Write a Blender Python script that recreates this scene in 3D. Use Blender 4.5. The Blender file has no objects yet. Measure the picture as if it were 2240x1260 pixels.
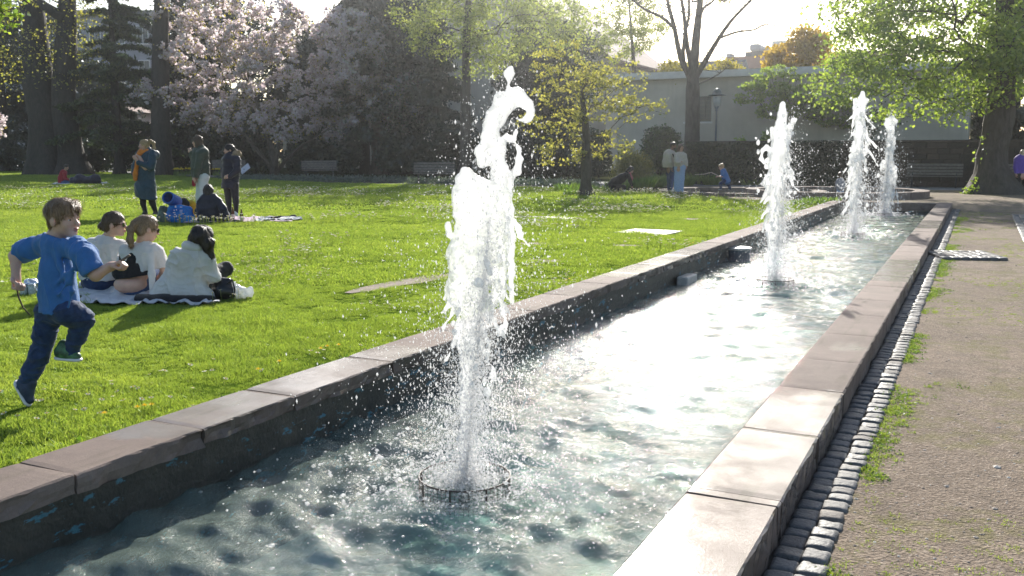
import bpy, bmesh, math, random
import numpy as np
from mathutils import Vector, Matrix
from mathutils.bvhtree import BVHTree

random.seed(7)
RNG = np.random.default_rng(7)
scene = bpy.context.scene
COL = scene.collection
R = math.radians

# ------------------------------------------------------------------ camera
CAM_H = 1.36
F_PX, CX, CY = 2048.0, 1120.0, 630.0
PITCH = math.atan(297 / 2048)
YAW = math.atan(1027 / 2069)
cam = bpy.data.cameras.new('camera')
cam_o = bpy.data.objects.new('camera', cam)
COL.objects.link(cam_o)
cam.sensor_width = 36.0
cam.lens = 36.0 * F_PX / 2240.0
cam.clip_start, cam.clip_end = 0.05, 3000
cam_o.location = (0, 0, CAM_H)
cam_o.rotation_euler = (R(90) - PITCH, 0, YAW)
scene.camera = cam_o
cam.dof.use_dof = True
cam.dof.focus_distance = 6.0
cam.dof.aperture_fstop = 8.0

# ------------------------------------------------------------------ light
SUN_EL, SUN_AZ = R(25), R(19)          # azimuth: degrees to the left of +Y
sun_dir = Vector((-math.sin(SUN_AZ) * math.cos(SUN_EL), math.cos(SUN_AZ) * math.cos(SUN_EL), math.sin(SUN_EL)))
sun = bpy.data.lights.new('sun', 'SUN')
sun.energy = 5.0
sun.angle = R(0.55)
sun.color = (1.0, 0.955, 0.87)
sun_o = bpy.data.objects.new('sun', sun)
COL.objects.link(sun_o)
sun_o.rotation_euler = sun_dir.to_track_quat('Z', 'Y').to_euler()
sun_o.location = (0, 0, 40)

world = bpy.data.worlds.new('World')
scene.world = world
world.use_nodes = True
wn = world.node_tree.nodes
wl = world.node_tree.links
wn.clear()
sky = wn.new('ShaderNodeTexSky')
sky.sky_type = 'NISHITA'
sky.sun_disc = False
sky.sun_elevation = SUN_EL
sky.sun_rotation = -SUN_AZ
sky.air_density, sky.dust_density, sky.ozone_density = 1.0, 1.2, 1.0
bg = wn.new('ShaderNodeBackground')
bg.inputs['Strength'].default_value = 0.10
wo = wn.new('ShaderNodeOutputWorld')
wl.new(sky.outputs[0], bg.inputs[0])
wl.new(bg.outputs[0], wo.inputs[0])

vs = scene.view_settings
vs.view_transform = 'Standard'
vs.look = 'None'
vs.gamma = 1.0
vs.use_curve_mapping = False
vs.exposure = 0.95
cy = scene.cycles
cy.use_denoising = True
cy.denoiser = 'OPENIMAGEDENOISE'
cy.max_bounces = 6
cy.diffuse_bounces = 3
cy.glossy_bounces = 3
cy.transmission_bounces = 4
cy.transparent_max_bounces = 10
cy.caustics_reflective = False
cy.caustics_refractive = False
cy.use_adaptive_sampling = True
cy.adaptive_threshold = 0.02
cy.sample_clamp_indirect = 6.0

# ------------------------------------------------------------------ pixel <-> place
def ray(u, v):
    cx, cyy = (u - CX) / F_PX, -(v - CY) / F_PX
    cp, sp = math.cos(PITCH), math.sin(PITCH)
    up, fw = cyy * cp - sp, cp + cyy * sp
    c, s = math.cos(YAW), math.sin(YAW)
    return Vector((cx * c - fw * s, cx * s + fw * c, up))
def at(u, v, z=0.0):
    d = ray(u, v)
    return d * ((z - CAM_H) / d.z) + Vector((0, 0, CAM_H))
FWD = Vector((-math.sin(YAW), math.cos(YAW), 0))
RGT = Vector((math.cos(YAW), math.sin(YAW), 0))
def atd(u, v, depth):
    d = ray(u, v)
    return d * (depth / d.dot(FWD)) + Vector((0, 0, CAM_H))
def atY(u, v, Y):
    d = ray(u, v)
    return d * (Y / d.y) + Vector((0, 0, CAM_H))

# ------------------------------------------------------------------ object helpers
def tag(o, label=None, cat=None, group=None, kind=None):
    if label: o['label'] = label
    if cat: o['category'] = cat
    if group: o['group'] = group
    if kind: o['kind'] = kind
    return o
def link(name, me, mat=None, parent=None, loc=None, rot=None, smooth=None):
    o = bpy.data.objects.new(name, me)
    COL.objects.link(o)
    if mat is not None and me is not None:
        for m in (mat if isinstance(mat, (list, tuple)) else [mat]):
            me.materials.append(m)
    if parent is not None: o.parent = parent
    if loc is not None: o.location = loc
    if rot is not None: o.rotation_euler = rot
    if smooth: me.shade_smooth()
    return o
def empty(name, loc=(0, 0, 0), rz=0.0):
    o = bpy.data.objects.new(name, None)
    COL.objects.link(o)
    o.empty_display_size = 0.2
    o.location = loc
    o.rotation_euler = (0, 0, rz)
    return o
def mesh_np(name, V, Q=None, T=None, smooth=False):
    """fast mesh from numpy: quads Q (n,4) and/or triangles T (n,3)"""
    me = bpy.data.meshes.new(name)
    V = np.asarray(V, np.float32)
    nq = 0 if Q is None else len(Q)
    nt = 0 if T is None else len(T)
    me.vertices.add(len(V)); me.vertices.foreach_set('co', V.ravel())
    idx, starts = [], []
    if nq:
        idx.append(np.asarray(Q, np.int32).ravel()); starts.append(np.arange(nq) * 4)
    if nt:
        idx.append(np.asarray(T, np.int32).ravel()); starts.append(nq * 4 + np.arange(nt) * 3)
    me.loops.add(nq * 4 + nt * 3)
    me.loops.foreach_set('vertex_index', np.concatenate(idx).astype(np.int32))
    me.polygons.add(nq + nt)
    me.polygons.foreach_set('loop_start', np.concatenate(starts).astype(np.int32))
    if smooth: me.polygons.foreach_set('use_smooth', np.ones(nq + nt, bool))
    me.update(calc_edges=True)
    return me

class MB:
    """collects simple shapes into one mesh"""
    def __init__(s): s.V, s.F, s.n = [], [], 0
    def add(s, V, F):
        V = [tuple(v) for v in V]
        s.V += V; s.F += [tuple(i + s.n for i in f) for f in F]; s.n += len(V)
        return s
    def box(s, x0, x1, y0, y1, z0, z1, M=None):
        V = [Vector((x, y, z)) for z in (z0, z1) for (x, y) in ((x0, y0), (x1, y0), (x1, y1), (x0, y1))]
        if M is not None: V = [M @ v for v in V]
        return s.add(V, [(3, 2, 1, 0), (4, 5, 6, 7), (0, 1, 5, 4), (1, 2, 6, 5), (2, 3, 7, 6), (3, 0, 4, 7)])
    def quad(s, a, b, c, d): return s.add([a, b, c, d], [(0, 1, 2, 3)])
    def tube(s, pts, rads, n=8, cap=True):
        pts = [Vector(p) for p in pts]
        if not hasattr(rads, '__len__'): rads = [rads] * len(pts)
        V, F = [], []
        prev = None
        for i, p in enumerate(pts):
            d = (pts[min(i + 1, len(pts) - 1)] - pts[max(i - 1, 0)])
            d = d.normalized() if d.length > 1e-9 else Vector((0, 0, 1))
            if prev is None:
                a = d.orthogonal().normalized()
            else:
                a = prev - d * prev.dot(d)
                a = a.normalized() if a.length > 1e-6 else d.orthogonal().normalized()
            prev = a
            b = d.cross(a)
            for k in range(n):
                t = 2 * math.pi * k / n
                V.append(p + (a * math.cos(t) + b * math.sin(t)) * rads[i])
        for i in range(len(pts) - 1):
            for k in range(n):
                k2 = (k + 1) % n
                F.append((i * n + k, i * n + k2, (i + 1) * n + k2, (i + 1) * n + k))
        if cap:
            F.append(tuple(range(n - 1, -1, -1)))
            F.append(tuple((len(pts) - 1) * n + k for k in range(n)))
        return s.add(V, F)
    def lathe(s, prof, n=20, c=(0, 0, 0)):
        c = Vector(c); V, F = [], []
        for r, z in prof:
            for k in range(n):
                t = 2 * math.pi * k / n
                V.append(c + Vector((r * math.cos(t), r * math.sin(t), z)))
        for i in range(len(prof) - 1):
            for k in range(n):
                k2 = (k + 1) % n
                F.append((i * n + k, i * n + k2, (i + 1) * n + k2, (i + 1) * n + k))
        F.append(tuple(range(n - 1, -1, -1)))
        F.append(tuple((len(prof) - 1) * n + k for k in range(n)))
        return s.add(V, F)
    def prism(s, poly, y0, y1):
        """polygon in x,z pushed along y"""
        n = len(poly)
        V = [(x, y0, z) for x, z in poly] + [(x, y1, z) for x, z in poly]
        F = [tuple(range(n)), tuple(range(2 * n - 1, n - 1, -1))] + [((i + 1) % n, i, n + i, n + (i + 1) % n) for i in range(n)]
        return s.add(V, F)
    def mesh(s, name, smooth=False, bevel=0.0, seg=1):
        me = bpy.data.meshes.new(name)
        me.from_pydata(s.V, [], s.F)
        me.update()
        if bevel:
            bm = bmesh.new(); bm.from_mesh(me)
            bmesh.ops.bevel(bm, geom=bm.edges[:], offset=bevel, segments=seg, affect='EDGES', clamp_overlap=True)
            bm.to_mesh(me); bm.free()
        bm = bmesh.new(); bm.from_mesh(me)
        bmesh.ops.recalc_face_normals(bm, faces=bm.faces[:]); bm.to_mesh(me); bm.free()
        if smooth: me.shade_smooth()
        return me
    def build(s, name, mat, parent=None, smooth=False, bevel=0.0, seg=1, loc=None, rot=None):
        return link(name, s.mesh(name, smooth, bevel, seg), mat, parent, loc, rot)

# ------------------------------------------------------------------ noise
def _hash(ix, iy, iz, seed):
    h = (ix.astype(np.int64) * 374761393 + iy.astype(np.int64) * 668265263 + iz.astype(np.int64) * 2147483647 + seed * 974634777) & 0xffffffff
    h = ((h ^ (h >> 13)) * 1274126177) & 0xffffffff
    h = ((h ^ (h >> 16)) * 2246822519) & 0xffffffff
    return ((h ^ (h >> 15)) & 0xffff).astype(np.float32) / 65535.0
def vnoise(x, y, z, seed=0):
    x, y, z = np.broadcast_arrays(np.asarray(x, np.float32), np.asarray(y, np.float32), np.asarray(z, np.float32))
    ix, iy, iz = np.floor(x), np.floor(y), np.floor(z)
    fx, fy, fz = x - ix, y - iy, z - iz
    fx, fy, fz = fx * fx * (3 - 2 * fx), fy * fy * (3 - 2 * fy), fz * fz * (3 - 2 * fz)
    o = 0
    for dx in (0, 1):
        for dy in (0, 1):
            for dz in (0, 1):
                w = (fx if dx else 1 - fx) * (fy if dy else 1 - fy) * (fz if dz else 1 - fz)
                o = o + w * _hash(ix + dx, iy + dy, iz + dz, seed)
    return o * 2 - 1
def fbm(x, y, z, seed=0, oct=3):
    o, a = 0, 1.0
    for i in range(oct):
        o = o + a * vnoise(x * 2 ** i, y * 2 ** i, z * 2 ** i, seed + i); a *= 0.5
    return o

# ------------------------------------------------------------------ implicit surfaces (bodies, water, boulders)
class SDF:
    def __init__(s, lo, hi, h):
        s.lo, s.h = np.array(lo, np.float32), h
        s.n = np.maximum(2, np.ceil((np.array(hi) - s.lo) / h).astype(int) + 1)
        s.f = np.full(s.n, 1e3, np.float32)
        s.ax = [s.lo[i] + h * np.arange(s.n[i], dtype=np.float32) for i in range(3)]
    def _sl(s, lo, hi, m):
        a = np.clip(np.floor((np.array(lo) - m - s.lo) / s.h).astype(int), 0, s.n)
        b = np.clip(np.ceil((np.array(hi) + m - s.lo) / s.h).astype(int) + 1, 0, s.n)
        sl = tuple(slice(a[i], b[i]) for i in range(3))
        X = s.ax[0][sl[0]][:, None, None]; Y = s.ax[1][sl[1]][None, :, None]; Z = s.ax[2][sl[2]][None, None, :]
        return sl, X, Y, Z
    def _min(s, sl, d, k):
        g = s.f[sl]
        if k > 0:
            h = np.maximum(k - np.abs(g - d), 0) / k
            s.f[sl] = np.minimum(g, d) - h * h * k * 0.25
        else:
            s.f[sl] = np.minimum(g, d)
    def cap(s, a, b, ra, rb=None, k=0.02, sub=False, flat=None):
        """tapered capsule; flat=(axis vector, factor) squashes the section along that axis"""
        rb = ra if rb is None else rb
        a, b = np.array(a, np.float32), np.array(b, np.float32)
        r = max(ra, rb); m = r + k + s.h * 3
        sl, X, Y, Z = s._sl(np.minimum(a, b), np.maximum(a, b), m)
        d = b - a; L2 = float((d * d).sum()) + 1e-12
        px, py, pz = X - a[0], Y - a[1], Z - a[2]
        t = np.clip((px * d[0] + py * d[1] + pz * d[2]) / L2, 0, 1)
        qx, qy, qz = px - t * d[0], py - t * d[1], pz - t * d[2]
        if flat is not None:
            ax = np.array(flat[0], np.float32); ax = ax / np.linalg.norm(ax)
            w = (qx * ax[0] + qy * ax[1] + qz * ax[2]) * (1 / flat[1] - 1)
            qx, qy, qz = qx + w * ax[0], qy + w * ax[1], qz + w * ax[2]
        q = np.sqrt(qx * qx + qy * qy + qz * qz) - (ra + t * (rb - ra))
        if sub: s.f[sl] = np.maximum(s.f[sl], -q)
        else: s._min(sl, q, k)
        return s
    def ell(s, c, r, M=None, k=0.02, sub=False):
        c = np.array(c, np.float32); r = np.array(r, np.float32)
        R_ = np.eye(3, dtype=np.float32) if M is None else np.array(M.to_3x3(), np.float32)
        rm = float(r.max()); sl, X, Y, Z = s._sl(c, c, rm + k + s.h * 3)
        px, py, pz = X - c[0], Y - c[1], Z - c[2]
        l = [(px * R_[0, i] + py * R_[1, i] + pz * R_[2, i]) / r[i] for i in range(3)]
        m = np.sqrt(l[0] ** 2 + l[1] ** 2 + l[2] ** 2)
        d = (m - 1) * float(r.min())
        if sub: s.f[sl] = np.maximum(s.f[sl], -d)
        else: s._min(sl, d, k)
        return s
    def chain(s, pts, rads, k=0.02, flat=None):
        for i in range(len(pts) - 1): s.cap(pts[i], pts[i + 1], rads[i], rads[i + 1], k, flat=flat)
        return s
    def cut(s, p, n):
        """keep the side that n points away from"""
        n = np.array(n, np.float32); n = n / np.linalg.norm(n)
        d = (s.ax[0] - p[0])[:, None, None] * n[0] + (s.ax[1] - p[1])[None, :, None] * n[1] + (s.ax[2] - p[2])[None, None, :] * n[2]
        s.f = np.maximum(s.f, d)
        return s
    def cutl(s, p, n, rad):
        """local cut: only inside a ball, for one cuff of a garment"""
        p = np.array(p, np.float32); n = np.array(n, np.float32); n = n / np.linalg.norm(n)
        sl, X, Y, Z = s._sl(p, p, rad)
        d = (X - p[0]) * n[0] + (Y - p[1]) * n[1] + (Z - p[2]) * n[2]
        inb = ((X - p[0]) ** 2 + (Y - p[1]) ** 2 + (Z - p[2]) ** 2) < rad * rad
        g = s.f[sl]; s.f[sl] = np.where(inb, np.maximum(g, d), g)
        return s
    def noise(s, amp, scale, seed=0, sq=(1, 1, 1), oct=2):
        m = np.abs(s.f) < amp * 3 + 2 * s.h
        i, j, k_ = np.nonzero(m)
        s.f[i, j, k_] += amp * fbm(s.ax[0][i] * scale * sq[0], s.ax[1][j] * scale * sq[1], s.ax[2][k_] * scale * sq[2], seed, oct)
        return s
    def folds(s, amp, scale, seed=0, sq=(1, 1, 1)):
        """ridged noise: cloth creases"""
        m = np.abs(s.f) < amp * 3 + 2 * s.h
        i, j, k_ = np.nonzero(m); x, y, z = s.ax[0][i] * scale * sq[0], s.ax[1][j] * scale * sq[1], s.ax[2][k_] * scale * sq[2]
        w = 1.2 * vnoise(x * .5, y * .5, z * .5, seed + 7)
        s.f[i, j, k_] += amp * (.45 - (1 - np.abs(vnoise(x + w, y + w, z + w, seed))) ** 3 + .35 * np.abs(vnoise(x * 2.3, y * 2.3, z * 2.3, seed + 1)))
        return s
    def mesh(s, name, smooth=True):
        f = s.f.copy()
        f[0], f[-1] = np.maximum(f[0], s.h), np.maximum(f[-1], s.h)
        f[:, 0], f[:, -1] = np.maximum(f[:, 0], s.h), np.maximum(f[:, -1], s.h)
        f[:, :, 0], f[:, :, -1] = np.maximum(f[:, :, 0], s.h), np.maximum(f[:, :, -1], s.h)
        nx, ny, nz = f.shape
        ins = f < 0
        c = np.zeros((nx - 1, ny - 1, nz - 1), np.uint8)
        for dx in (0, 1):
            for dy in (0, 1):
                for dz in (0, 1):
                    c += ins[dx:nx - 1 + dx, dy:ny - 1 + dy, dz:nz - 1 + dz]
        act = (c > 0) & (c < 8)
        ci, cj, ck = np.nonzero(act)
        ids = np.full(c.shape, -1, np.int32); ids[ci, cj, ck] = np.arange(len(ci))
        P = np.zeros((len(ci), 3), np.float32); N = np.zeros(len(ci), np.float32)
        corners = [(x, y, z) for x in (0, 1) for y in (0, 1) for z in (0, 1)]
        for a in corners:
            for b in corners:
                dlt = [b[q] - a[q] for q in range(3)]
                if sum(dlt) == 1 and min(dlt) == 0:
                    fa = f[ci + a[0], cj + a[1], ck + a[2]]; fb = f[ci + b[0], cj + b[1], ck + b[2]]
                    m = (fa < 0) != (fb < 0)
                    den = np.where(m, fa - fb, 1); t = np.where(m, fa / den, 0)
                    for q in range(3): P[:, q] += m * (a[q] + t * dlt[q])
                    N += m
        P /= np.maximum(N, 1)[:, None]
        V = np.stack([s.lo[0] + s.h * (ci + P[:, 0]), s.lo[1] + s.h * (cj + P[:, 1]), s.lo[2] + s.h * (ck + P[:, 2])], 1)
        Q = []
        for ax in range(3):
            o1, o2 = (ax + 1) % 3, (ax + 2) % 3
            sh = [0, 0, 0]; sh[ax] = 1
            A = f[:nx - 1 if ax == 0 else nx, :ny - 1 if ax == 1 else ny, :nz - 1 if ax == 2 else nz]
            B = f[sh[0]:, sh[1]:, sh[2]:]
            m = (A < 0) != (B < 0)
            I = np.stack(np.nonzero(m), 1)
            ok = (I[:, o1] > 0) & (I[:, o2] > 0) & (I[:, o1] < f.shape[o1] - 1) & (I[:, o2] < f.shape[o2] - 1)
            I = I[ok]
            flip = A[I[:, 0], I[:, 1], I[:, 2]] < 0
            def cid(d1, d2):
                J = I.copy(); J[:, o1] -= d1; J[:, o2] -= d2
                return ids[J[:, 0], J[:, 1], J[:, 2]]
            q = np.stack([cid(1, 1), cid(0, 1), cid(0, 0), cid(1, 0)], 1)
            q[~flip] = q[~flip][:, ::-1]
            Q.append(q)
        Q = np.concatenate(Q)
        Q = Q[(Q >= 0).all(1)]
        return mesh_np(name, V, Q, smooth=smooth)

# ------------------------------------------------------------------ materials
def srgb(r, g, b):
    f = lambda c: (c / 255 / 12.92) if c / 255 <= 0.04045 else ((c / 255 + 0.055) / 1.055) ** 2.4
    return (f(r), f(g), f(b))
class NT:
    def __init__(s, name):
        s.m = bpy.data.materials.new(name); s.m.use_nodes = True
        s.t = s.m.node_tree; s.t.nodes.clear()
        s.out = s.n('ShaderNodeOutputMaterial')
    def n(s, typ, **kw):
        nd = s.t.nodes.new(typ)
        for k, v in kw.items():
            if k in nd.inputs.keys() if isinstance(k, str) else False: nd.inputs[k].default_value = v
            else: setattr(nd, k, v)
        return nd
    def l(s, a, b): s.t.links.new(a, b)
    def coord(s, kind='Object', scale=(1, 1, 1)):
        tc = s.n('ShaderNodeTexCoord'); mp = s.n('ShaderNodeMapping')
        mp.inputs['Scale'].default_value = scale
        s.l(tc.outputs[kind], mp.inputs[0]); return mp.outputs[0]
    def pos(s, scale=(1, 1, 1)):
        g = s.n('ShaderNodeNewGeometry'); mp = s.n('ShaderNodeMapping')
        mp.inputs['Scale'].default_value = scale
        s.l(g.outputs['Position'], mp.inputs[0]); return mp.outputs[0]
    def noise(s, vec, scale, detail=4, rough=0.55, dist=0.0):
        nd = s.n('ShaderNodeTexNoise'); s.l(vec, nd.inputs['Vector'])
        nd.inputs['Scale'].default_value = scale; nd.inputs['Detail'].default_value = detail
        nd.inputs['Roughness'].default_value = rough; nd.inputs['Distortion'].default_value = dist
        return nd.outputs[0]
    def ramp(s, fac, stops, interp='LINEAR'):
        nd = s.n('ShaderNodeValToRGB'); nd.color_ramp.interpolation = interp
        el = nd.color_ramp.elements
        while len(el) < len(stops): el.new(0.5)
        for e, (p, c) in zip(el, stops):
            e.position = p; e.color = (c[0], c[1], c[2], 1) if hasattr(c, '__len__') else (c, c, c, 1)
        s.l(fac, nd.inputs[0]); return nd.outputs[0]
    def mix(s, fac, a, b, mode='MIX'):
        nd = s.n('ShaderNodeMix', data_type='RGBA', blend_type=mode)
        for sock, v in ((nd.inputs[0], fac), (nd.inputs[6], a), (nd.inputs[7], b)):
            if hasattr(v, 'is_linked') or isinstance(v, bpy.types.NodeSocket): s.l(v, sock)
            elif hasattr(v, '__len__'): sock.default_value = (v[0], v[1], v[2], 1)
            else: sock.default_value = v
        return nd.outputs[2]
    def math(s, op, a, b=None):
        nd = s.n('ShaderNodeMath', operation=op)
        for i, v in enumerate((a, b)):
            if v is None: continue
            if isinstance(v, bpy.types.NodeSocket): s.l(v, nd.inputs[i])
            else: nd.inputs[i].default_value = v
        return nd.outputs[0]
    def bump(s, h, strength=0.3, dist=0.01):
        nd = s.n('ShaderNodeBump'); nd.inputs['Strength'].default_value = strength; nd.inputs['Distance'].default_value = dist
        s.l(h, nd.inputs['Height']); return nd.outputs[0]
    def bsdf(s, color=None, rough=0.6, normal=None, **kw):
        b = s.n('ShaderNodeBsdfPrincipled')
        for k, v in (('Base Color', color), ('Roughness', rough), ('Normal', normal)):
            if v is None: continue
            if isinstance(v, bpy.types.NodeSocket): s.l(v, b.inputs[k])
            elif hasattr(v, '__len__'): b.inputs[k].default_value = (v[0], v[1], v[2], 1)
            else: b.inputs[k].default_value = v
        for k, v in kw.items():
            k = k.replace('_', ' ')
            if isinstance(v, bpy.types.NodeSocket): s.l(v, b.inputs[k])
            else: b.inputs[k].default_value = v
        return b.outputs[0]
    def done(s, shader, disp=None):
        s.l(shader, s.out.inputs['Surface']); return s.m
    def mixsh(s, fac, a, b):
        nd = s.n('ShaderNodeMixShader')
        if isinstance(fac, bpy.types.NodeSocket): s.l(fac, nd.inputs[0])
        else: nd.inputs[0].default_value = fac
        s.l(a, nd.inputs[1]); s.l(b, nd.inputs[2]); return nd.outputs[0]

def simple(name, col, rough=0.6, var=0.15, scale=8.0, bump=0.0, bscale=60.0, **kw):
    t = NT(name); p = t.coord()
    nz = t.noise(p, scale, 4)
    dark = tuple(c * (1 - var) for c in col); lite = tuple(min(1, c * (1 + var)) for c in col)
    c = t.ramp(nz, [(0.3, dark), (0.7, lite)])
    nrm = t.bump(t.noise(p, bscale, 3), bump, 0.01) if bump else None
    return t.done(t.bsdf(c, rough, nrm, **kw))
def leafmat(name, cols, trans=0.5, rough=0.5, gloss=0.06, tint=(1.25, 1.25, 0.75)):
    """leaves: colour differs leaf by leaf, thin and translucent"""
    t = NT(name)
    g = t.n('ShaderNodeNewGeometry')
    st = [(i / max(1, len(cols) - 1), c) for i, c in enumerate(cols)]
    c = t.ramp(g.outputs['Random Per Island'], st)
    d = t.n('ShaderNodeBsdfDiffuse'); t.l(c, d.inputs[0])
    tr = t.n('ShaderNodeBsdfTranslucent')
    tc = t.mix(1.0, c, tint, 'MULTIPLY'); t.l(tc, tr.inputs[0])
    s = t.mixsh(trans, d.outputs[0], tr.outputs[0])
    if gloss:
        gl = t.n('ShaderNodeBsdfGlossy'); gl.inputs['Roughness'].default_value = rough
        gl.inputs[0].default_value = (0.9, 0.95, 1, 1)
        s = t.mixsh(gloss, s, gl.outputs[0])
    return t.done(s)
# ================================================================== the setting: ground, lawn, path, basin
Z_TOP, Z_WATER = 0.14, -0.13
XR_IN, XR_OUT, XL_IN, XL_OUT = -0.887, -0.553, -3.03, -3.36
Y_NEAR, Y_END = -0.6, 24.9
JETS = [(-1.985, 3.52), (-2.02, 10.85), (-1.99, 17.9), (-2.0, 23.9)]
COB_X1 = -0.375                       # outer edge of the cobbled gutter

# --- ground (earth under everything, reaches the horizon)
def ground_mat():
    t = NT('earth'); p = t.pos()
    c = t.ramp(t.noise(p, 0.15, 6), [(0.3, (0.035, 0.045, 0.02)), (0.7, (0.06, 0.065, 0.03))])
    return t.done(t.bsdf(c, 0.95, t.bump(t.noise(p, 12, 4), 0.3, 0.03), Specular_IOR_Level=0.0))
m_earth = ground_mat()
# sheet with a hole for the basins is simpler as four strips
def sheet(name, polys, z, mat):
    mb = MB()
    for P in polys: mb.add([(x, y, z) for x, y in P], [tuple(range(len(P)))])
    return mb.build(name, mat)

# --- lawn
LAWN = [(-3.36, Y_NEAR - 4), (-3.36, Y_END), (-4.2, Y_END + 1.2)]
far_edge = [at(1445, 424), at(1340, 417), at(1250, 412), at(1120, 408), at(950, 405.5), at(800, 402), at(640, 397.5), at(540, 393), at(420, 388), at(300, 381), at(190, 377), at(100, 376), at(0, 372)]
LAWN += [(p.x, p.y) for p in far_edge]
LAWN += [(-75, 30), (-40, -5)]
def lawn_mat():
    t = NT('lawn_turf'); p = t.pos()
    n1 = t.noise(p, 0.8, 5); n2 = t.noise(p, 14, 5)
    c = t.ramp(t.math('ADD', t.math('MULTIPLY', n1, 0.5), t.math('MULTIPLY', n2, 0.5)),
               [(0.3, (0.045, 0.075, 0.012)), (0.5, (0.08, 0.13, 0.016)), (0.7, (0.14, 0.19, 0.03))])
    return t.done(t.bsdf(c, 0.95, t.bump(t.noise(p, 60, 4), 0.9, 0.03), Specular_IOR_Level=0.0))
m_lawn = lawn_mat()
E_ = 420.0
sheet('ground', [[(-E_, -E_), (E_, -E_), (E_, Y_NEAR), (-E_, Y_NEAR)],
                 [(-E_, Y_NEAR), (XL_OUT + .02, Y_NEAR), (XL_OUT + .02, Y_END + .2), (-E_, Y_END + .2)],
                 [(XR_OUT - .02, Y_NEAR), (E_, Y_NEAR), (E_, Y_END + .2), (XR_OUT - .02, Y_END + .2)],
                 [(-E_, Y_END + .2), (E_, Y_END + .2), (E_, E_), (-E_, E_)]], -0.012, m_earth)['kind'] = 'structure'
from mathutils.geometry import tessellate_polygon
def polysheet(name, P, z, mat, dx=None):
    V = [Vector((x, y, z)) for x, y in P]
    T = tessellate_polygon([V])
    return MB().add(V, T).build(name, mat)
lawn = polysheet('lawn', LAWN, 0.0, m_lawn); lawn['kind'] = 'structure'

# --- gravel path on the other side, and the open gravel at the far end
def gravel_mat():
    t = NT('gravel_path'); p = t.pos()
    big = t.noise(p, 0.55, 5, 0.6); fine = t.noise(p, 55, 5, 0.7); mid = t.noise(p, 5, 5, 0.6)
    vo = t.n('ShaderNodeTexVoronoi'); vo.inputs['Scale'].default_value = 85; t.l(p, vo.inputs['Vector'])
    grit = t.ramp(vo.outputs['Color'], [(0.0, (0.10, 0.076, 0.056)), (0.5, (0.225, 0.172, 0.128)), (0.85, (0.34, 0.275, 0.215)), (1, (0.52, 0.46, 0.39))])
    base = t.ramp(big, [(0.3, (0.15, 0.112, 0.082)), (0.7, (0.31, 0.24, 0.178))])
    c = t.mix(0.55, base, grit)
    c = t.mix(t.ramp(mid, [(0.45, 0.0), (0.75, 0.5)]), c, (0.085, 0.067, 0.052))
    moss = t.ramp(t.math('MULTIPLY', t.noise(p, 1.3, 6, 0.65), t.math('ADD', t.noise(p, 9, 4), 0.45)), [(0.47, 0.0), (0.62, 0.5)])
    c = t.mix(moss, c, (0.14, 0.135, 0.035))
    h = t.math('ADD', t.math('MULTIPLY', vo.outputs['Distance'], 0.6), fine)
    return t.done(t.bsdf(c, 0.95, t.bump(h, 0.8, 0.012), Specular_IOR_Level=0.15))
m_gravel = gravel_mat()
far_l = at(1640, 447)
PATH = [(COB_X1 - 0.03, Y_NEAR - 4), (14, Y_NEAR - 4), (40, 30), (40, 42), (-3, 40.5), (-14.5, 40.5), (-11.5, 36.5), (-9.2, 33.2), (-7.5, 28), (-4.6, Y_END + .7), (-3.3, Y_END + .1), (COB_X1 - .03, Y_END + .1)]
path = polysheet('path', PATH, 0.001, m_gravel); path['kind'] = 'structure'
# pale asphalt walk along the foot of the far wall
m_asph = simple('pale_asphalt', (0.20, 0.20, 0.205), 0.8, 0.15, 1.5, 0.3, 40)
def walk_mat():
    t = NT('pale_walk'); p = t.pos()
    c = t.ramp(t.noise(p, 1.2, 5), [(0.3, (0.15, 0.148, 0.145)), (0.7, (0.24, 0.235, 0.23))])
    return t.done(t.bsdf(c, 0.85, t.bump(t.noise(p, 30, 4), 0.4, 0.01)))
m_walk = walk_mat()
w = polysheet('footpath', [(-30, 38.4), (40, 36.2), (40, 39.8), (-30, 41.4)], 0.005, m_walk); w['kind'] = 'structure'
# path that runs behind the flower bed on the left
bl = [at(0, 366), at(190, 371), at(480, 384), at(900, 390), at(1250, 396), at(1340, 404)]
fr = [at(1340, 410), at(1250, 401), at(900, 394.5), at(480, 388.5), at(190, 374), at(0, 368.5)]
w = polysheet('garden_path', [(p.x, p.y) for p in bl + fr], 0.004, m_walk); w['kind'] = 'structure'

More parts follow.
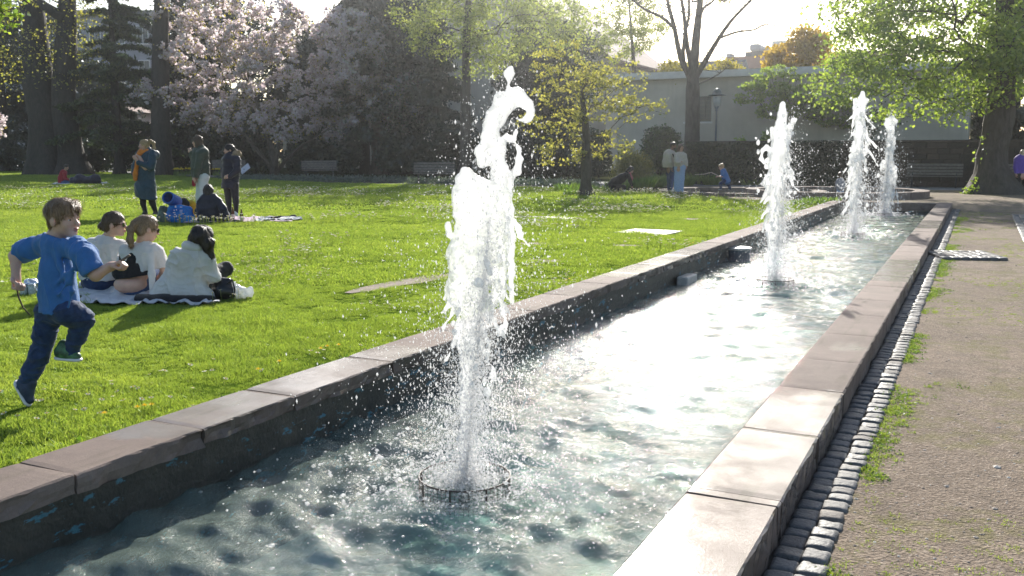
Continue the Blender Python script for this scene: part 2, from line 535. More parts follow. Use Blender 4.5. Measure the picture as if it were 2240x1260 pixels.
# --- basin
def slab_mat(name, wet):
    """reddish sandstone with wet, polished-looking stretches"""
    t = NT(name); p = t.pos(); o = t.coord()
    oi = t.n('ShaderNodeObjectInfo')
    c = t.ramp(t.noise(p, 3.2, 6, 0.6), [(0.28, (0.115, 0.09, 0.078)), (0.5, (0.225, 0.175, 0.15)), (0.72, (0.34, 0.275, 0.235))])
    c = t.mix(0.35, c, t.ramp(t.noise(p, 90, 4), [(0.3, (0.09, 0.065, 0.055)), (0.7, (0.27, 0.205, 0.17))]))
    c = t.mix(0.5, c, t.ramp(oi.outputs['Random'], [(0, (0.15, 0.12, 0.105)), (0.5, (0.225, 0.175, 0.15)), (1, (0.28, 0.225, 0.195))]))
    st = t.noise(t.pos((6, 0.9, 3)), 1.6, 5, 0.6, 0.4)
    c = t.mix(t.ramp(st, [(0.55, 0.0), (0.72, 0.55)]), c, (0.095, 0.085, 0.05))
    # wet film: where spray lands (distance to the jets along the pool) broken up by noise
    sep = t.n('ShaderNodeSeparateXYZ'); t.l(t.pos(), sep.inputs[0])
    y = sep.outputs['Y']
    wn_ = t.math('ADD', t.noise(p, 1.1, 5, 0.55), t.math('MULTIPLY', t.noise(p, 11, 4, 0.6), 0.16))
    acc = None
    for (yc, wid) in wet:
        b = t.math('SUBTRACT', 1.0, t.math('DIVIDE', t.math('ABSOLUTE', t.math('SUBTRACT', y, yc)), wid))
        b = t.math('MAXIMUM', b, 0.0)
        acc = b if acc is None else t.math('MAXIMUM', acc, b)
    wetv = t.math('ADD', t.math('MULTIPLY', acc, 0.9), t.math('SUBTRACT', wn_, 0.62))
    wetm = t.ramp(wetv, [(0.10, 0.0), (0.16, 1.0)])
    c = t.mix(wetm, c, t.mix(1.0, c, (0.6, 0.58, 0.58), 'MULTIPLY'))
    rough = t.math('SUBTRACT', 0.85, t.math('MULTIPLY', wetm, 0.1))
    b1 = t.bump(t.math('ADD', t.noise(p, 160, 4), t.math('MULTIPLY', t.noise(t.pos((3, 60, 10)), 1.0, 2), 0.5)), 0.35, 0.004)
    b2 = t.bump(t.math('ADD', t.noise(p, 120, 4), t.math('MULTIPLY', t.noise(p, 9, 4), 1.5)), 0.10, 0.006)
    sh = t.bsdf(c, rough, b1, Coat_Weight=t.math('MULTIPLY', wetm, t.ramp(t.noise(p, 5, 5, .6), [(0.33, .35), (0.60, 1.0)])), Coat_Roughness=0.075, Coat_IOR=1.33, Coat_Normal=b2, Specular_IOR_Level=0.12)
    return t.done(sh)
m_slab_r = slab_mat('sandstone_right', [(3.0, 2.3), (10.6, 1.3), (17.5, 1.2)])
m_slab_l = slab_mat('sandstone_left', [(3.9, 1.3), (9.9, 1.9), (17.9, 1.4)])

def rough_slab(x0, x1, y0, y1, z0, z1, seed, rough_lo, rough_hi):
    """stone block: top nearly flat, long side faces rock-cut"""
    nx, ny, nz = 8, 22, 4
    fx = (0, .025, .07, .25, .5, .75, .93, .975, 1.0)
    V, F, idx = [], [], {}
    def vid(i, j, k):
        key = (i, j, k)
        if key not in idx:
            x = x0 + (x1 - x0) * fx[i]; y = y0 + (y1 - y0) * j / ny; z = z0 + (z1 - z0) * k / nz
            idx[key] = len(V); V.append([x, y, z])
        return idx[key]
    for i in range(nx):
        for j in range(ny):
            F.append((vid(i, j, nz), vid(i + 1, j, nz), vid(i + 1, j + 1, nz), vid(i, j + 1, nz)))
            F.append((vid(i, j, 0), vid(i, j + 1, 0), vid(i + 1, j + 1, 0), vid(i + 1, j, 0)))
    for j in range(ny):
        for k in range(nz):
            F.append((vid(0, j, k), vid(0, j, k + 1), vid(0, j + 1, k + 1), vid(0, j + 1, k)))
            F.append((vid(nx, j, k), vid(nx, j + 1, k), vid(nx, j + 1, k + 1), vid(nx, j, k + 1)))
    for i in range(nx):
        for k in range(nz):
            F.append((vid(i, 0, k), vid(i + 1, 0, k), vid(i + 1, 0, k + 1), vid(i, 0, k + 1)))
            F.append((vid(i, ny, k), vid(i, ny, k + 1), vid(i + 1, ny, k + 1), vid(i + 1, ny, k)))
    V = np.array(V, np.float32)
    n = fbm(V[:, 0] * 14, V[:, 1] * 14, V[:, 2] * 18, seed, 3)
    n2 = fbm(V[:, 0] * 3, V[:, 1] * 3, V[:, 2] * 3, seed + 9, 2)
    lo = np.abs(V[:, 0] - x0) < 1e-4; hi = np.abs(V[:, 0] - x1) < 1e-4
    topf = (V[:, 2] - z0) / (z1 - z0)
    V[lo, 0] += rough_lo * (n[lo] + 0.25) * (0.35 + 0.65 * (1 - topf[lo] ** 4))
    V[hi, 0] -= rough_hi * (n[hi] + 0.25) * (0.35 + 0.65 * (1 - topf[hi] ** 4))
    top = np.abs(V[:, 2] - z1) < 1e-4
    V[top, 2] += 0.0025 * n2[top]
    edge = top & (lo | hi)
    V[edge, 2] -= 0.004 + 0.008 * np.abs(n[edge])
    ends = (np.abs(V[:, 1] - y0) < 1e-4) | (np.abs(V[:, 1] - y1) < 1e-4)
    V[ends & top, 2] -= 0.003
    return V, F
basin = empty('fountain_basin', (-1.96, 12, 0))
tag(basin, 'long sandstone-edged fountain basin full of choppy water beside the lawn', 'fountain basin')
def add_slab(x0, x1, y0, y1, mat, seed, rlo, rhi, z1=Z_TOP, z0=-0.06, tilt=0.0):
    V, F = rough_slab(x0, x1, y0, y1, z0, z1, seed, rlo, rhi)
    c = np.array([(x0 + x1) / 2, (y0 + y1) / 2, z1], np.float32)
    me = bpy.data.meshes.new('coping_slab'); me.from_pydata([tuple(v - c) for v in V], [], F); me.update()
    o = link('coping_slab', me, mat)
    o.parent = basin
    o.location = Vector(c) - basin.location
    o.rotation_euler = (random.uniform(-.002, .002), random.uniform(-.003, .003) + tilt, 0)
    return o
seamR = [-0.6, 0.4, 1.4, 2.38, 3.22, 3.30 - .036 + .0, 4.118, 4.96, 5.70, 6.59]
seamR = [-0.6, 0.45, 1.4, 2.38, 3.20, 3.265, 4.118, 4.96, 5.70, 6.59]
while seamR[-1] < Y_END: seamR.append(min(Y_END + .34, seamR[-1] + random.uniform(0.78, 1.0)))
seamL = [-0.6, 0.5, 1.45, 2.345, 3.01, 3.64, 4.53, 5.5]
while seamL[-1] < Y_END - .5: seamL.append(min(Y_END, seamL[-1] + random.uniform(0.78, 1.05)))
g = 0.0045
for i in range(len(seamR) - 1):
    add_slab(XR_IN, XR_OUT, seamR[i] + g, seamR[i + 1] - g, m_slab_r, 100 + i, 0.006, 0.012)
for i in range(len(seamL) - 1):
    add_slab(XL_OUT, XL_IN, seamL[i] + g, seamL[i + 1] - g, m_slab_l, 200 + i, 0.006, 0.016, z0=0.062 + random.uniform(-.006, .006))
xs = np.linspace(XL_OUT, XR_IN - .01, 4)
for i in range(3):       # far end
    V, F = rough_slab(0, .34, 0, xs[i + 1] - xs[i] - .01, -0.06, Z_TOP - .01, 300 + i, .01, .01)
    me = bpy.data.meshes.new('coping_slab'); me.from_pydata([tuple(v) for v in V], [], F); me.update()
    o = link('coping_slab', me, m_slab_r); o.parent = basin
    o.location = Vector((xs[i + 1] - .005, Y_END + .002, 0)) - basin.location; o.rotation_euler = (0, 0, R(90))

def wall_mat():
    """dark wet basin wall, flaking blue paint"""
    t = NT('basin_wall'); p = t.pos()
    c = t.ramp(t.noise(p, 4, 6, 0.6), [(0.3, (0.022, 0.02, 0.017)), (0.6, (0.05, 0.044, 0.036)), (0.8, (0.085, 0.07, 0.05))])
    fl = t.math('MULTIPLY', t.noise(t.pos((2.2, 2.2, 5)), 2.4, 5, 0.62), t.noise(t.pos((1, 1, 2.5)), 9, 5, 0.7))
    fm = t.ramp(fl, [(0.325, 0.0), (0.345, 0.9)])
    c = t.mix(fm, c, t.ramp(t.noise(p, 3, 2), [(0.35, (0.03, 0.13, 0.17)), (0.65, (0.07, 0.20, 0.28))]))
    return t.done(t.bsdf(c, 0.45, t.bump(t.noise(p, 26, 5), 0.6, 0.015)))
m_wall = wall_mat()
def floor_mat():
    t = NT('basin_floor'); p = t.pos()
    c = t.ramp(t.noise(p, 1.6, 5, 0.6), [(0.25, (0.12, 0.13, 0.07)), (0.42, (0.28, 0.36, 0.27)), (0.6, (0.52, 0.66, 0.57)), (0.8, (0.66, 0.78, 0.70))])
    c = t.mix(t.ramp(t.noise(t.pos((1, .6, 1)), 1.1, 6, 0.65), [(0.52, 0.0), (0.68, 0.6)]), c, (0.22, 0.17, 0.08))
    return t.done(t.bsdf(c, 0.8))
m_floor = floor_mat()
D = -0.62
mb = MB(); mb.box(XL_IN - .25, XL_IN - 0.03, Y_NEAR, Y_END + .1, D, 0.070)
mb.build('wall', m_wall, basin, loc=-basin.location)
mb = MB(); mb.box(XR_IN + .03, XR_IN + .25, Y_NEAR, Y_END + .1, D, -0.062)
mb.build('wall', m_wall, basin, loc=-basin.location)
mb = MB(); mb.box(XL_IN - .035, XR_IN + .03, Y_END - .02, Y_END + .2, D, -0.062)
mb.build('wall', m_wall, basin, loc=-basin.location)
mb = MB(); mb.box(XL_IN - .03, XR_IN + .03, Y_NEAR - .1, Y_NEAR, D, 0.1)
mb.build('wall', m_wall, basin, loc=-basin.location)
mb = MB(); mb.box(XL_IN - .2, XR_IN + .2, Y_NEAR, Y_END, D - .1, D)
mb.build('floor', m_floor, basin, loc=-basin.location)
# stone step and round drain post standing in the water by the left wall
m_conc = simple('pale_concrete', (0.42, 0.40, 0.38), 0.45, 0.2, 6, 0.3, 50)
a = at(1497, 598, -0.03)
mb = MB(); mb.box(-3.03, a.x + .10, a.y - .20, a.y + .20, -0.6, -0.05)
o = mb.build('stone_step', m_conc, None, bevel=0.012)
tag(o, 'low pale stone block jutting from the left basin wall above the water', 'stone block')
a = at(1613, 543, 0.03)
post = empty('drain_post', (a.x, a.y, -0.6))
tag(post, 'round blue-grey drain post with white cap by the left basin wall', 'drain post')
mb = MB(); mb.lathe([(.185, 0), (.185, .61), (.175, .615)], 24)
mb.build('pipe', simple('blue_paint', (0.055, 0.075, 0.10), 0.5, 0.4, 5), post, smooth=False)
mb = MB(); mb.lathe([(.195, .616), (.2, .63), (.195, .645), (.15, .648)], 24)
mb.build('cap', m_conc, post)

# --- water surface with real waves
def water_mat():
    t = NT('pool_water'); p = t.pos()
    b = t.bump(t.math('ADD', t.noise(t.pos((1, .7, 1)), 17, 5, 0.55, 0.9), t.math('MULTIPLY', t.noise(p, 60, 4), 0.30)), 0.62, 0.028)
    gl = t.n('ShaderNodeBsdfGlossy'); gl.inputs['Roughness'].default_value = 0.026
    t.l(b, gl.inputs['Normal'])
    tr = t.n('ShaderNodeBsdfTransparent'); tr.inputs[0].default_value = (0.72, 0.88, 0.85, 1)
    fr_ = t.n('ShaderNodeFresnel'); fr_.inputs['IOR'].default_value = 1.38; t.l(b, fr_.inputs['Normal'])
    df = t.n('ShaderNodeBsdfDiffuse'); df.inputs[0].default_value = (0.50, 0.64, 0.57, 1)   # air bubbles cloud the water
    sh = t.mixsh(0.19, tr.outputs[0], df.outputs[0])
    return t.done(t.mixsh(fr_.outputs[0], sh, gl.outputs[0]))
m_water = water_mat()
def wave_h(X, Y):
    z = 0
    r = np.random.default_rng(3)
    for i in range(34):
        lam = 0.075 * (1.15 ** (i % 17)) * r.uniform(.9, 1.1); a = r.uniform(0, 2 * math.pi) if i % 3 else r.uniform(-.5, .5) + math.pi / 2
        amp = 0.0044 * (lam / 0.5) ** 0.55 * (.62 if lam < .16 else .8)
        k = 2 * math.pi / lam
        ph = k * (X * math.cos(a) + Y * math.sin(a)) + r.uniform(0, 6.28) + 1.6 * vnoise(X * 1.6, Y * 1.6, i, 50 + i)
        z = z + amp * (1 - 2 * np.abs(np.sin(ph / 2)) ** 1.3 if i % 2 else np.sin(ph))
    for (jx, jy) in JETS:
        d = np.sqrt((X - jx) ** 2 + (Y - jy) ** 2)
        z = z + 0.011 * np.sin(d * 26) * np.exp(-((d - .45) / .6) ** 2) + 0.02 * np.exp(-(d / .25) ** 2)
        z = z + 0.017 * vnoise(X * 9, Y * 9, 0, 71) * np.exp(-(d / 1.1) ** 2) + .009 * vnoise(X * 21, Y * 21, 0, 75) * np.exp(-(d / 1.2) ** 2)
    return z
def water_grid(x0, x1, ys, dx):
    xs_ = np.linspace(x0, x1, int((x1 - x0) / dx) + 1)
    X, Y = np.meshgrid(xs_, ys, indexing='xy')
    Z = Z_WATER + wave_h(X, Y)
    V = np.stack([X, Y, Z], -1).reshape(-1, 3)
    nx, ny = len(xs_), len(ys)
    i = np.arange(nx - 1)[None, :] + np.arange(ny - 1)[:, None] * nx
    Q = np.stack([i, i + 1, i + 1 + nx, i + nx], -1).reshape(-1, 4)
    return V, Q
ysw = [Y_NEAR]
while ysw[-1] < Y_END - .02: ysw.append(ysw[-1] + (0.02 if ysw[-1] < 8 else 0.03 if ysw[-1] < 14 else .045))
V, Q = water_grid(XL_IN - .035, XR_IN + .035, np.array(ysw), 0.022)
water = link('water', mesh_np('water', V, Q, smooth=True), m_water); water['kind'] = 'structure'

# --- cobbled gutter along the right coping
gut = empty('cobbled_gutter', (XR_OUT, 8, 0)); gut['kind'] = 'structure'
m_joint = simple('gutter_earth', (0.06, 0.05, 0.035), 0.95, 0.4, 20, 0.5, 60)
mb = MB(); mb.box(XR_OUT - .01, COB_X1 + .004, Y_NEAR, Y_END, -0.05, -0.006)
mb.build('bed', m_joint, gut, loc=-gut.location)
def cob_mat():
    t = NT('granite_setts'); p = t.coord(); oi = t.n('ShaderNodeObjectInfo')
    c = t.ramp(oi.outputs['Random'], [(0, (0.085, 0.082, 0.08)), (0.5, (0.14, 0.134, 0.13)), (0.8, (0.19, 0.18, 0.17)), (1, (0.15, 0.12, 0.10))])
    c = t.mix(0.4, c, t.ramp(t.noise(p, 130, 4), [(0.3, (0.07, 0.07, 0.07)), (0.7, (0.26, 0.25, 0.24))]))
    return t.done(t.bsdf(c, t.ramp(oi.outputs['Random'], [(0, 0.5), (1, 0.75)]), t.bump(t.noise(p, 70, 4), 0.6, 0.008), Specular_IOR_Level=0.22))
m_cob = cob_mat()
def cob_mesh(seed, n=5):
    r = np.random.default_rng(seed)
    sx, sy, sz = .043, .046, .045
    V, F, idx = [], [], {}
    def vid(q):
        if q not in idx: idx[q] = len(V); V.append(q)
        return idx[q]
    for i in range(n):
        for j in range(n):
            for (ax, s_) in ((0, 0), (0, n), (1, 0), (1, n), (2, n)):
                q = []
                for (a_, b_) in ((i, j), (i + 1, j), (i + 1, j + 1), (i, j + 1)):
                    c_ = [a_, b_]; c_.insert(ax, s_); q.append(vid(tuple(c_)))
                F.append(tuple(q))
    P = np.array(V, np.float32) / n * 2 - 1
    # rounded box
    e = 9.0
    L = (np.abs(P) ** e).sum(1) ** (1 / e)
    P = P / np.maximum(L, .6)[:, None] * np.array([sx * 1.06, sy * 1.06, sz])
    P[:, 0] += .003 * fbm(P[:, 0] * 40, P[:, 1] * 40, P[:, 2] * 40, seed)
    P[:, 1] += .003 * fbm(P[:, 0] * 40, P[:, 1] * 40, P[:, 2] * 40, seed + 3)
    P[:, 2] += .004 * fbm(P[:, 0] * 30, P[:, 1] * 30, P[:, 2] * 30, seed + 5)
    me = bpy.data.meshes.new('cobblestone'); me.from_pydata([tuple(p) for p in P], [], F); me.update(); me.shade_smooth()
    bm = bmesh.new(); bm.from_mesh(me); bmesh.ops.recalc_face_normals(bm, faces=bm.faces[:]); bm.to_mesh(me); bm.free()
    me.materials.append(m_cob); return me
cobs = [cob_mesh(900 + i) for i in range(9)]
cnt = 0
rest = []
for row, xc in ((0, XR_OUT + .047), (1, XR_OUT + .139)):
    y = 2.2 + row * .04
    while y < Y_END - .1:
        L = random.uniform(.075, .112)
        M = Matrix.Translation((xc + random.uniform(-.006, .006), y + L / 2, random.uniform(-.034, -.028) - .006 * (row == 0))) @ \
            Matrix.Rotation(random.uniform(-.07, .07), 4, 'Z') @ Matrix.Rotation(random.uniform(-.06, .06), 4, 'X') @ \
            Matrix.Diagonal((random.uniform(.95, 1.06), L / .1, 1, 1))
        me = cobs[random.randrange(9)]
        if y < 16.0:
            o = bpy.data.objects.new('cobblestone', me); COL.objects.link(o); o.parent = gut
            o.matrix_local = Matrix.Translation(-gut.location) @ M; cnt += 1
        else: rest.append((me, M))
        y += L + .004
mb = MB()
for me, M in rest:
    mb.add([M @ v.co for v in me.vertices], [tuple(p.vertices) for p in me.polygons])
o = mb.build('far_cobblestones', m_cob, gut, smooth=True, loc=-gut.location); o['kind'] = 'stuff'
# --- sett strips let into the gravel (a drain crossing and the edge strip at the right)
def sett_strip(name, corner, ux, uy, nx, ny, dx, dy, label=None, zz=.012):
    e = empty(name, corner); e['kind'] = 'structure'
    for i in range(nx):
        for j in range(ny):
            me = cobs[random.randrange(9)]
            o = bpy.data.objects.new('cobblestone', me); COL.objects.link(o); o.parent = e
            p = ux * (dx * (i + .5)) + uy * (dy * (j + .5))
            o.location = (p.x, p.y, zz - .04 + random.uniform(-.003, .003))
            o.rotation_euler = (random.uniform(-.04, .04), random.uniform(-.04, .04), math.atan2(ux.y, ux.x) + random.uniform(-.05, .05))
            o.scale = (dx / .093, dy / .1, 1)
    return e
c0 = at(2063, 569); ux = (at(2207, 571) - c0); W = ux.length; ux.normalize(); uy = Vector((-ux.y, ux.x, 0))
sett_strip('drain_strip', c0, ux, uy, 7, 5, W / 7, .18, zz=.035)
c0 = at(2238, 530); uy = (at(2212, 470) - c0); L = uy.length; uy.normalize(); ux = Vector((uy.y, -uy.x, 0))
sett_strip('edge_strip', c0, ux, uy, 4, 22, .13, L / 22, zz=.02)
# ================================================================== buildings and walls
def beige_mat(name, c1, c2, sc=0.8):
    t = NT(name); p = t.pos()
    c = t.ramp(t.noise(p, sc, 6, 0.6), [(0.3, c1), (0.7, c2)])
    c = t.mix(t.ramp(t.noise(t.pos((2.5, 2.5, .25)), 1.0, 5), [(0.5, 0.0), (0.8, 0.35)]), c, tuple(x * .6 for x in c1))
    return t.done(t.bsdf(c, 0.9, t.bump(t.noise(p, 25, 4), 0.25, 0.02)))
m_beige = beige_mat('beige_render', (0.42, 0.38, 0.31), (0.54, 0.495, 0.415))
m_pink = beige_mat('pink_render', (0.42, 0.34, 0.33), (0.5, 0.42, 0.40))
m_grey = beige_mat('grey_render', (0.30, 0.31, 0.34), (0.42, 0.43, 0.46))
m_trim = simple('pale_trim', (0.62, 0.60, 0.56), 0.7, 0.1, 3)
m_glass = NT('window_glass'); m_glass = m_glass.done(m_glass.bsdf((0.06, 0.07, 0.08), 0.08, None))
m_frame = simple('dark_iron', (0.05, 0.05, 0.055), 0.5, 0.2, 10)
m_white = simple('white_paint', (0.78, 0.78, 0.76), 0.5, 0.06, 6)
def roof_mat(name, c1, c2):
    t = NT(name); p = t.pos()
    w_ = t.n('ShaderNodeTexWave'); w_.inputs['Scale'].default_value = 3.0; w_.inputs['Distortion'].default_value = 0.6
    t.l(p, w_.inputs['Vector'])
    c = t.ramp(t.noise(p, 2.2, 5), [(0.3, c1), (0.7, c2)])
    return t.done(t.bsdf(c, 0.8, t.bump(w_.outputs[1], 0.4, 0.04)))
m_roof = roof_mat('clay_roof', (0.10, 0.05, 0.04), (0.19, 0.09, 0.07))
m_slate = roof_mat('slate_roof', (0.06, 0.07, 0.085), (0.12, 0.13, 0.15))
def window(parent, x0, x1, y, z0, z1, nx, nz, fmat, off):
    """a real window: recessed pane, frame and glazing bars; faces -Y"""
    L = lambda mb, nm, m, par: mb.build(nm, m, par, loc=off)
    mb = MB(); fw = .07
    mb.box(x0, x1, y - .06, y + .04, z0, z0 + fw); mb.box(x0, x1, y - .06, y + .04, z1 - fw, z1)
    mb.box(x0, x0 + fw, y - .06, y + .04, z0 + fw, z1 - fw); mb.box(x1 - fw, x1, y - .06, y + .04, z0 + fw, z1 - fw)
    for i in range(1, nx):
        x = x0 + (x1 - x0) * i / nx; mb.box(x - .018, x + .018, y - .04, y + .0, z0 + fw, z1 - fw)
    for i in range(1, nz):
        z = z0 + (z1 - z0) * i / nz; mb.box(x0 + fw, x1 - fw, y - .043, y - .003, z - .016, z + .016)
    w_ = L(mb, 'window', fmat, parent)
    mb = MB(); mb.box(x0 + .03, x1 - .03, y + .005, y + .02, z0 + .03, z1 - .03)
    g_ = mb.build('pane', m_glass, w_)
    mb = MB(); mb.box(x0 - .08, x1 + .08, y - .14, y + .02, z0 - .09, z0 - .003)
    mb.build('sill', m_trim, w_)
    return w_

# long low annex
YA = 46.0
pl, pr = atY(1352, 172, YA), atY(2125, 160, YA)
ztop = atY(1560, 170, YA).z
annex = empty('annex_building', ((pl.x + pr.x) / 2, YA, 0))
tag(annex, 'long low beige rendered building with one barred window behind the hedge', 'building')
off = -annex.location
wx0, wx1 = atY(1499, 240, YA).x, atY(1556, 240, YA).x
wz0, wz1 = atY(1530, 266, YA).z, atY(1530, 211, YA).z
mb = MB()
mb.box(pl.x, wx0, YA, YA + 9, 0, ztop); mb.box(wx1, pr.x, YA, YA + 9, 0, ztop)
mb.box(wx0, wx1, YA, YA + 9, 0, wz0); mb.box(wx0, wx1, YA, YA + 9, wz1, ztop)
mb.box(wx0 - .02, wx1 + .02, YA + .3, YA + .4, wz0 - .02, wz1 + .02)
mb.build('wall', m_beige, annex, loc=off)
mb = MB(); mb.box(pl.x - .35, pr.x + .2, YA - .35, YA + 9.2, ztop, ztop + .17)
mb.box(pl.x - .28, pr.x + .1, YA - .28, YA + 9.1, ztop + .17, ztop + .34)
mb.build('roof', m_trim, annex, loc=off)
window(annex, wx0, wx1, YA + .12, wz0, wz1, 4, 6, m_frame, off)

# dark stone boundary wall, block by block
def stone_mat():
    t = NT('dark_masonry'); p = t.coord(); oi = t.n('ShaderNodeObjectInfo')
    c = t.ramp(oi.outputs['Random'], [(0, (0.040, 0.033, 0.027)), (0.5, (0.065, 0.050, 0.038)), (1, (0.095, 0.070, 0.052))])
    c = t.mix(0.4, c, t.ramp(t.noise(p, 8, 5), [(0.3, (0.03, 0.027, 0.025)), (0.7, (0.10, 0.08, 0.065))]))
    return t.done(t.bsdf(c, 0.9, t.bump(t.noise(p, 18, 5), 0.6, 0.03)))
m_stone = stone_mat()
YW = 40.6
bw_x0, bw_x1 = atY(1500, 305, YW).x, 7.5
bw_top = atY(2040, 306, YW).z
bwall = empty('boundary_wall', ((bw_x0 + bw_x1) / 2, YW, 0))
tag(bwall, 'dark coursed stone boundary wall below the beige building', 'wall')
off = -bwall.location
MB().box(bw_x0, bw_x1, YW + .03, YW + .4, 0, bw_top - .1).build('core', m_stone, bwall, loc=off)
MB().box(bw_x0, bw_x1, YW - .06, YW + .46, bw_top - .1, bw_top).build('coping', m_stone, bwall, bevel=.015, loc=off)
blk = []
for i in range(5):
    mb = MB(); mb.box(-.5, .5, -.06, .03, -.5, .5)
    me = mb.mesh('stone_block', bevel=.03); me.materials.append(m_stone)
    blk.append(me)
nz = 8; hz = (bw_top - .1) / nz
for k in range(nz):
    x = atY(1830, 300, YW).x - random.uniform(0, .5)
    while x < bw_x1:
        L = random.uniform(.4, .8); L = min(L, bw_x1 - x + .01)
        o = bpy.data.objects.new('stone_block', blk[random.randrange(5)]); COL.objects.link(o); o.parent = bwall
        o.location = Vector((x + L / 2, YW + random.uniform(-.012, .012), hz * (k + .5))) + off
        o.scale = (L - .02, 1, hz - .02)
        x += L

# gabled house in the middle, mostly behind trees
YH = 66.0
hx0, hx1 = atY(600, 100, YH).x, atY(1345, 130, YH).x
ze = atY(1340, 132, YH).z; zap = ze + (hx1 - hx0) / 2 * 0.72
house = empty('gabled_house', ((hx0 + hx1) / 2, YH, 0))
tag(house, 'tall gabled house with beige wall and dark roof behind the trees', 'building')
off = -house.location
mid = (hx0 + hx1) / 2
mb = MB(); mb.prism([(hx0 + .6, 0), (hx1 - .6, 0), (hx1 - .6, ze), (mid, zap - .5), (hx0 + .6, ze)], YH, YH + 14)
mb.build('wall', m_beige, house, loc=off)
mb = MB()
for sx, xe in ((-1, hx0), (1, hx1)):
    mb.prism([(mid, zap), (xe, ze - .1), (xe, ze + .15), (mid, zap + .3)][::sx], YH - .6, YH + 14.5)
rf = mb.build('roof', m_roof, house, loc=off)
mb = MB(); mb.box(mid + 2.2, mid + 3.2, YH + 3, YH + 4, zap - 4, zap + 1.5); mb.build('chimney', m_roof, rf)
for u in (760,):
    xa = atY(u, 200, YH).x
    window(house, xa - .6, xa + .6, YH - .02, 1.9, 3.7, 2, 3, m_frame, off)
    window(house, xa - .6, xa + .6, YH - .02, 5.2, 7.0, 2, 3, m_frame, off)

# brown-roofed block with roof boxes far behind the annex
YB = 95.0
bx0, bx1 = atY(1585, 150, YB).x, atY(1760, 150, YB).x
zr = atY(1660, 122, YB).z
blockb = empty('brick_block', ((bx0 + bx1) / 2, YB, 0))
tag(blockb, 'distant brown brick block with two rooftop plant boxes', 'building')
off = -blockb.location
m_brown = beige_mat('brown_brick', (0.15, 0.075, 0.06), (0.22, 0.11, 0.085))
MB().box(bx0, bx1 + 8, YB, YB + 10, 0, zr).build('wall', m_brown, blockb, loc=off)
def zb(v): return atY(1660, v, YB).z
def xb(u): return atY(u, 120, YB).x
MB().box(xb(1625), xb(1712), YB + 1, YB + 6, zr, zb(110)).build('roof', m_slate, blockb, loc=off)
MB().box(xb(1636), xb(1660), YB + .5, YB + 4, zb(110), zb(94)).build('plant_box', m_grey, blockb, bevel=.15, loc=off)
MB().box(xb(1665), xb(1679), YB + .5, YB + 4, zb(110), zb(103)).build('plant_box', m_grey, blockb, bevel=.15, loc=off)
MB().box(xb(1685), xb(1722), YB + .5, YB + 4, zb(110), zb(90)).build('plant_box', m_white, blockb, loc=off)
MB().box(xb(1586), xb(1597), YB + .5, YB + 2, zr, zb(113)).build('chimney', m_grey, blockb, loc=off)
for i in range(4):
    xa = bx0 + 1.0 + i * 2.1
    window(blockb, xa, xa + .9, YB - .03, zr - 3.2, zr - 1.6, 2, 2, m_white, off)
# low slate roof line between
YL = 80.0
lx0, lx1 = atY(1320, 150, YL).x, atY(1600, 150, YL).x
lowb = empty('slate_house', ((lx0 + lx1) / 2, YL, 0))
tag(lowb, 'low far house with blue-grey slate roof behind the bare tree', 'building')
off = -lowb.location
zt_ = atY(1450, 128, YL).z; zb_ = zt_ - 2.6
MB().box(lx0, lx1, YL + .5, YL + 8, 0, zb_).build('wall', m_grey, lowb, loc=off)
MB().add([(lx0 - .3, YL, zb_), (lx1 + .3, YL, zb_), (lx1 + .3, YL + 4, zt_), (lx0 - .3, YL + 4, zt_), (lx0 - .3, YL + 8.5, zb_), (lx1 + .3, YL + 8.5, zb_)],
         [(0, 1, 2, 3), (3, 2, 5, 4), (0, 3, 4), (1, 5, 2)]).build('roof', m_slate, lowb, loc=off)
# apartment block behind the big trees at the left
dA = 92.0
a0, a1 = atd(-120, 200, dA), atd(345, 200, dA)
apt = empty('apartment_block', ((a0 + a1) / 2).to_tuple()[:2] + (0,), rz=math.atan2(a1.y - a0.y, a1.x - a0.x))
tag(apt, 'pale apartment block half hidden behind the dark trees', 'building')
Wd = (a1 - a0).length
MB().box(-Wd / 2, Wd / 2, 0, 10, 0, 14.2).build('wall', m_grey, apt)
MB().box(-Wd / 2 - .4, Wd / 2 + .4, -.4, 10.4, 14.2, 14.7).build('roof', m_slate, apt)
for i in range(9):
    for k in range(4):
        xa = -Wd / 2 + Wd * (i + .5) / 9
        window(apt, xa - .55, xa + .55, -.03, 2.0 + k * 3.2, 3.7 + k * 3.2, 2, 1, m_white, Vector((0, 0, 0)))
dP = 78.0
p0, p1 = atd(168, 280, dP), atd(275, 280, dP)
pink = empty('pink_house', ((p0 + p1) / 2).to_tuple()[:2] + (0,), rz=math.atan2(p1.y - p0.y, p1.x - p0.x))
tag(pink, 'small pale pink house with one window seen between dark trunks', 'building')
MB().box(-2.2, 2.2, 0, 6, 0, 4.7).build('wall', m_pink, pink)
MB().prism([(-2.6, 4.7), (2.6, 4.7), (0, 6.6)], -.3, 6.3).build('roof', m_roof, pink)
window(pink, .2, 1.1, -.03, 2.6, 4.1, 2, 2, m_white, Vector((0, 0, 0)))

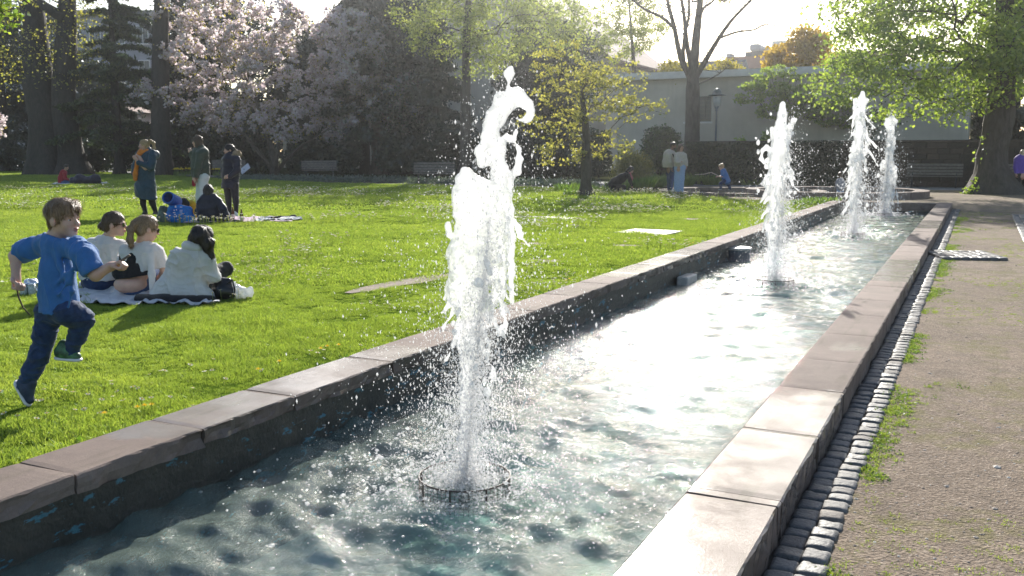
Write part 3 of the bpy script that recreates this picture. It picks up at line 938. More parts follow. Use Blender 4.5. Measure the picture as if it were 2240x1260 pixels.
# ================================================================== trees and shrubs
def unit(n, r):
    v = r.normal(size=(n, 3)); return v / np.linalg.norm(v, axis=1)[:, None]
def leaf_quads(C, r, L, W, droop=0.0, jit=0.35):
    n = len(C)
    a = unit(n, r); a[:, 2] -= droop; a /= np.linalg.norm(a, axis=1)[:, None]
    b = np.cross(a, unit(n, r)); b /= np.linalg.norm(b, axis=1)[:, None] + 1e-9
    s = (1 + jit * r.uniform(-1, 1, n))[:, None]
    nrm = np.cross(a, b)
    V = np.stack([C - a * L * s, C + b * W * s + nrm * W * .25 * s, C + a * L * s, C - b * W * s + nrm * W * .25 * s], 1).reshape(-1, 3)
    Q = np.arange(4 * n).reshape(-1, 4)
    return V, Q
def in_ell(n, c, rad, r, shell=0.35):
    d = unit(n, r); t = r.uniform(shell ** 3, 1, n) ** (1 / 3)
    return np.array(c) + d * t[:, None] * np.array(rad)
def skeleton(trunk, attr, r, bias=0.35, sag=0.0, up=0.25, rtip=0.012, expo=2.3):
    """greedy branching: every attractor joins the cheapest node so far. Returns nodes, parents, radii"""
    P = [np.array(p[:3], float) for p in trunk]; par = [-1] + list(range(len(trunk) - 1))
    plen = [0.0]
    for i in range(1, len(P)): plen.append(plen[-1] + np.linalg.norm(P[i] - P[i - 1]) * .4)
    fixed = [p[3] for p in trunk]
    start = max(1, len(trunk) // 2) if len(trunk) > 3 else len(trunk) - 1
    base = np.array(P[-1])
    order = np.argsort(np.linalg.norm(attr - base, axis=1))
    tips = []
    A = np.array(P)
    for oi in order:
        p = attr[oi]
        AA = np.array(P[start:]); d = np.linalg.norm(AA - p, axis=1)
        below = np.maximum(0, AA[:, 2] - p[2])
        cost = d + bias * np.array(plen[start:]) + below * up
        j = int(np.argmin(cost)) + start
        q = P[j]; L = np.linalg.norm(p - q)
        k = 1 if L < .35 else (2 if L < 1.2 else 3)
        prev = j
        for s_ in range(1, k + 1):
            t = s_ / k
            w = q + (p - q) * t
            if s_ < k: w = w + r.normal(size=3) * L * .07 + np.array([0, 0, 1]) * L * .10 * math.sin(math.pi * t) - np.array([0, 0, sag * L * t])
            P.append(w); par.append(prev); plen.append(plen[prev] + L / k); prev = len(P) - 1
        tips.append(prev)
    n = len(P); rad = np.zeros(n); child = np.zeros(n)
    for i in range(n - 1, -1, -1):
        rr = max(rtip, child[i] ** (1 / expo)) if child[i] > 0 else rtip
        rad[i] = rr
        if par[i] >= 0: child[par[i]] += rr ** expo
    for i, f_ in enumerate(fixed): rad[i] = f_
    return np.array(P), np.array(par), rad, np.array(tips)
def limb_mesh(name, P, par, rad, ntrunk, rmin=0.0, seed=0):
    I = np.array([i for i in range(ntrunk, len(P)) if rad[i] >= rmin])
    if not len(I): return None
    V, Q, nb = [], [], 0
    for sel, ns in ((I[rad[I] >= .05], 7), (I[(rad[I] < .05) & (rad[I] >= .02)], 5), (I[rad[I] < .02], 3)):
        if not len(sel): continue
        a, b = P[par[sel]], P[sel]
        ra, rb = np.minimum(rad[par[sel]], rad[sel] * 1.35), rad[sel]
        d = b - a; d /= np.linalg.norm(d, axis=1)[:, None] + 1e-9
        h = np.where(np.abs(d[:, 2:3]) < .9, np.array([[0, 0, 1.0]]), np.array([[1.0, 0, 0]]))
        u = np.cross(d, h); u /= np.linalg.norm(u, axis=1)[:, None]; w = np.cross(d, u)
        t = np.arange(ns) * 2 * math.pi / ns
        ring = u[:, None] * np.cos(t)[None, :, None] + w[:, None] * np.sin(t)[None, :, None]
        v = np.concatenate([a[:, None] + ring * ra[:, None, None], b[:, None] + ring * rb[:, None, None]], 1)
        V.append(v.reshape(-1, 3))
        m = len(sel); base = nb + np.arange(m)[:, None] * 2 * ns; k = np.arange(ns)[None]; k2 = (np.arange(ns) + 1)[None] % ns
        Q.append(np.stack([base + k, base + k2, base + ns + k2, base + ns + k], -1).reshape(-1, 4))
        nb += m * 2 * ns
    return mesh_np(name, np.concatenate(V), np.concatenate(Q), smooth=True)
def trunk_mesh(name, trunk, seed, n=28, flare=0.5, rough=0.06, step=0.25, lobes=5):
    pts = [Vector(p[:3]) for p in trunk]; rr = [p[3] for p in trunk]
    # resample
    S, RR = [], []
    for i in range(len(pts) - 1):
        k = max(2, int((pts[i + 1] - pts[i]).length / step))
        for j in range(k):
            t = j / k; S.append(pts[i].lerp(pts[i + 1], t)); RR.append(rr[i] + (rr[i + 1] - rr[i]) * t)
    S.append(pts[-1]); RR.append(rr[-1])
    z0 = S[0].z; V = []
    rnd = np.random.default_rng(seed); ph = rnd.uniform(0, 6.28, 4)
    for s_, r0 in zip(S, RR):
        hgt = s_.z - z0
        fl = flare * math.exp(-max(0, hgt) / (r0 * 1.1 + .05))
        for k in range(n):
            t = 2 * math.pi * k / n
            lob = 1 + .30 * fl / max(flare, .01) * (math.sin(lobes * t + ph[0]) * .5 + math.sin((lobes - 2) * t + ph[1]) * .4) * (flare > .1)
            rad = r0 * (1 + fl) * lob
            dx, dy = math.cos(t), math.sin(t)
            V.append((s_.x + dx * rad, s_.y + dy * rad, s_.z, dx, dy, r0))
    V = np.array(V, np.float32)
    nz_ = fbm(V[:, 0] * 1.2 / max(rr[0], .15), V[:, 1] * 1.2 / max(rr[0], .15), V[:, 2] * .8, seed, 3) * rough * 1.6 + fbm(V[:, 3] * 9, V[:, 4] * 9, V[:, 2] * 2.2, seed + 4, 2) * rough * .5
    V[:, 0] += V[:, 3] * nz_ * V[:, 5]; V[:, 1] += V[:, 4] * nz_ * V[:, 5]
    m = len(S); i = np.arange(n)[None]; j = np.arange(m - 1)[:, None] * n
    Q = np.stack([j + i, j + (i + 1) % n, j + n + (i + 1) % n, j + n + i], -1).reshape(-1, 4)
    return mesh_np(name, V[:, :3], Q, smooth=True)
def bark_mat(name, c1, c2):
    t = NT(name); p = t.pos((1, 1, .35))
    n_ = t.noise(p, 9, 6, 0.65, 0.4)
    c = t.ramp(n_, [(0.3, c1), (0.7, c2)])
    c = t.mix(t.ramp(t.noise(t.pos(), 1.3, 4), [(0.5, 0), (0.8, 0.4)]), c, (c2[0] * .8, c2[1] * 1.0, c2[2] * .7))
    return t.done(t.bsdf(c, 0.9, t.bump(n_, 0.9, 0.05)))
m_bark = bark_mat('grey_brown_bark', (0.045, 0.037, 0.030), (0.12, 0.10, 0.082))
m_barkd = bark_mat('dark_bark', (0.022, 0.02, 0.018), (0.06, 0.052, 0.045))
def make_tree(name, label, trunk, ells, nattr, nleaf, L, W, leafm, seed, barkm=None, cat='tree', spread=.45, group=None,
              flare=.5, rough=.06, bias=.35, droop=.15, rtip=.012, leafless=0.0, sag=0.0, rmin=0.0, up=.25, extra=None, wscale=1.0, flat=1.0, shell=.35):
    r = np.random.default_rng(seed)
    base = Vector(trunk[0][:3])
    root = empty(name, base); tag(root, label, cat, group)
    off = -base
    bm_ = barkm or m_bark
    vol = np.array([a[1][0] * a[1][1] * a[1][2] for a in ells]) ** .8; vol = vol / vol.sum()
    A = np.concatenate([in_ell(max(2, int(nattr * v)), e[0], e[1], r, shell) for e, v in zip(ells, vol)])
    P, par, rad, tips = skeleton(trunk, A, r, bias, sag, up, rtip)
    link('trunk', trunk_mesh('trunk', trunk, seed, flare=flare, rough=rough, step=max(.1, trunk[0][3] * .5)), bm_, root, loc=off)
    lm = limb_mesh('branches', P, par, rad, len(trunk), rmin)
    if lm: link('branches', lm, bm_, root, loc=off)
    if nleaf:
        use = tips[r.random(len(tips)) >= leafless]
        k = r.integers(0, len(use), nleaf)
        t = r.uniform(0, 1, nleaf)[:, None]
        C = P[use[k]] * (1 - .5 * t) + P[par[use[k]]] * .5 * t
        C = C + r.normal(size=(nleaf, 3)) * spread * np.array([1, 1, .7 * flat])
        C = C[C[:, 2] > .02]
        V, Q = leaf_quads(C, r, L, W, droop)
        link('crown', mesh_np('crown', V, Q), leafm, root, loc=off)
    return root, P, par, rad, tips
def E(u, v, d, ru, rv, rd):
    """crown ellipsoid from its place and size in the view at depth d"""
    p = atd(u, v, d); s = d / 2069.0
    return ((p.x, p.y, p.z), (ru * s * 1.0, rd, rv * s))
def G(u, v): p = at(u, v); return (p.x, p.y, 0)
def T(u, v, d, r): p = atd(u, v, d); return (p.x, p.y, p.z, r)
def dep(v): return CAM_H * 2069.0 / (v - 333.0)

mL_lime = leafmat('young_lime_leaves', [(0.14, 0.22, 0.035), (0.24, 0.33, 0.055), (0.33, 0.40, 0.085)], 0.68)
mL_lime2 = leafmat('pale_lime_leaves', [(0.17, 0.22, 0.05), (0.27, 0.32, 0.075), (0.36, 0.39, 0.12)], 0.66)
mL_yel = leafmat('golden_leaves', [(0.20, 0.19, 0.03), (0.32, 0.28, 0.04), (0.40, 0.33, 0.06)], 0.6)
mL_gold2 = leafmat('sparse_golden_leaves', [(0.20, 0.21, 0.05), (0.31, 0.30, 0.07), (0.40, 0.36, 0.10)], 0.62)
mL_gold = leafmat('orange_gold_leaves', [(0.34, 0.22, 0.02), (0.48, 0.33, 0.035)], 0.6)
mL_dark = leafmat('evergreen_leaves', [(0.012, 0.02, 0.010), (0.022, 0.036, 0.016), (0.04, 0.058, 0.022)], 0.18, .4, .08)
mL_mid = leafmat('mid_green_leaves', [(0.035, 0.06, 0.018), (0.06, 0.10, 0.025), (0.10, 0.15, 0.03)], 0.45)
mL_con = leafmat('conifer_sprays', [(0.025, 0.045, 0.018), (0.045, 0.075, 0.022), (0.09, 0.125, 0.03)], 0.4)
mL_bud = leafmat('yellow_buds', [(0.22, 0.24, 0.04), (0.34, 0.33, 0.06), (0.42, 0.38, 0.10)], 0.6)
m_petal = leafmat('magnolia_petals', [(0.66, 0.52, 0.54), (0.84, 0.77, 0.77), (0.93, 0.90, 0.88)], 0.58, .5, .03, (1.0, .98, 1.02))

# ---- big lime tree at the right, beside the path
b = G(2172, 423); d = dep(423)
tr = [(b[0], b[1], -.05, .62), T(2172, 380, d, .50), T(2168, 340, d, .46), T(2180, 300, d, .44), T(2188, 240, d, .42), T(2195, 150, d, .36), T(2200, 60, d, .30), T(2205, -60, d, .22), T(2200, -140, d, .14)]
make_tree('lime_tree', 'large lime tree with gnarled trunk and fresh green leaves beside the path', tr,
          [E(2080, 40, d, 225, 150, 3.4), E(1965, 120, d, 175, 110, 2.6), E(2180, 150, d, 110, 80, 2.4), E(1870, 165, d, 105, 60, 1.8), E(2260, 80, d, 160, 150, 3.2), E(1890, 20, d, 120, 55, 2.2),
           E(2030, 225, d, 140, 42, 1.8), E(1790, 205, d, 60, 26, 1.0), E(2100, -110, d, 200, 90, 3.2)],
          640, 30000, .062, .047, mL_lime, 11, flare=.75, rough=.16, spread=.24, bias=.22, droop=.3)
# sprouts at the foot of the trunk
# ---- bare tree in the middle distance
b = G(1512, 400); d = dep(398); b = atd(1512, 398, d)
tr = [(b.x, b.y, -.05, .42), T(1513, 360, d, .36), T(1514, 300, d, .33), T(1516, 240, d, .31), T(1516, 195, d, .30), T(1517, 150, d, .22), T(1523, 80, d, .18), T(1532, 0, d, .13), T(1540, -80, d, .07)]
root, P, par, rad, tips = make_tree('bare_tree', 'tall bare-branched tree standing before the beige building', tr, [E(1530, -60, d, 190, 60, 4)], 60, 900, .05, .035, mL_bud, 12,
          barkm=m_bark, flare=.25, rough=.05, spread=.3, bias=.5, rtip=.02, leafless=.5)
def limb(root, pts, d, r0, r1, mat, nm='limb', twigs=14, seed=1):
    """one bent limb with side twigs, on a given tree"""
    r = np.random.default_rng(seed)
    P_ = [atd(u, v, d + dd) for (u, v, dd) in pts]
    n = len(P_)
    # smooth the polyline
    Q_ = []
    for i in range(n - 1):
        p0, p1, p2, p3 = P_[max(0, i - 1)], P_[i], P_[i + 1], P_[min(n - 1, i + 2)]
        for k in range(5):
            t = k / 5
            Q_.append(0.5 * ((2 * p1) + (p2 - p0) * t + (2 * p0 - 5 * p1 + 4 * p2 - p3) * t * t + (3 * p1 - p0 - 3 * p2 + p3) * t ** 3))
    Q_.append(P_[-1]); m = len(Q_)
    mb = MB(); mb.tube(Q_, [r0 + (r1 - r0) * (i / (m - 1)) ** .8 for i in range(m)], 9)
    for i in range(twigs):
        k = int(r.integers(m // 4, m - 1)); p = Q_[k]; L = r.uniform(.5, 1.7)
        dv = Vector(r.normal(size=3)); dv.z = abs(dv.z) * .9 + .25; dv.normalize()
        q = [p]; cur = p.copy()
        for s_ in range(4):
            dv = (dv + Vector(r.normal(size=3)) * .28).normalized(); cur = cur + dv * L / 4; q.append(cur.copy())
            if s_ in (1, 2):
                e = cur + (dv + Vector(r.normal(size=3)) * .7).normalized() * L * .4
                mb.tube([cur, (cur + e) / 2 + Vector(r.normal(size=3)) * .04, e], [.010, .008, .004], 3, False)
        mb.tube(q, [r1 * .7 + .006, .012, .01, .007, .004], 4, False)
    return mb.build(nm, mat, root, smooth=True, loc=-root.location)
limb(root, [(1515, 175, 0), (1490, 130, .1), (1475, 60, .3), (1462, 10, .4), (1452, -50, .5)], d, .15, .06, m_bark, seed=1)
limb(root, [(1475, 62, .3), (1448, 38, .3), (1410, 20, .4), (1378, -5, .5)], d, .08, .035, m_bark, seed=2)
limb(root, [(1517, 178, 0), (1545, 130, -.2), (1570, 88, -.4), (1600, 45, -.5), (1645, -2, -.7)], d, .15, .05, m_bark, seed=3)
limb(root, [(1572, 84, -.4), (1612, 70, -.4), (1650, 65, -.5), (1672, 54, -.6), (1712, 60, -.7)], d, .06, .015, m_bark, seed=4)
limb(root, [(1517, 165, 0), (1503, 100, .5), (1497, 40, .7), (1488, -20, .8)], d, .14, .06, m_bark, seed=5)
limb(root, [(1514, 190, 0), (1497, 140, -.5), (1496, 90, -.8), (1507, 30, -1), (1505, -30, -1)], d, .11, .04, m_bark, seed=6)
limb(root, [(1520, 187, 0), (1548, 175, .2), (1575, 160, .3), (1596, 142, .3)], d, .05, .018, m_bark, seed=7, twigs=6)
limb(root, [(1525, 60, 0), (1538, 20, .2), (1560, 2, .2), (1590, -30, .3)], d, .08, .03, m_bark, seed=8)
# ---- small golden-leaved tree with many stems
b = G(1281, 428); d = dep(428)
tr = [(b[0], b[1], -.05, .21), T(1281, 400, d, .16), T(1282, 370, d, .15), T(1283, 340, d, .14), T(1283, 300, d, .12), T(1280, 260, d, .09), T(1272, 200, d, .05)]
make_tree('golden_tree', 'slender many-stemmed tree with sparse golden leaves on the lawn edge', tr,
          [E(1280, 200, d, 130, 70, 1.5), E(1215, 260, d, 95, 40, 1.2), E(1360, 235, d, 110, 32, 1.2), E(1240, 140, d, 80, 55, 1.2), E(1350, 165, d, 75, 40, 1.2), E(1300, 320, d, 85, 45, 1.0), E(1430, 225, d, 65, 12, .7), E(1215, 330, d, 60, 40, .9)],
          400, 4400, .05, .034, mL_gold2, 13, flare=.45, rough=.12, spread=.10, bias=.55, rtip=.006, up=.1, flat=.6)
# ---- wispy tree on the skyline
d = 58
make_tree('wispy_tree', 'thin wispy tree with tiny new leaves against the white sky', [T(1398, 385, d, .22)[:2] + (0, .22), T(1394, 300, d, .2), T(1388, 200, d, .16), T(1385, 120, d, .12), T(1380, 60, d, .08), T(1376, 0, d, .05)],
          [E(1380, 40, d, 75, 80, 2.2), E(1420, 60, d, 50, 50, 1.6), E(1345, 95, d, 45, 45, 1.5), E(1380, -60, d, 70, 60, 2)], 340, 12000, .06, .045, mL_lime2, 14, spread=.18, bias=.5, rtip=.007)
# ---- yellow shrubs and small trees before the beige building
d = 47
make_tree('golden_maple', 'small round maple in orange-gold leaf behind the lamp post', [T(1745, 385, d, .16)[:2] + (0, .16), T(1745, 250, d, .12), T(1745, 180, d, .09)],
          [E(1735, 125, d, 58, 38, 1.1), E(1780, 100, d, 40, 35, 1), E(1700, 140, d, 34, 26, .8), E(1770, 75, d, 35, 22, .8)], 150, 5200, .085, .065, mL_gold, 15, spread=.2)
make_tree('golden_sapling', 'low tree in yellow leaf behind the bare tree trunk', [T(1590, 385, d + 1, .1)[:2] + (0, .1), T(1588, 250, d + 1, .08), T(1585, 185, d + 1, .05)],
          [E(1580, 152, d + 1, 38, 22, .8), E(1480, 155, d + 1, 42, 20, .8), E(1540, 160, d + 1, 30, 14, .6)], 90, 2200, .07, .05, mL_yel, 16, spread=.18)
d = 43.5
make_tree('spreading_shrub', 'spreading shrub tree with layered lime-green leaves against the beige wall', [T(1725, 390, d, .12)[:2] + (0, .12), T(1725, 330, d, .1), T(1728, 290, d, .09), T(1735, 255, d, .06)],
          [E(1730, 205, d, 75, 22, 1.0), E(1675, 190, d, 55, 16, .8), E(1770, 235, d, 70, 25, .9), E(1700, 240, d, 60, 20, .8), E(1830, 250, d, 60, 35, .9), E(1640, 215, d, 50, 12, .6), E(1700, 165, d, 55, 20, .8)], 260, 9000, .06, .04, mL_lime, 17, spread=.12, flat=.5, bias=.5, rtip=.006)
make_tree('spreading_shrub', 'bare twiggy shrub against the right half of the beige wall', [T(1985, 390, d, .16)[:2] + (0, .16), T(1988, 330, d, .12), T(1996, 280, d, .1), T(2000, 240, d, .07)],
          [E(1940, 245, d, 60, 40, .9), E(2010, 235, d, 50, 30, .9), E(1890, 270, d, 40, 35, .8)], 160, 3200, .06, .04, mL_mid, 18, spread=.14, bias=.5, rtip=.007)
# ---- dense pale-leaved tree at the top middle
d = 52
make_tree('pale_lime_tree', 'tree with dense pale yellow-green leaves hanging before the house', [T(1018, 385, d, .34)[:2] + (0, .34), T(1018, 300, d, .3), T(1019, 200, d, .27), T(1020, 100, d, .22), T(1025, 0, d, .16), T(1030, -80, d, .1)],
          [E(1000, 60, d, 130, 70, 2.6), E(1110, 55, d, 110, 75, 2.6), E(930, 20, d, 70, 55, 2), E(1185, 30, d, 90, 80, 2.4), E(1060, 150, d, 75, 30, 1.4), E(1010, -60, d, 190, 60, 3), E(1260, 60, d, 60, 75, 1.8)],
          520, 19000, .07, .05, mL_lime2, 19, spread=.24, bias=.25)
# ---- conifers
def conifer(name, label, u, vb, d, h, w, seed, lm=None, nl=16000, L=.16, W=.03, group=None):
    r = np.random.default_rng(seed)
    p = atd(u, vb, d); root = empty(name, (p.x, p.y, 0)); tag(root, label, 'conifer', group)
    tk = [(0, 0, -.05, h * .022), (0, 0, h * .5, h * .014), (0, 0, h, .02)]
    link('trunk', trunk_mesh('trunk', tk, seed, flare=.3, step=.6), m_barkd, root)
    mb_v, mb_q, nb = [], [], 0
    nbz = int(h * 5.5); C = []; mb = MB()
    for i in range(nbz):
        z = h * (.10 + .9 * (i + r.random()) / nbz); a = r.uniform(0, 6.28)
        L0 = w * (1 - (z / h)) ** .75 * r.uniform(.55, 1.1) + .25
        e = Vector((math.cos(a) * L0, math.sin(a) * L0, z + L0 * r.uniform(-.25, .12)))
        s0 = Vector((0, 0, z))
        mdl = s0.lerp(e, .5) + Vector((0, 0, L0 * .1))
        mb.tube([s0, mdl, e], [.035, .022, .008], 4, False)
        m = int(nl * (L0 ** 1.3))
        t = r.uniform(.12, 1, m)
        pts = np.array([s0.lerp(mdl, min(1, x * 2)) if x < .5 else mdl.lerp(e, x * 2 - 1) for x in t[:max(4, m // 40)]])
        reps = r.integers(0, len(pts), m)
        C.append(pts[reps] + r.normal(size=(m, 3)) * np.array([.22, .22, .09]) * (.5 + .35 * L0 / max(w, .1)))
    mb.build('branches', m_barkd, root)
    C = np.concatenate(C)
    if len(C) > nl: C = C[r.choice(len(C), nl, replace=False)]
    V, Q = leaf_quads(C, r, L, W, .35)
    link('crown', mesh_np('crown', V, Q), lm or mL_con, root)
    return root
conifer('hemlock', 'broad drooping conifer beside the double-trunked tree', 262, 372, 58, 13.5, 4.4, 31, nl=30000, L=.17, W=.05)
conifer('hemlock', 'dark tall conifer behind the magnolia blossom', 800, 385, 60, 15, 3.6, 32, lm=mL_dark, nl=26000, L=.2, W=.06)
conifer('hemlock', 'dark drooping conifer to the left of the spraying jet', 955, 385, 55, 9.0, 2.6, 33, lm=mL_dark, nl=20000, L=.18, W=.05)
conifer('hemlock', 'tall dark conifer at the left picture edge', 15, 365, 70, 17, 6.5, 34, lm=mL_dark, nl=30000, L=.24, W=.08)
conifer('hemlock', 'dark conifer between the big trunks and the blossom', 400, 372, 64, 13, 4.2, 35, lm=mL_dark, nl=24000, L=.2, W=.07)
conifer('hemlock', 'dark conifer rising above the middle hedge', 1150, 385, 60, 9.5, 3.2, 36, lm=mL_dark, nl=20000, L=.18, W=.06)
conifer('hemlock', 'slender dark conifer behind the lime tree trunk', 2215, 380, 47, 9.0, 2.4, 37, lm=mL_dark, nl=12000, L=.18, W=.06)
# ---- dense dark yews that close the background
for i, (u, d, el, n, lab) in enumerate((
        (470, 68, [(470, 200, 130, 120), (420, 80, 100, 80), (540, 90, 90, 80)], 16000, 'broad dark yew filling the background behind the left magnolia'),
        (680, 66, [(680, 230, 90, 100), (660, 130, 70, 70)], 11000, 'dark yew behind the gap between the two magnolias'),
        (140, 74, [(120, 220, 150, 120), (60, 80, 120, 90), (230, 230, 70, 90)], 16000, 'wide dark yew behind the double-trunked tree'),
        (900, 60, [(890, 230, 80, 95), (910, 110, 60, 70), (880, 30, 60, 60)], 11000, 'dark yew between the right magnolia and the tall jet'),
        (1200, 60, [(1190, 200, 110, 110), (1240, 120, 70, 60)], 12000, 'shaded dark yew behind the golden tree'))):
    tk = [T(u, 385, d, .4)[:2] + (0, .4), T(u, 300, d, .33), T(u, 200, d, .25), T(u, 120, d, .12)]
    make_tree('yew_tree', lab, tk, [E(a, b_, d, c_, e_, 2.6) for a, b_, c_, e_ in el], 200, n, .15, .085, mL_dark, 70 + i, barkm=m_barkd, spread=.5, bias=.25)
# ---- the big dark double trunk at the left
d = 58
root, *_ = make_tree('old_lime_tree', 'huge dark double-trunked tree at the left with yellow buds', [T(112, 378, d, 1.25)[:2] + (-.1, 1.25), T(108, 330, d, 1.05), T(98, 260, d, .95), T(85, 190, d, .85), T(78, 100, d, .75), T(70, 0, d, .6), T(66, -120, d, .5), T(80, -260, d, .38), T(90, -400, d, .2)],
          [E(60, 110, d, 110, 80, 4), E(150, 150, d, 80, 70, 3.5), E(90, 20, d, 150, 60, 4), E(20, 190, d, 60, 40, 3), E(190, 90, d, 60, 80, 2.5), E(90, -80, d, 160, 60, 4), E(60, -230, d, 240, 90, 6), E(150, -380, d, 220, 90, 6), E(-120, -300, d, 160, 110, 5)],
          720, 9500, .075, .055, mL_bud, 21, barkm=m_barkd, flare=.35, rough=.08, spread=.38, bias=.3, rtip=.012, sag=.1)
t2 = [T(160, 378, d - .5, .95)[:2] + (-.1, .95), T(156, 340, d - .5, .75), T(142, 260, d - .5, .68), T(140, 180, d - .5, .66), T(146, 80, d - .5, .6), T(148, -20, d - .5, .5), T(150, -120, d - .5, .3)]
link('trunk', trunk_mesh('trunk', t2, 22, flare=.35, rough=.07, step=.5), m_barkd, root, loc=-root.location)
mb = MB(); P2 = [atd(u, v, d - 1) for u, v in ((140, 40), (100, 15), (60, -10), (20, -40))]
mb.tube(P2, [.34, .28, .24, .2], 10); mb.build('limb', m_barkd, root, smooth=True, loc=-root.location)
# trunk at 350
d = 56
make_tree('dark_trunk_tree', 'tall dark straight trunk rising behind the left magnolia branch', [T(352, 381, d, .62)[:2] + (-.1, .62), T(352, 300, d, .55), T(352, 200, d, .5), T(350, 100, d, .46), T(352, 0, d, .4), T(354, -120, d, .32), T(360, -260, d, .22), T(362, -360, d, .12)],
          [E(360, -90, d, 140, 50, 4), E(300, -60, d, 120, 40, 3), E(380, -220, d, 210, 80, 5), E(340, -350, d, 200, 80, 5)], 420, 6500, .08, .06, mL_bud, 23, barkm=m_barkd, flare=.3, spread=.4, up=0)
# near twig with bright leaves hanging into the top left corner
make_tree('leafy_twig', 'bright green leafy twig hanging into the top left corner', [T(-160, -120, 9, .03), T(-80, -50, 9, .022), T(-30, -10, 9, .016), T(0, 15, 9, .01)],
          [E(25, 20, 9, 30, 26, .15), E(10, 45, 9, 20, 20, .12)], 26, 120, .028, .022, mL_lime, 24, cat='twig', spread=.03, flare=0, rough=.02, rtip=.003, bias=.6)
# ---- magnolias
def magnolia(name, label, trunks, ells, nattr, nbl, seed, d, nleaf=2500):
    r = np.random.default_rng(seed)
    root, P, par, rad, tips = make_tree(name, label, trunks[0], ells, nattr, nleaf, .075, .045, mL_yel, seed, cat='magnolia', flare=.3, spread=.22, bias=.3, rtip=.010, shell=.45)
    for k, t_ in enumerate(trunks[1:]):
        link('trunk', trunk_mesh('trunk', t_, seed + k + 1, n=16, flare=.1, step=.3), m_bark, root, loc=-root.location)
    k = r.integers(0, len(tips), nbl)
    t = r.uniform(0, 1, nbl)[:, None] ** 1.5
    C = P[tips[k]] * (1 - .6 * t) + P[par[tips[k]]] * .6 * t + r.normal(size=(nbl, 3)) * .13
    Vs = []
    up = unit(nbl, r) * .7 + np.array([0, 0, .9]); up /= np.linalg.norm(up, axis=1)[:, None]
    s = .135 * r.uniform(.6, 1.3, nbl)[:, None]
    h = unit(nbl, r); u_ = np.cross(up, h); u_ /= np.linalg.norm(u_, axis=1)[:, None]; w_ = np.cross(up, u_)
    for q in range(6):
        a = 2 * math.pi * q / 6 + r.uniform(-.3, .3)
        o_ = u_ * math.cos(a) + w_ * math.sin(a); side = -u_ * math.sin(a) + w_ * math.cos(a)
        op = r.uniform(.35, 1.0, nbl)[:, None]
        tip = C + (up * (1 - .45 * op) + o_ * op) * s * 1.25
        mdl = C + (up * .5 + o_ * (.35 + .35 * op)) * s
        Vs.append(np.stack([C, mdl + side * s * .38, tip, mdl - side * s * .38], 1))
    V = np.stack(Vs, 1).reshape(-1, 3)
    Q = np.arange(len(V)).reshape(-1, 4)
    link('blossom', mesh_np('blossom', V, Q), m_petal, root, loc=-root.location)
    return root
d = dep(383)
b = at(600, 383)
magnolia('magnolia_tree', 'large blossoming magnolia with pale pink flowers, nearer the standing women',
         [[(b.x, b.y, -.05, .26), T(600, 360, d, .2), T(597, 340, d, .18), T(590, 310, d, .15), T(575, 270, d, .13), T(555, 200, d, .1), T(530, 120, d, .07)],
          [(b.x, b.y, 0, .16), T(580, 350, d - .2, .14), T(560, 325, d - .3, .12), T(540, 300, d - .3, .1), T(500, 270, d - .3, .07)],
          [(b.x, b.y, 0, .16), T(625, 350, d, .14), T(660, 318, d, .12), T(700, 295, d, .1), T(735, 270, d, .07)],
          [(b.x, b.y, 0, .12), T(606, 345, d - .4, .1), T(610, 310, d - .5, .09), T(612, 270, d - .5, .06)]],
         [E(540, 60, d, 120, 90, 2.6), E(440, 130, d, 85, 75, 2.3), E(580, 170, d, 85, 80, 2.3), E(400, 220, d, 85, 45, 1.8), E(500, 250, d, 110, 50, 2), E(330, 200, d, 50, 32, 1.2), E(285, 215, d, 26, 10, .5), E(620, 270, d, 55, 45, 1.6), E(400, 30, d, 60, 45, 1.8), E(340, 95, d, 22, 14, .6), E(630, 60, d, 45, 50, 1.5)],
         420, 8200, 41, d, 7000)
d2 = d + 3
b2 = atd(830, 385, d2)
magnolia('magnolia_tree', 'blossoming magnolia with mauve-pink flowers, behind and right of the larger one',
         [[(b2.x, b2.y, -.05, .55), T(829, 340, d2, .45), T(826, 300, d2, .40), T(822, 260, d2, .34), T(815, 200, d2, .24), T(805, 120, d2, .14), T(795, 60, d2, .08)]],
         [E(760, 70, d2, 85, 55, 2.2), E(830, 100, d2, 48, 60, 2), E(760, 160, d2, 90, 60, 2.4), E(860, 200, d2, 62, 50, 2), E(800, 260, d2, 75, 38, 1.8), E(700, 220, d2, 55, 60, 1.8), E(715, 290, d2, 40, 25, 1.0), E(890, 250, d2, 40, 40, 1.3)],
         330, 7000, 42, d2, 3500)
b3 = atd(-28, 372, 60)
magnolia('magnolia_tree', 'sliver of mauve magnolia blossom at the left picture edge', [[(b3.x, b3.y, 0, .15), T(-25, 320, 60, .1), T(-15, 280, 60, .06)]], [E(-15, 265, 60, 30, 38, 1)], 50, 420, 43, 60, 100)

# ---- far-off wood that closes the horizon
r = np.random.default_rng(91); C = []
for i in range(46):
    u = -160 + i * 33 + r.uniform(-12, 12)
    p = atd(u, 330, 104 + r.uniform(-5, 5)); h_ = r.uniform(6, 9.5) if u < 1250 else r.uniform(4, 5)
    C.append(in_ell(420, (p.x, p.y, h_ * .5), (2.6, 2.2, h_ * .55), r, .5))
C = np.concatenate(C); C[:, 2] = np.abs(C[:, 2]) + .1
V, Q = leaf_quads(C, r, .42, .28, .1)
o = link('woods', mesh_np('woods', V, Q), mL_dark); tag(o, 'dark belt of trees closing the horizon behind the park', 'woods', kind='stuff')
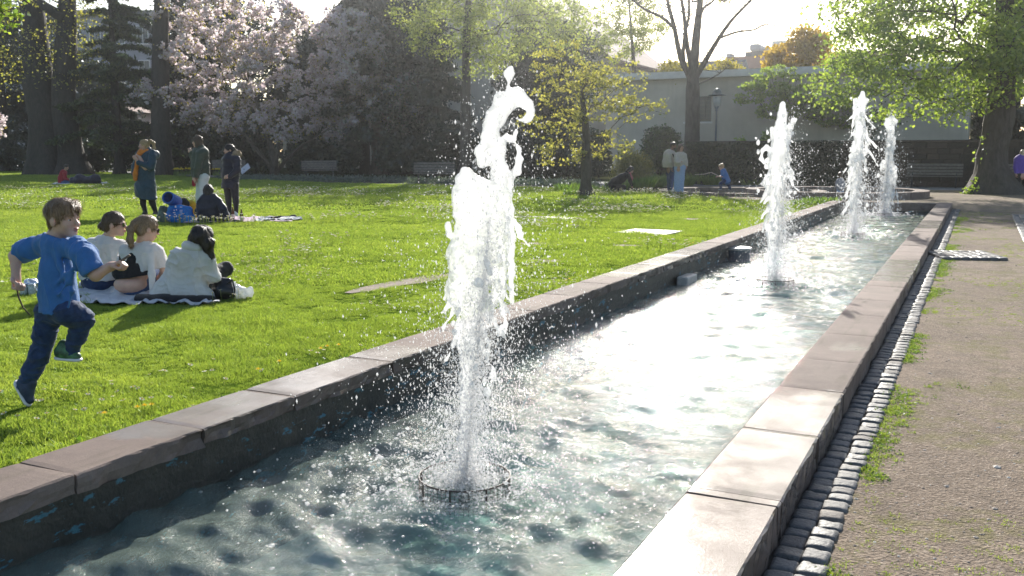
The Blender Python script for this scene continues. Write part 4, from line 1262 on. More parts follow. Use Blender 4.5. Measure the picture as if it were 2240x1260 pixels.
# ---- shrubs, hedges, ground cover
def shrub(name, label, u, v, d, ru, h, rd, n, lm, seed, cat='shrub', L=.06, W=.04, lumps=7, group=None, stems=True, droop=.1):
    """leafy bush: several overlapping leafy lumps over stems"""
    r = np.random.default_rng(seed); p = atd(u, v, d); s = d / 2069
    root = empty(name, (p.x, p.y, 0)); tag(root, label, cat, group)
    w = ru * s; C = []
    for i in range(lumps):
        a = r.uniform(0, 6.28); q = r.uniform(0, .62)
        c = np.array([math.cos(a) * w * q, math.sin(a) * rd * q, h * r.uniform(.3, .62)])
        rr = np.array([w * r.uniform(.35, .55), rd * r.uniform(.35, .6), h * r.uniform(.28, .42)])
        C.append(in_ell(n // lumps, c, rr, r, .55) + r.normal(size=(n // lumps, 3)) * .05)
    C = np.concatenate(C); C[:, 2] = np.abs(C[:, 2]) + .02
    V, Q = leaf_quads(C, r, L, W, droop)
    link('crown', mesh_np('crown', V, Q), lm, root)
    mb = MB()
    for i in range(9):
        a = r.uniform(0, 6.28); e = Vector((math.cos(a) * w * .5, math.sin(a) * rd * .5, h * .75))
        mb.tube([(0, 0, -.03), e * .5 + Vector((0, 0, h * .1)), e], [.03, .02, .008], 5, False)
    mb.build('stem', m_barkd, root)
    return root
ORD = 'first second third fourth fifth sixth seventh eighth ninth tenth eleventh twelfth thirteenth fourteenth fifteenth'.split()
gs = 'dark evergreen shrubs under the trees'
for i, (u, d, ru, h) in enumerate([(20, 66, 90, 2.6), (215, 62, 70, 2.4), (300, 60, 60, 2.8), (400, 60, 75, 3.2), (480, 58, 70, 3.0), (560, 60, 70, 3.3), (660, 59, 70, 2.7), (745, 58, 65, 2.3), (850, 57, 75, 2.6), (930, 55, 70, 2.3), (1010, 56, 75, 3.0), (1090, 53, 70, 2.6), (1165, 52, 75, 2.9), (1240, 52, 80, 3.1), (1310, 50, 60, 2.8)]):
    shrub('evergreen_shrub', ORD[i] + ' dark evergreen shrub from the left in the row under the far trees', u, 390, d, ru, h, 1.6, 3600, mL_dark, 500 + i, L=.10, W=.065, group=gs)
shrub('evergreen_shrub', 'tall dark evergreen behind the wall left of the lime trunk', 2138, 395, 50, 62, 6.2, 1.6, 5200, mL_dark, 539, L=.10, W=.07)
shrub('ivy_bush', 'grey-green climbing bush beside the bare tree trunk', 1440, 390, 44.5, 75, 3.2, 1.2, 9000, mL_mid, 540, L=.065, W=.05)
shrub('yellow_bush', 'rounded yellow-green bush behind the crouching person', 1385, 400, 38.5, 66, 1.55, 1.0, 12000, leafmat('bush_leaves', [(0.13, 0.13, 0.03), (0.22, 0.21, 0.045), (0.30, 0.27, 0.07)], .55), 541, L=.04, W=.016, lumps=9, droop=-.4)
# clipped hedge along the wall
def hedge(name, label, x0, x1, y0, y1, h, n, lm, seed):
    r = np.random.default_rng(seed); root = empty(name, ((x0 + x1) / 2, (y0 + y1) / 2, 0)); tag(root, label, 'hedge')
    X, Yd = (x1 - x0) / 2, (y1 - y0) / 2
    MB().box(-X + .12, X - .12, -Yd + .12, Yd - .12, 0, h - .15).build('branches', m_barkd, root)
    q = r.random(n); C = np.zeros((n, 3)); f = q < .62
    C[:, 0] = r.uniform(-X, X, n); C[:, 1] = r.uniform(-Yd, Yd, n); C[:, 2] = r.uniform(0, h, n)
    C[f, 1] = -Yd + np.abs(r.normal(0, .05, f.sum())); C[~f, 2] = h - np.abs(r.normal(0, .06, (~f).sum()))
    C[:, 2] += .06 * fbm(C[:, 0] * 2, C[:, 1] * 2, 0, seed) * (C[:, 2] > h - .3)
    C[:, 1] += .05 * fbm(C[:, 0] * 2, C[:, 2] * 2, 1, seed)
    V, Q = leaf_quads(C, r, .05, .036, .1)
    link('leaves', mesh_np('leaves', V, Q), lm, root)
    return root
YHd = 39.4
hedge('hedge', 'long dark clipped hedge in front of the stone wall', atY(1500, 350, YHd).x, atY(1836, 350, YHd).x, YHd, YHd + .9, atY(1660, 312, YHd).z, 26000,
      leafmat('hedge_leaves', [(0.015, 0.026, 0.010), (0.03, 0.045, 0.014), (0.055, 0.075, 0.02)], .3), 550)
for i, (u, ru, h) in enumerate([(1612, 42, 2.3), (1668, 20, 2.25)]):
    shrub('lime_shrub', ['broad lime-green shrub tip showing above the hedge', 'small lime-green shrub tip above the hedge, beside the broader one'][i], u, 395, 41.2, ru, h, .3, 2400, mL_lime, 545 + i, L=.06, W=.045, lumps=5)
# grassy clumps and flowers by the round basin
mL_blade = leafmat('iris_blades', [(0.07, 0.14, 0.02), (0.13, 0.22, 0.035), (0.20, 0.27, 0.05)], .55)
def blades(name, label, u, v, w, h, n, seed, lm=None, cat='plant', group=None, d=None):
    r = np.random.default_rng(seed); p = at(u, v) if d is None else atd(u, v, d)
    root = bpy.data.objects.new(name, None)
    a = r.uniform(0, 6.28, n); q = np.sqrt(r.random(n)) * w
    B = np.stack([np.cos(a) * q, np.sin(a) * q, np.zeros(n)], 1)
    lean = np.stack([np.cos(a), np.sin(a), np.zeros(n)], 1) * (q / w)[:, None] * .5 + r.normal(size=(n, 3)) * .18; lean[:, 2] = 1
    H_ = h * r.uniform(.5, 1.05, n)[:, None]
    Tp = B + lean * H_; side = np.cross(lean, unit(n, r)); side /= np.linalg.norm(side, axis=1)[:, None]; side *= .014
    M_ = B + lean * H_ * .55 - np.array([0, 0, 0])
    V = np.stack([B - side, B + side, M_ + side * 1.2, M_ - side * 1.2, Tp], 1).reshape(-1, 3)
    k = np.arange(n)[:, None] * 5
    me = mesh_np(name, V, np.concatenate([k, k + 1, k + 2, k + 3], 1), np.concatenate([k + 3, k + 2, k + 4], 1))
    o = link(name, me, lm or mL_blade, loc=(p.x, p.y, 0)); tag(o, label, cat, group)
    return o
gl = 'leafy clumps edging the round basin'
for i, (u, v, w, h) in enumerate(sorted([(1405, 410, .5, .45), (1432, 408, .4, .5), (1455, 405, .45, .5), (1500, 406, .3, .5), (1535, 403, .5, .55), (1555, 405, .3, .45), (1620, 404, .4, .35), (1650, 405, .5, .3), (1690, 403, .5, .3), (1795, 442, .5, .16), (1770, 447, .4, .14), (1350, 412, .4, .35), (1250, 416, .6, .3), (1300, 420, .6, .25), (1265, 424, .5, .2)])):
    blades('leafy_clump', ORD[i] + ' clump of green strap leaves from the left, along the bed and round basins', u, v, w, h, 260, 560 + i, group=gl)
# flower bed: grey-green ground cover and daffodils
bed = empty('flower_bed', at(700, 394)); bed['kind'] = 'structure'
bp = [(p.x, p.y) for p in [at(480, 389), at(900, 395), at(1250, 402), at(1340, 411)] + far_edge[1:9]]
o = polysheet('soil', bp, 0.006, simple('bed_soil', (0.05, 0.042, 0.03), .95, .3, 3, .5, 20)); o.parent = bed; o.location = -bed.location
def scatter_bed(n, seed, bands):
    r = np.random.default_rng(seed); out = []
    for _ in range(n):
        (ua, va, ub, vb, dv) = bands[r.integers(len(bands))]
        t = r.random(); p = at(ua + (ub - ua) * t, va + (vb - va) * t + r.uniform(-dv, dv)); out.append((p.x, p.y, 0))
    return np.array(out)
r = np.random.default_rng(9)
C0 = scatter_bed(900, 9, [(480, 391.5, 900, 399, 2.2), (900, 399, 1300, 407, 3)])
C = (C0[:, None] + r.normal(size=(len(C0), 26, 3)) * np.array([.16, .16, .0])).reshape(-1, 3)
C[:, 2] = np.abs(r.normal(size=len(C))) * .10 + .01
V, Q = leaf_quads(C, r, .05, .028, -.3)
o = link('ground_cover', mesh_np('ground_cover', V, Q), leafmat('lavender_leaves', [(0.06, 0.085, 0.07), (0.10, 0.135, 0.115), (0.14, 0.17, 0.13)], .35))
tag(o, 'low grey-green planting in the flower bed', 'ground cover', kind='stuff')
# daffodils, one by one
m_daff = leafmat('daffodil', [(0.65, 0.45, 0.02), (0.75, 0.60, 0.05)], .5)
def daff_mesh():
    mb = MB(); mb.tube([(0, 0, 0), (.01, 0, .16), (.03, 0, .31)], [.006, .005, .005], 4)
    for k in range(4):
        a = k * 1.6; mb.add([(0, 0, 0), (.05 * math.cos(a) + .01, .05 * math.sin(a), .13), (.09 * math.cos(a), .09 * math.sin(a), .26), (.045 * math.cos(a) - .01, .05 * math.sin(a), .13)], [(0, 1, 2, 3)])
    st = mb.mesh('stem'); st.materials.append(mL_blade)
    mb = MB()
    for k in range(6):
        a = k * 1.047; mb.add([(.03, 0, .32), (.035 + .045 * math.cos(a - .3), .05 * math.sin(a - .3), .335), (.04 + .085 * math.cos(a), .085 * math.sin(a), .33), (.035 + .045 * math.cos(a + .3), .05 * math.sin(a + .3), .335)], [(0, 1, 2, 3)])
    mb.tube([(.03, 0, .32), (.03, 0, .375)], [.02, .035], 7, False)
    fl = mb.mesh('flower'); fl.materials.append(m_daff)
    return st, fl
st, fl = daff_mesh()
for (u0, u1, v0, n) in ((372, 418, 386.5, 16), (468, 482, 386.5, 9), (440, 452, 387, 5)):
    for i in range(n):
        p = at(random.uniform(u0, u1), v0 + random.uniform(-1, 2.5))
        e = empty('daffodil', (p.x, p.y, 0), random.uniform(0, 6.28)); e.scale = (1.35,) * 3
        tag(e, 'yellow daffodil in the bed behind the standing women', 'daffodil', 'daffodils behind the standing women')
        for nm, me in (('stem', st), ('flower', fl)):
            o = bpy.data.objects.new(nm, me); COL.objects.link(o); o.parent = e
# ================================================================== grass, daisies, stones in the lawn
def grassmat():
    t = NT('grass_blades'); g_ = t.n('ShaderNodeNewGeometry')
    oi = t.n('ShaderNodeObjectInfo'); p = t.pos()
    big = t.ramp(t.noise(p, 0.45, 5, .6), [(0.3, (0.155, 0.235, 0.045)), (0.52, (0.245, 0.335, 0.065)), (0.72, (0.35, 0.42, 0.10))])
    mid_ = t.ramp(t.noise(p, 4.5, 4), [(0.35, (0.55, 0.62, 0.6)), (0.65, (1.15, 1.12, 1.0))])
    c = t.mix(1.0, big, mid_, 'MULTIPLY')
    c = t.mix(0.5, c, t.ramp(g_.outputs['Random Per Island'], [(0, (0.10, 0.18, 0.03)), (0.6, (0.25, 0.35, 0.065)), (0.92, (0.37, 0.44, 0.11)), (1, (0.50, 0.45, 0.22))]))
    d_ = t.n('ShaderNodeBsdfDiffuse'); t.l(c, d_.inputs[0])
    tr_ = t.n('ShaderNodeBsdfTranslucent'); t.l(t.mix(1.0, c, (1.3, 1.25, .7), 'MULTIPLY'), tr_.inputs[0])
    gl_ = t.n('ShaderNodeBsdfGlossy'); gl_.inputs['Roughness'].default_value = .42; gl_.inputs[0].default_value = (.8, .95, .7, 1)
    return t.done(t.mixsh(.05, t.mixsh(.60, d_.outputs[0], tr_.outputs[0]), gl_.outputs[0]))
m_grass = grassmat()
def tuft(n, rad, h, w, seed, lean=.45, segs=2):
    r = np.random.default_rng(seed)
    a = r.uniform(0, 6.28, n); q = np.sqrt(r.random(n)) * rad
    B = np.stack([np.cos(a) * q, np.sin(a) * q, np.full(n, -.004)], 1)
    dr = r.normal(size=(n, 3)) * lean; dr[:, 2] = 1; dr /= np.linalg.norm(dr, axis=1)[:, None]
    bend = r.normal(size=(n, 3)) * .35; bend[:, 2] = -.12
    H_ = h * r.uniform(.45, 1.15, n)[:, None]
    sd = np.cross(dr, unit(n, r)); sd /= np.linalg.norm(sd, axis=1)[:, None]; sd *= w * r.uniform(.7, 1.2, n)[:, None]
    M_ = B + dr * H_ * .55; T_ = B + dr * H_ + bend * H_ * .55
    V = np.stack([B - sd, B + sd, M_ + sd * .8, M_ - sd * .8, T_], 1).reshape(-1, 3)
    k = np.arange(n)[:, None] * 5
    return mesh_np('tuft', V, np.concatenate([k, k + 1, k + 2, k + 3], 1), np.concatenate([k + 3, k + 2, k + 4], 1))
def scatter_obj(name, pts, scl, protos, label, cat, seed=0):
    """one 'stuff' object: points that carry copies of small prototype meshes (geometry nodes)"""
    r = np.random.default_rng(seed)
    n = len(pts)
    me = bpy.data.meshes.new(name); me.vertices.add(n); me.vertices.foreach_set('co', np.asarray(pts, np.float32).ravel())
    a = me.attributes.new('scl', 'FLOAT', 'POINT'); a.data.foreach_set('value', np.asarray(scl, np.float32))
    a = me.attributes.new('rz', 'FLOAT_VECTOR', 'POINT')
    rot = np.zeros((n, 3), np.float32); rot[:, 2] = r.uniform(0, 6.28, n); rot[:, :2] = r.normal(size=(n, 2)) * .06
    a.data.foreach_set('vector', rot.ravel())
    a = me.attributes.new('pick', 'INT', 'POINT'); a.data.foreach_set('value', r.integers(0, len(protos), n).astype(np.int32))
    o = link(name, me)
    coll = bpy.data.collections.new(name + '_kinds')
    for i, m in enumerate(protos):
        po = bpy.data.objects.new('%s_kind_%02d' % (name, i), m); coll.objects.link(po)
    ng = bpy.data.node_groups.new(name, 'GeometryNodeTree')
    ng.interface.new_socket('Geometry', in_out='INPUT', socket_type='NodeSocketGeometry')
    ng.interface.new_socket('Geometry', in_out='OUTPUT', socket_type='NodeSocketGeometry')
    N = ng.nodes; gi, go = N.new('NodeGroupInput'), N.new('NodeGroupOutput')
    ci = N.new('GeometryNodeCollectionInfo'); ci.inputs['Collection'].default_value = coll
    ci.inputs['Separate Children'].default_value = True; ci.inputs['Reset Children'].default_value = True
    ip = N.new('GeometryNodeInstanceOnPoints'); ip.inputs['Pick Instance'].default_value = True
    def attr(nm, typ):
        q = N.new('GeometryNodeInputNamedAttribute'); q.data_type = typ; q.inputs[0].default_value = nm
        return [s_ for s_ in q.outputs if s_.enabled and s_.name == 'Attribute'][0]
    ng.links.new(gi.outputs[0], ip.inputs['Points'])
    ng.links.new(ci.outputs[0], ip.inputs['Instance'])
    ng.links.new(attr('pick', 'INT'), ip.inputs['Instance Index'])
    ng.links.new(attr('rz', 'FLOAT_VECTOR'), ip.inputs['Rotation'])
    ng.links.new(attr('scl', 'FLOAT'), ip.inputs['Scale'])
    ng.links.new(ip.outputs[0], go.inputs[0])
    md = o.modifiers.new('scatter', 'NODES'); md.node_group = ng
    tag(o, label, cat, kind='stuff')
    return o
def in_poly(P, X, Y):
    P = np.array(P); x, y = P[:, 0], P[:, 1]; c = np.zeros(len(X), bool); j = len(P) - 1
    for i in range(len(P)):
        m = ((y[i] > Y) != (y[j] > Y)) & (X < (x[j] - x[i]) * (Y - y[i]) / (y[j] - y[i] + 1e-12) + x[i]); c ^= m; j = i
    return c
def visible_pts(n, d0, d1, seed, margin=240, power=1.0):
    """ground points between two depths inside the view, even over the ground"""
    r = np.random.default_rng(seed)
    d = np.sqrt(r.uniform(d0 ** 2, d1 ** 2, n)); s = (r.uniform(-1120 - margin, 1120 + margin, n)) / 2069.0 * d
    return d * FWD.x + s * RGT.x, d * FWD.y + s * RGT.y, d
# bare patches, paving slabs let into the turf
SLABS = [(1420, 509, .62, .30), (1182, 477.5, .95, .2), (1512, 480, .3, .12), (1188, 571, .26, .10), (1178, 534, .34, .10), (1375, 538, .22, .08)]
m_flag = simple('pale_flagstone', (0.33, 0.30, 0.265), .7, .25, 4, .4, 40)
bare = []
for i, (u, v, rx, ry) in enumerate(SLABS[:2]):
    p = at(u, v)
    mb = MB(); mb.box(-rx * .75, rx * .75, -ry * 1.5, ry * 1.5, -.05, .022)
    o = mb.build('flagstone', m_flag, bevel=.008, loc=(p.x, p.y, 0), rot=(0, 0, R(8 * i - 4)))
    tag(o, ['pale square flagstone in the lawn near the left coping', 'long pale flagstone in the lawn right behind the tall jet'][i], 'flagstone')
    bare.append((p.x, p.y, rx * .8, ry * 1.6))
for u, v, rx, ry in SLABS[2:]:
    p = at(u, v); bare.append((p.x, p.y, rx, ry * 2))
track = [at(760, 642), at(800, 634), at(850, 624), at(900, 616), at(950, 607), at(990, 600)]
m_dirt = simple('dry_dirt', (0.20, 0.155, 0.11), .95, .25, 9, .6, 70)
def patch(name, pts, w, z, mat, seed):
    """irregular flat patch along a line"""
    r = np.random.default_rng(seed); L_, R_ = [], []
    for i, p in enumerate(pts):
        q = (pts[min(i + 1, len(pts) - 1)] - pts[max(0, i - 1)]).normalized(); nrm = Vector((-q.y, q.x, 0))
        ww = w * (.25 if i in (0, len(pts) - 1) else r.uniform(.75, 1.2)); L_.append(p + nrm * ww); R_.append(p - nrm * ww)
    P_ = [(a.x, a.y) for a in L_ + R_[::-1]]
    o = polysheet(name, P_, z, mat); o['kind'] = 'structure'
    return o
patch('dirt_track', track, .16, .006, m_dirt, 3)
for (x, y, rx, ry) in bare[2:]:
    patch('dirt_patch', [Vector((x + rx * k, y + .05 * math.sin(k * 3), 0)) for k in (-1, -.5, 0, .5, 1)], ry, .006, m_dirt, int(x * 100) % 97)
CLOTHS = [[(172, 668), (470, 672), (440, 622), (182, 626)], [(400, 489), (640, 486), (620, 476), (430, 477)], [(560, 487), (662, 484), (650, 479), (565, 480)], [(112, 404), (238, 403), (232, 399.5), (122, 400)]]
def keep(X, Y):
    k = np.ones(len(X), bool)
    for q in CLOTHS:
        c_ = [at(*p) for p in q]; m_ = sum(c_, Vector()) / 4; k &= ~in_poly([((p.x - m_.x) * .96 + m_.x, (p.y - m_.y) * .96 + m_.y) for p in c_], X, Y)
    for (x, y, rx, ry) in bare: k &= ((X - x) / rx) ** 2 + ((Y - y) / ry) ** 2 > .8 + .5 * vnoise(X * 9, Y * 9, 0, 2)
    for p, q in zip(track[:-1], track[1:]):
        ax, ay = q.x - p.x, q.y - p.y; t_ = np.clip(((X - p.x) * ax + (Y - p.y) * ay) / (ax * ax + ay * ay), 0, 1)
        k &= np.hypot(X - p.x - t_ * ax, Y - p.y - t_ * ay) > .11 + .05 * vnoise(X * 7, Y * 7, 0, 3)
    return k
def protos(k, n, rad, h, w, seed, mat=m_grass, lean=.45):
    out = []
    for i in range(k):
        m = tuft(n, rad, h, w, seed + i, lean); m.materials.append(mat); out.append(m)
    return out
for nm, d0, d1, n, pr, lab in (
        ('grass', 2.2, 9.5, 35000, protos(7, 46, .085, .045, .0021, 10), 'short mown grass of the near lawn'),
        ('grass', 9.5, 22, 49000, protos(6, 40, .16, .05, .0036, 30), 'short mown grass of the middle lawn'),
        ('grass', 22, 66, 46000, protos(5, 44, .40, .06, .009, 50), 'short mown grass of the far lawn')):
    X, Y, dd = visible_pts(n, d0, d1, int(d0 * 10))
    m = in_poly(LAWN, X, Y) & keep(X, Y) & (X < XL_OUT - .03)
    X, Y = X[m], Y[m]
    hv = .78 + .40 * fbm(X * .9, Y * .9, 0, 5, 3) + .45 * vnoise(X * 3.3, Y * 3.3, 0, 8) + .25 * vnoise(X * 9, Y * 9, 0, 9)
    scatter_obj(nm, np.stack([X, Y, np.zeros(len(X))], 1), np.clip(hv, .28, 1.6), pr, lab, 'grass', int(d0))
# ragged taller edge against the coping, with weeds
r = np.random.default_rng(77)
Y = r.uniform(1.0, Y_END, 5200); X = XL_OUT - np.abs(r.normal(0, .06, len(Y))) - .0 + .02 * fbm(Y * 2, Y * 0, 0, 4)
m = fbm(Y * 1.2, Y * 0, 3, 14) > -.35
scatter_obj('grass', np.stack([X[m], Y[m], np.zeros(m.sum())], 1), r.uniform(.5, 1.3, m.sum()), protos(5, 26, .05, .075, .0028, 90, lean=.6), 'ragged taller grass along the left coping', 'grass', 5)
m_weed = leafmat('weed_leaves', [(0.05, 0.10, 0.015), (0.10, 0.18, 0.025), (0.18, 0.26, 0.04)], .5)
def weed(seed, n=22, rad=.05, h=.05, L=.022, W=.013):
    r_ = np.random.default_rng(seed); C = np.stack([r_.normal(0, rad, n), r_.normal(0, rad, n), np.abs(r_.normal(0, h * .5, n)) + .006], 1)
    V, Q = leaf_quads(C, r_, L, W, -.1); me = mesh_np('weed', V, Q); me.materials.append(m_weed); return me
Y = r.uniform(1.0, 14, 420); X = XL_OUT - np.abs(r.normal(0, .07, len(Y))) - .02
scatter_obj('weeds', np.stack([X, Y, np.zeros(len(X))], 1), r.uniform(.6, 1.3, len(X)), [weed(i) for i in range(5)], 'leafy weeds along the left coping', 'weeds', 6)
# small broken flat stones between turf and coping
mb = MB()
for i in range(70):
    y = random.uniform(1.5, 16); x = XL_OUT - random.uniform(.01, .13); s_ = random.uniform(.02, .06)
    k = 6; a0 = random.uniform(0, 6.28)
    ring = [(x + s_ * random.uniform(.6, 1) * math.cos(a0 + 6.283 * j / k), y + 1.5 * s_ * random.uniform(.6, 1) * math.sin(a0 + 6.283 * j / k)) for j in range(k)]
    mb.add([(p[0], p[1], .002) for p in ring] + [(p[0] * .98 + x * .02, p[1] * .98 + y * .02, .02) for p in ring], [tuple(range(k, 2 * k))] + [(j, (j + 1) % k, k + (j + 1) % k, k + j) for j in range(k)])
o = mb.build('stone_chips', m_flag); tag(o, 'broken flat stone chips between lawn and left coping', 'stone chips', kind='stuff')

# daisies: clustered
m_daisy = NT('daisy'); gq = m_daisy.n('ShaderNodeNewGeometry')
m_daisy = m_daisy.done(m_daisy.mixsh(.55, m_daisy.bsdf((0.80, 0.80, 0.78), .6), (lambda q: (q.inputs[0].__setattr__('default_value', (.8, .8, .75, 1)), q.outputs[0])[1])(m_daisy.n('ShaderNodeBsdfTranslucent'))))
m_eye = simple('daisy_eye', (0.65, 0.42, 0.03), .7)
def daisy(seed):
    r_ = random.Random(seed); mb = MB(); h = r_.uniform(.05, .075); tx, ty = r_.uniform(-.35, .35), r_.uniform(-.35, .35)
    M_ = Matrix.Translation((0, 0, h)) @ Matrix.Rotation(tx, 4, 'X') @ Matrix.Rotation(ty, 4, 'Y')
    for k in range(9):
        a = 6.283 * k / 9; R1 = r_.uniform(.0105, .0135)
        mb.add([M_ @ Vector(v) for v in ((0, 0, .0), (R1 * .6 * math.cos(a - .3), R1 * .6 * math.sin(a - .3), .002), (R1 * math.cos(a), R1 * math.sin(a), .003), (R1 * .6 * math.cos(a + .3), R1 * .6 * math.sin(a + .3), .002))], [(0, 1, 2, 3)])
    me = mb.mesh('daisy'); me.materials.append(m_daisy); me.materials.append(m_eye); me.materials.append(m_grass)
    n0 = len(me.polygons)
    bm = bmesh.new(); bm.from_mesh(me)
    q = bmesh.ops.create_icosphere(bm, subdivisions=1, radius=.0042, matrix=M_ @ Matrix.Translation((0, 0, .003)) @ Matrix.Diagonal((1, 1, .6, 1)))
    for v in q['verts']:
        for f_ in v.link_faces: f_.material_index = 1
    q = bmesh.ops.create_cone(bm, segments=4, radius1=.0012, radius2=.0012, depth=h, matrix=Matrix.Translation((0, 0, h / 2)))
    for v in q['verts']:
        for f_ in v.link_faces: f_.material_index = 2
    bm.to_mesh(me); bm.free(); return me
dz = [daisy(i) for i in range(5)]
X, Y, dd = visible_pts(110000, 3, 34, 123)
den = np.clip((fbm(X * .55, Y * .55, 0, 33, 3) - .02) * 2.0, 0, 1) * np.clip(fbm(X * 2.2, Y * 2.2, 0, 37, 2) + .45, 0, 1)
m = in_poly(LAWN, X, Y) & keep(X, Y) & (r.random(len(X)) < den * .62 * np.clip(dd / 9, .55, 1.0)) & (X < XL_OUT - .12)
scatter_obj('daisies', np.stack([X[m], Y[m], np.zeros(m.sum())], 1), r.uniform(1.0, 1.6, m.sum()) * np.clip(dd[m] / 9, 1, 1.9), dz, 'white daisies scattered in drifts over the lawn', 'daisies', 8)
# dandelions, single flowers along the coping
m_dand = leafmat('dandelion', [(0.70, 0.45, 0.01), (0.80, 0.60, 0.03)], .3)
mb = MB(); mb.tube([(0, 0, 0), (.004, 0, .05)], [.0022, .002], 4, False)
dst = mb.mesh('stem'); dst.materials.append(m_grass)
mb = MB()
for ring, (rr, zz) in enumerate(((.022, .052), (.016, .058), (.010, .062))):
    for k in range(11):
        a = 6.283 * k / 11 + ring * .3; mb.add([(.004, 0, .048), (.004 + rr * .7 * math.cos(a - .2), rr * .7 * math.sin(a - .2), zz), (.004 + rr * math.cos(a), rr * math.sin(a), zz + .002), (.004 + rr * .7 * math.cos(a + .2), rr * .7 * math.sin(a + .2), zz)], [(0, 1, 2, 3)])
dfl = mb.mesh('flower'); dfl.materials.append(m_dand)
for (u, v) in ((300, 908), (318, 904), (332, 903), (228, 922), (565, 823), (612, 805), (702, 776), (715, 771), (742, 768), (1245, 619), (1238, 622), (1510, 540), (1516, 538)):
    p = at(u, v); p.x = min(p.x, XL_OUT - .02)
    e = empty('dandelion', (p.x, p.y, 0), random.uniform(0, 6)); e.scale = (.85,) * 3
    tag(e, 'yellow dandelion flower at the edge of the left coping', 'dandelion', 'dandelions along the left coping')
    for nm, me in (('stem', dst), ('flower', dfl)):
        o = bpy.data.objects.new(nm, me); COL.objects.link(o); o.parent = e
# growth on the gravel: weeds along the cobbles, sparse tufts, moss, pebbles
def gravel_growth(n, seed, near):
    r_ = np.random.default_rng(seed)
    if near:
        Y = r_.uniform(2.0, 22, n) ; X = COB_X1 + np.abs(r_.normal(0, .15, n)) * (.35 + .8 * np.clip(fbm(Y * .9, Y * 0, 1, 3) + .5, 0, 2))
        m = fbm(X * 1.5, Y * 1.1, 0, 44, 3) > -.22
    else:
        X = r_.uniform(COB_X1, 3.2, n); Y = r_.uniform(2.0, 24, n)
        f_ = fbm(X * 1.4, Y * .9, 0, 47, 4) - .10 * np.clip(X, 0, 3) + .25 * ((Y > 8.5) & (Y < 10.5) & (X < .4))
        m = f_ > .24
    return X[m], Y[m]
X, Y = gravel_growth(2600, 1, True)
mid_pr = protos(5, 30, .045, .04, .0022, 130, lean=.8) + [weed(20 + i, 26, .05, .022, .010, .006) for i in range(2)]
scatter_obj('weeds', np.stack([X, Y, np.zeros(len(X))], 1), r.uniform(.2, .7, len(X)), mid_pr, 'grass and weeds growing along the cobbled gutter', 'weeds', 11)
X, Y = gravel_growth(15000, 2, False)
scatter_obj('weeds', np.stack([X, Y, np.zeros(len(X))], 1), r.uniform(.22, .7, len(X)), protos(5, 22, .045, .03, .0022, 150, lean=1.0), 'sparse grass growing in the gravel path', 'weeds', 12)
def pebble(seed):
    r_ = np.random.default_rng(seed); bm = bmesh.new(); bmesh.ops.create_icosphere(bm, subdivisions=1, radius=1)
    for v in bm.verts: v.co = Vector((v.co.x * r_.uniform(.75, 1.2), v.co.y * r_.uniform(.7, 1.1), v.co.z * .55)) * .006
    me = bpy.data.meshes.new('pebble'); bm.to_mesh(me); bm.free(); me.materials.append(m_peb); return me
t = NT('pebbles'); oi = t.n('ShaderNodeObjectInfo')
m_peb = t.done(t.bsdf(t.ramp(oi.outputs['Random'], [(0, (0.10, 0.08, 0.065)), (0.5, (0.26, 0.21, 0.17)), (0.9, (0.42, 0.37, 0.32)), (1, (0.6, 0.57, 0.52))]), .8))
X = r.uniform(COB_X1, 3.0, 16000); Y = 2 + 12 * r.random(16000) ** 1.6
scatter_obj('gravel', np.stack([X, Y, np.zeros(len(X))], 1), np.clip(r.lognormal(-.55, .5, len(X)), .25, 3.2), [pebble(i) for i in range(6)], 'loose grit and pebbles on the path', 'gravel', 13)
# ivy sprouts at the foot of the big lime tree
r2 = np.random.default_rng(5); b = G(2172, 423); C = []
for (u, v, n) in ((2120, 419, 60), (2130, 410, 25), (2136, 395, 12), (2138, 352, 6), (2140, 330, 8), (2150, 300, 12)):
    p = atd(u, v, dep(424)); C.append(np.array(p) + r2.normal(size=(n, 3)) * np.array([.12, .12, .08]))
C = np.concatenate(C); C[:, 2] = np.maximum(C[:, 2], .03)
V, Q = leaf_quads(C, r2, .05, .04, .1)
o = link('ivy', mesh_np('ivy', V, Q), mL_lime); tag(o, 'leafy sprouts clinging to the gnarled lime trunk', 'ivy', kind='stuff')
# ================================================================== fountain jets
def foam_mat():
    t = NT('white_water'); p = t.pos()
    d_ = t.n('ShaderNodeBsdfDiffuse'); d_.inputs[0].default_value = (0.93, 0.95, 0.96, 1)
    tr_ = t.n('ShaderNodeBsdfTranslucent'); tr_.inputs[0].default_value = (0.98, 0.98, 0.98, 1)
    gl_ = t.n('ShaderNodeBsdfGlossy'); gl_.inputs['Roughness'].default_value = .12
    b = t.bump(t.noise(p, 60, 4, .6), .6, .01)
    for q in (d_, tr_, gl_): t.l(b, q.inputs['Normal'])
    cl_ = t.n('ShaderNodeBsdfTransparent')
    return t.done(t.mixsh(.48, t.mixsh(.12, t.mixsh(.70, d_.outputs[0], tr_.outputs[0]), gl_.outputs[0]), cl_.outputs[0]))
m_foam = foam_mat()
def drop_mat():
    t = NT('spray_drops'); d_ = t.n('ShaderNodeBsdfDiffuse'); d_.inputs[0].default_value = (.95, .96, .97, 1); tr_ = t.n('ShaderNodeBsdfTranslucent'); tr_.inputs[0].default_value = (1, 1, 1, 1)
    gl_ = t.n('ShaderNodeBsdfGlossy'); gl_.inputs['Roughness'].default_value = .2; cl_ = t.n('ShaderNodeBsdfTransparent')
    return t.done(t.mixsh(.56, t.mixsh(.2, t.mixsh(.68, d_.outputs[0], tr_.outputs[0]), gl_.outputs[0]), cl_.outputs[0]))
m_drop = drop_mat()
m_iron = simple('rusty_cage_iron', (0.06, 0.045, 0.035), .55, .3, 20)
ICO = None
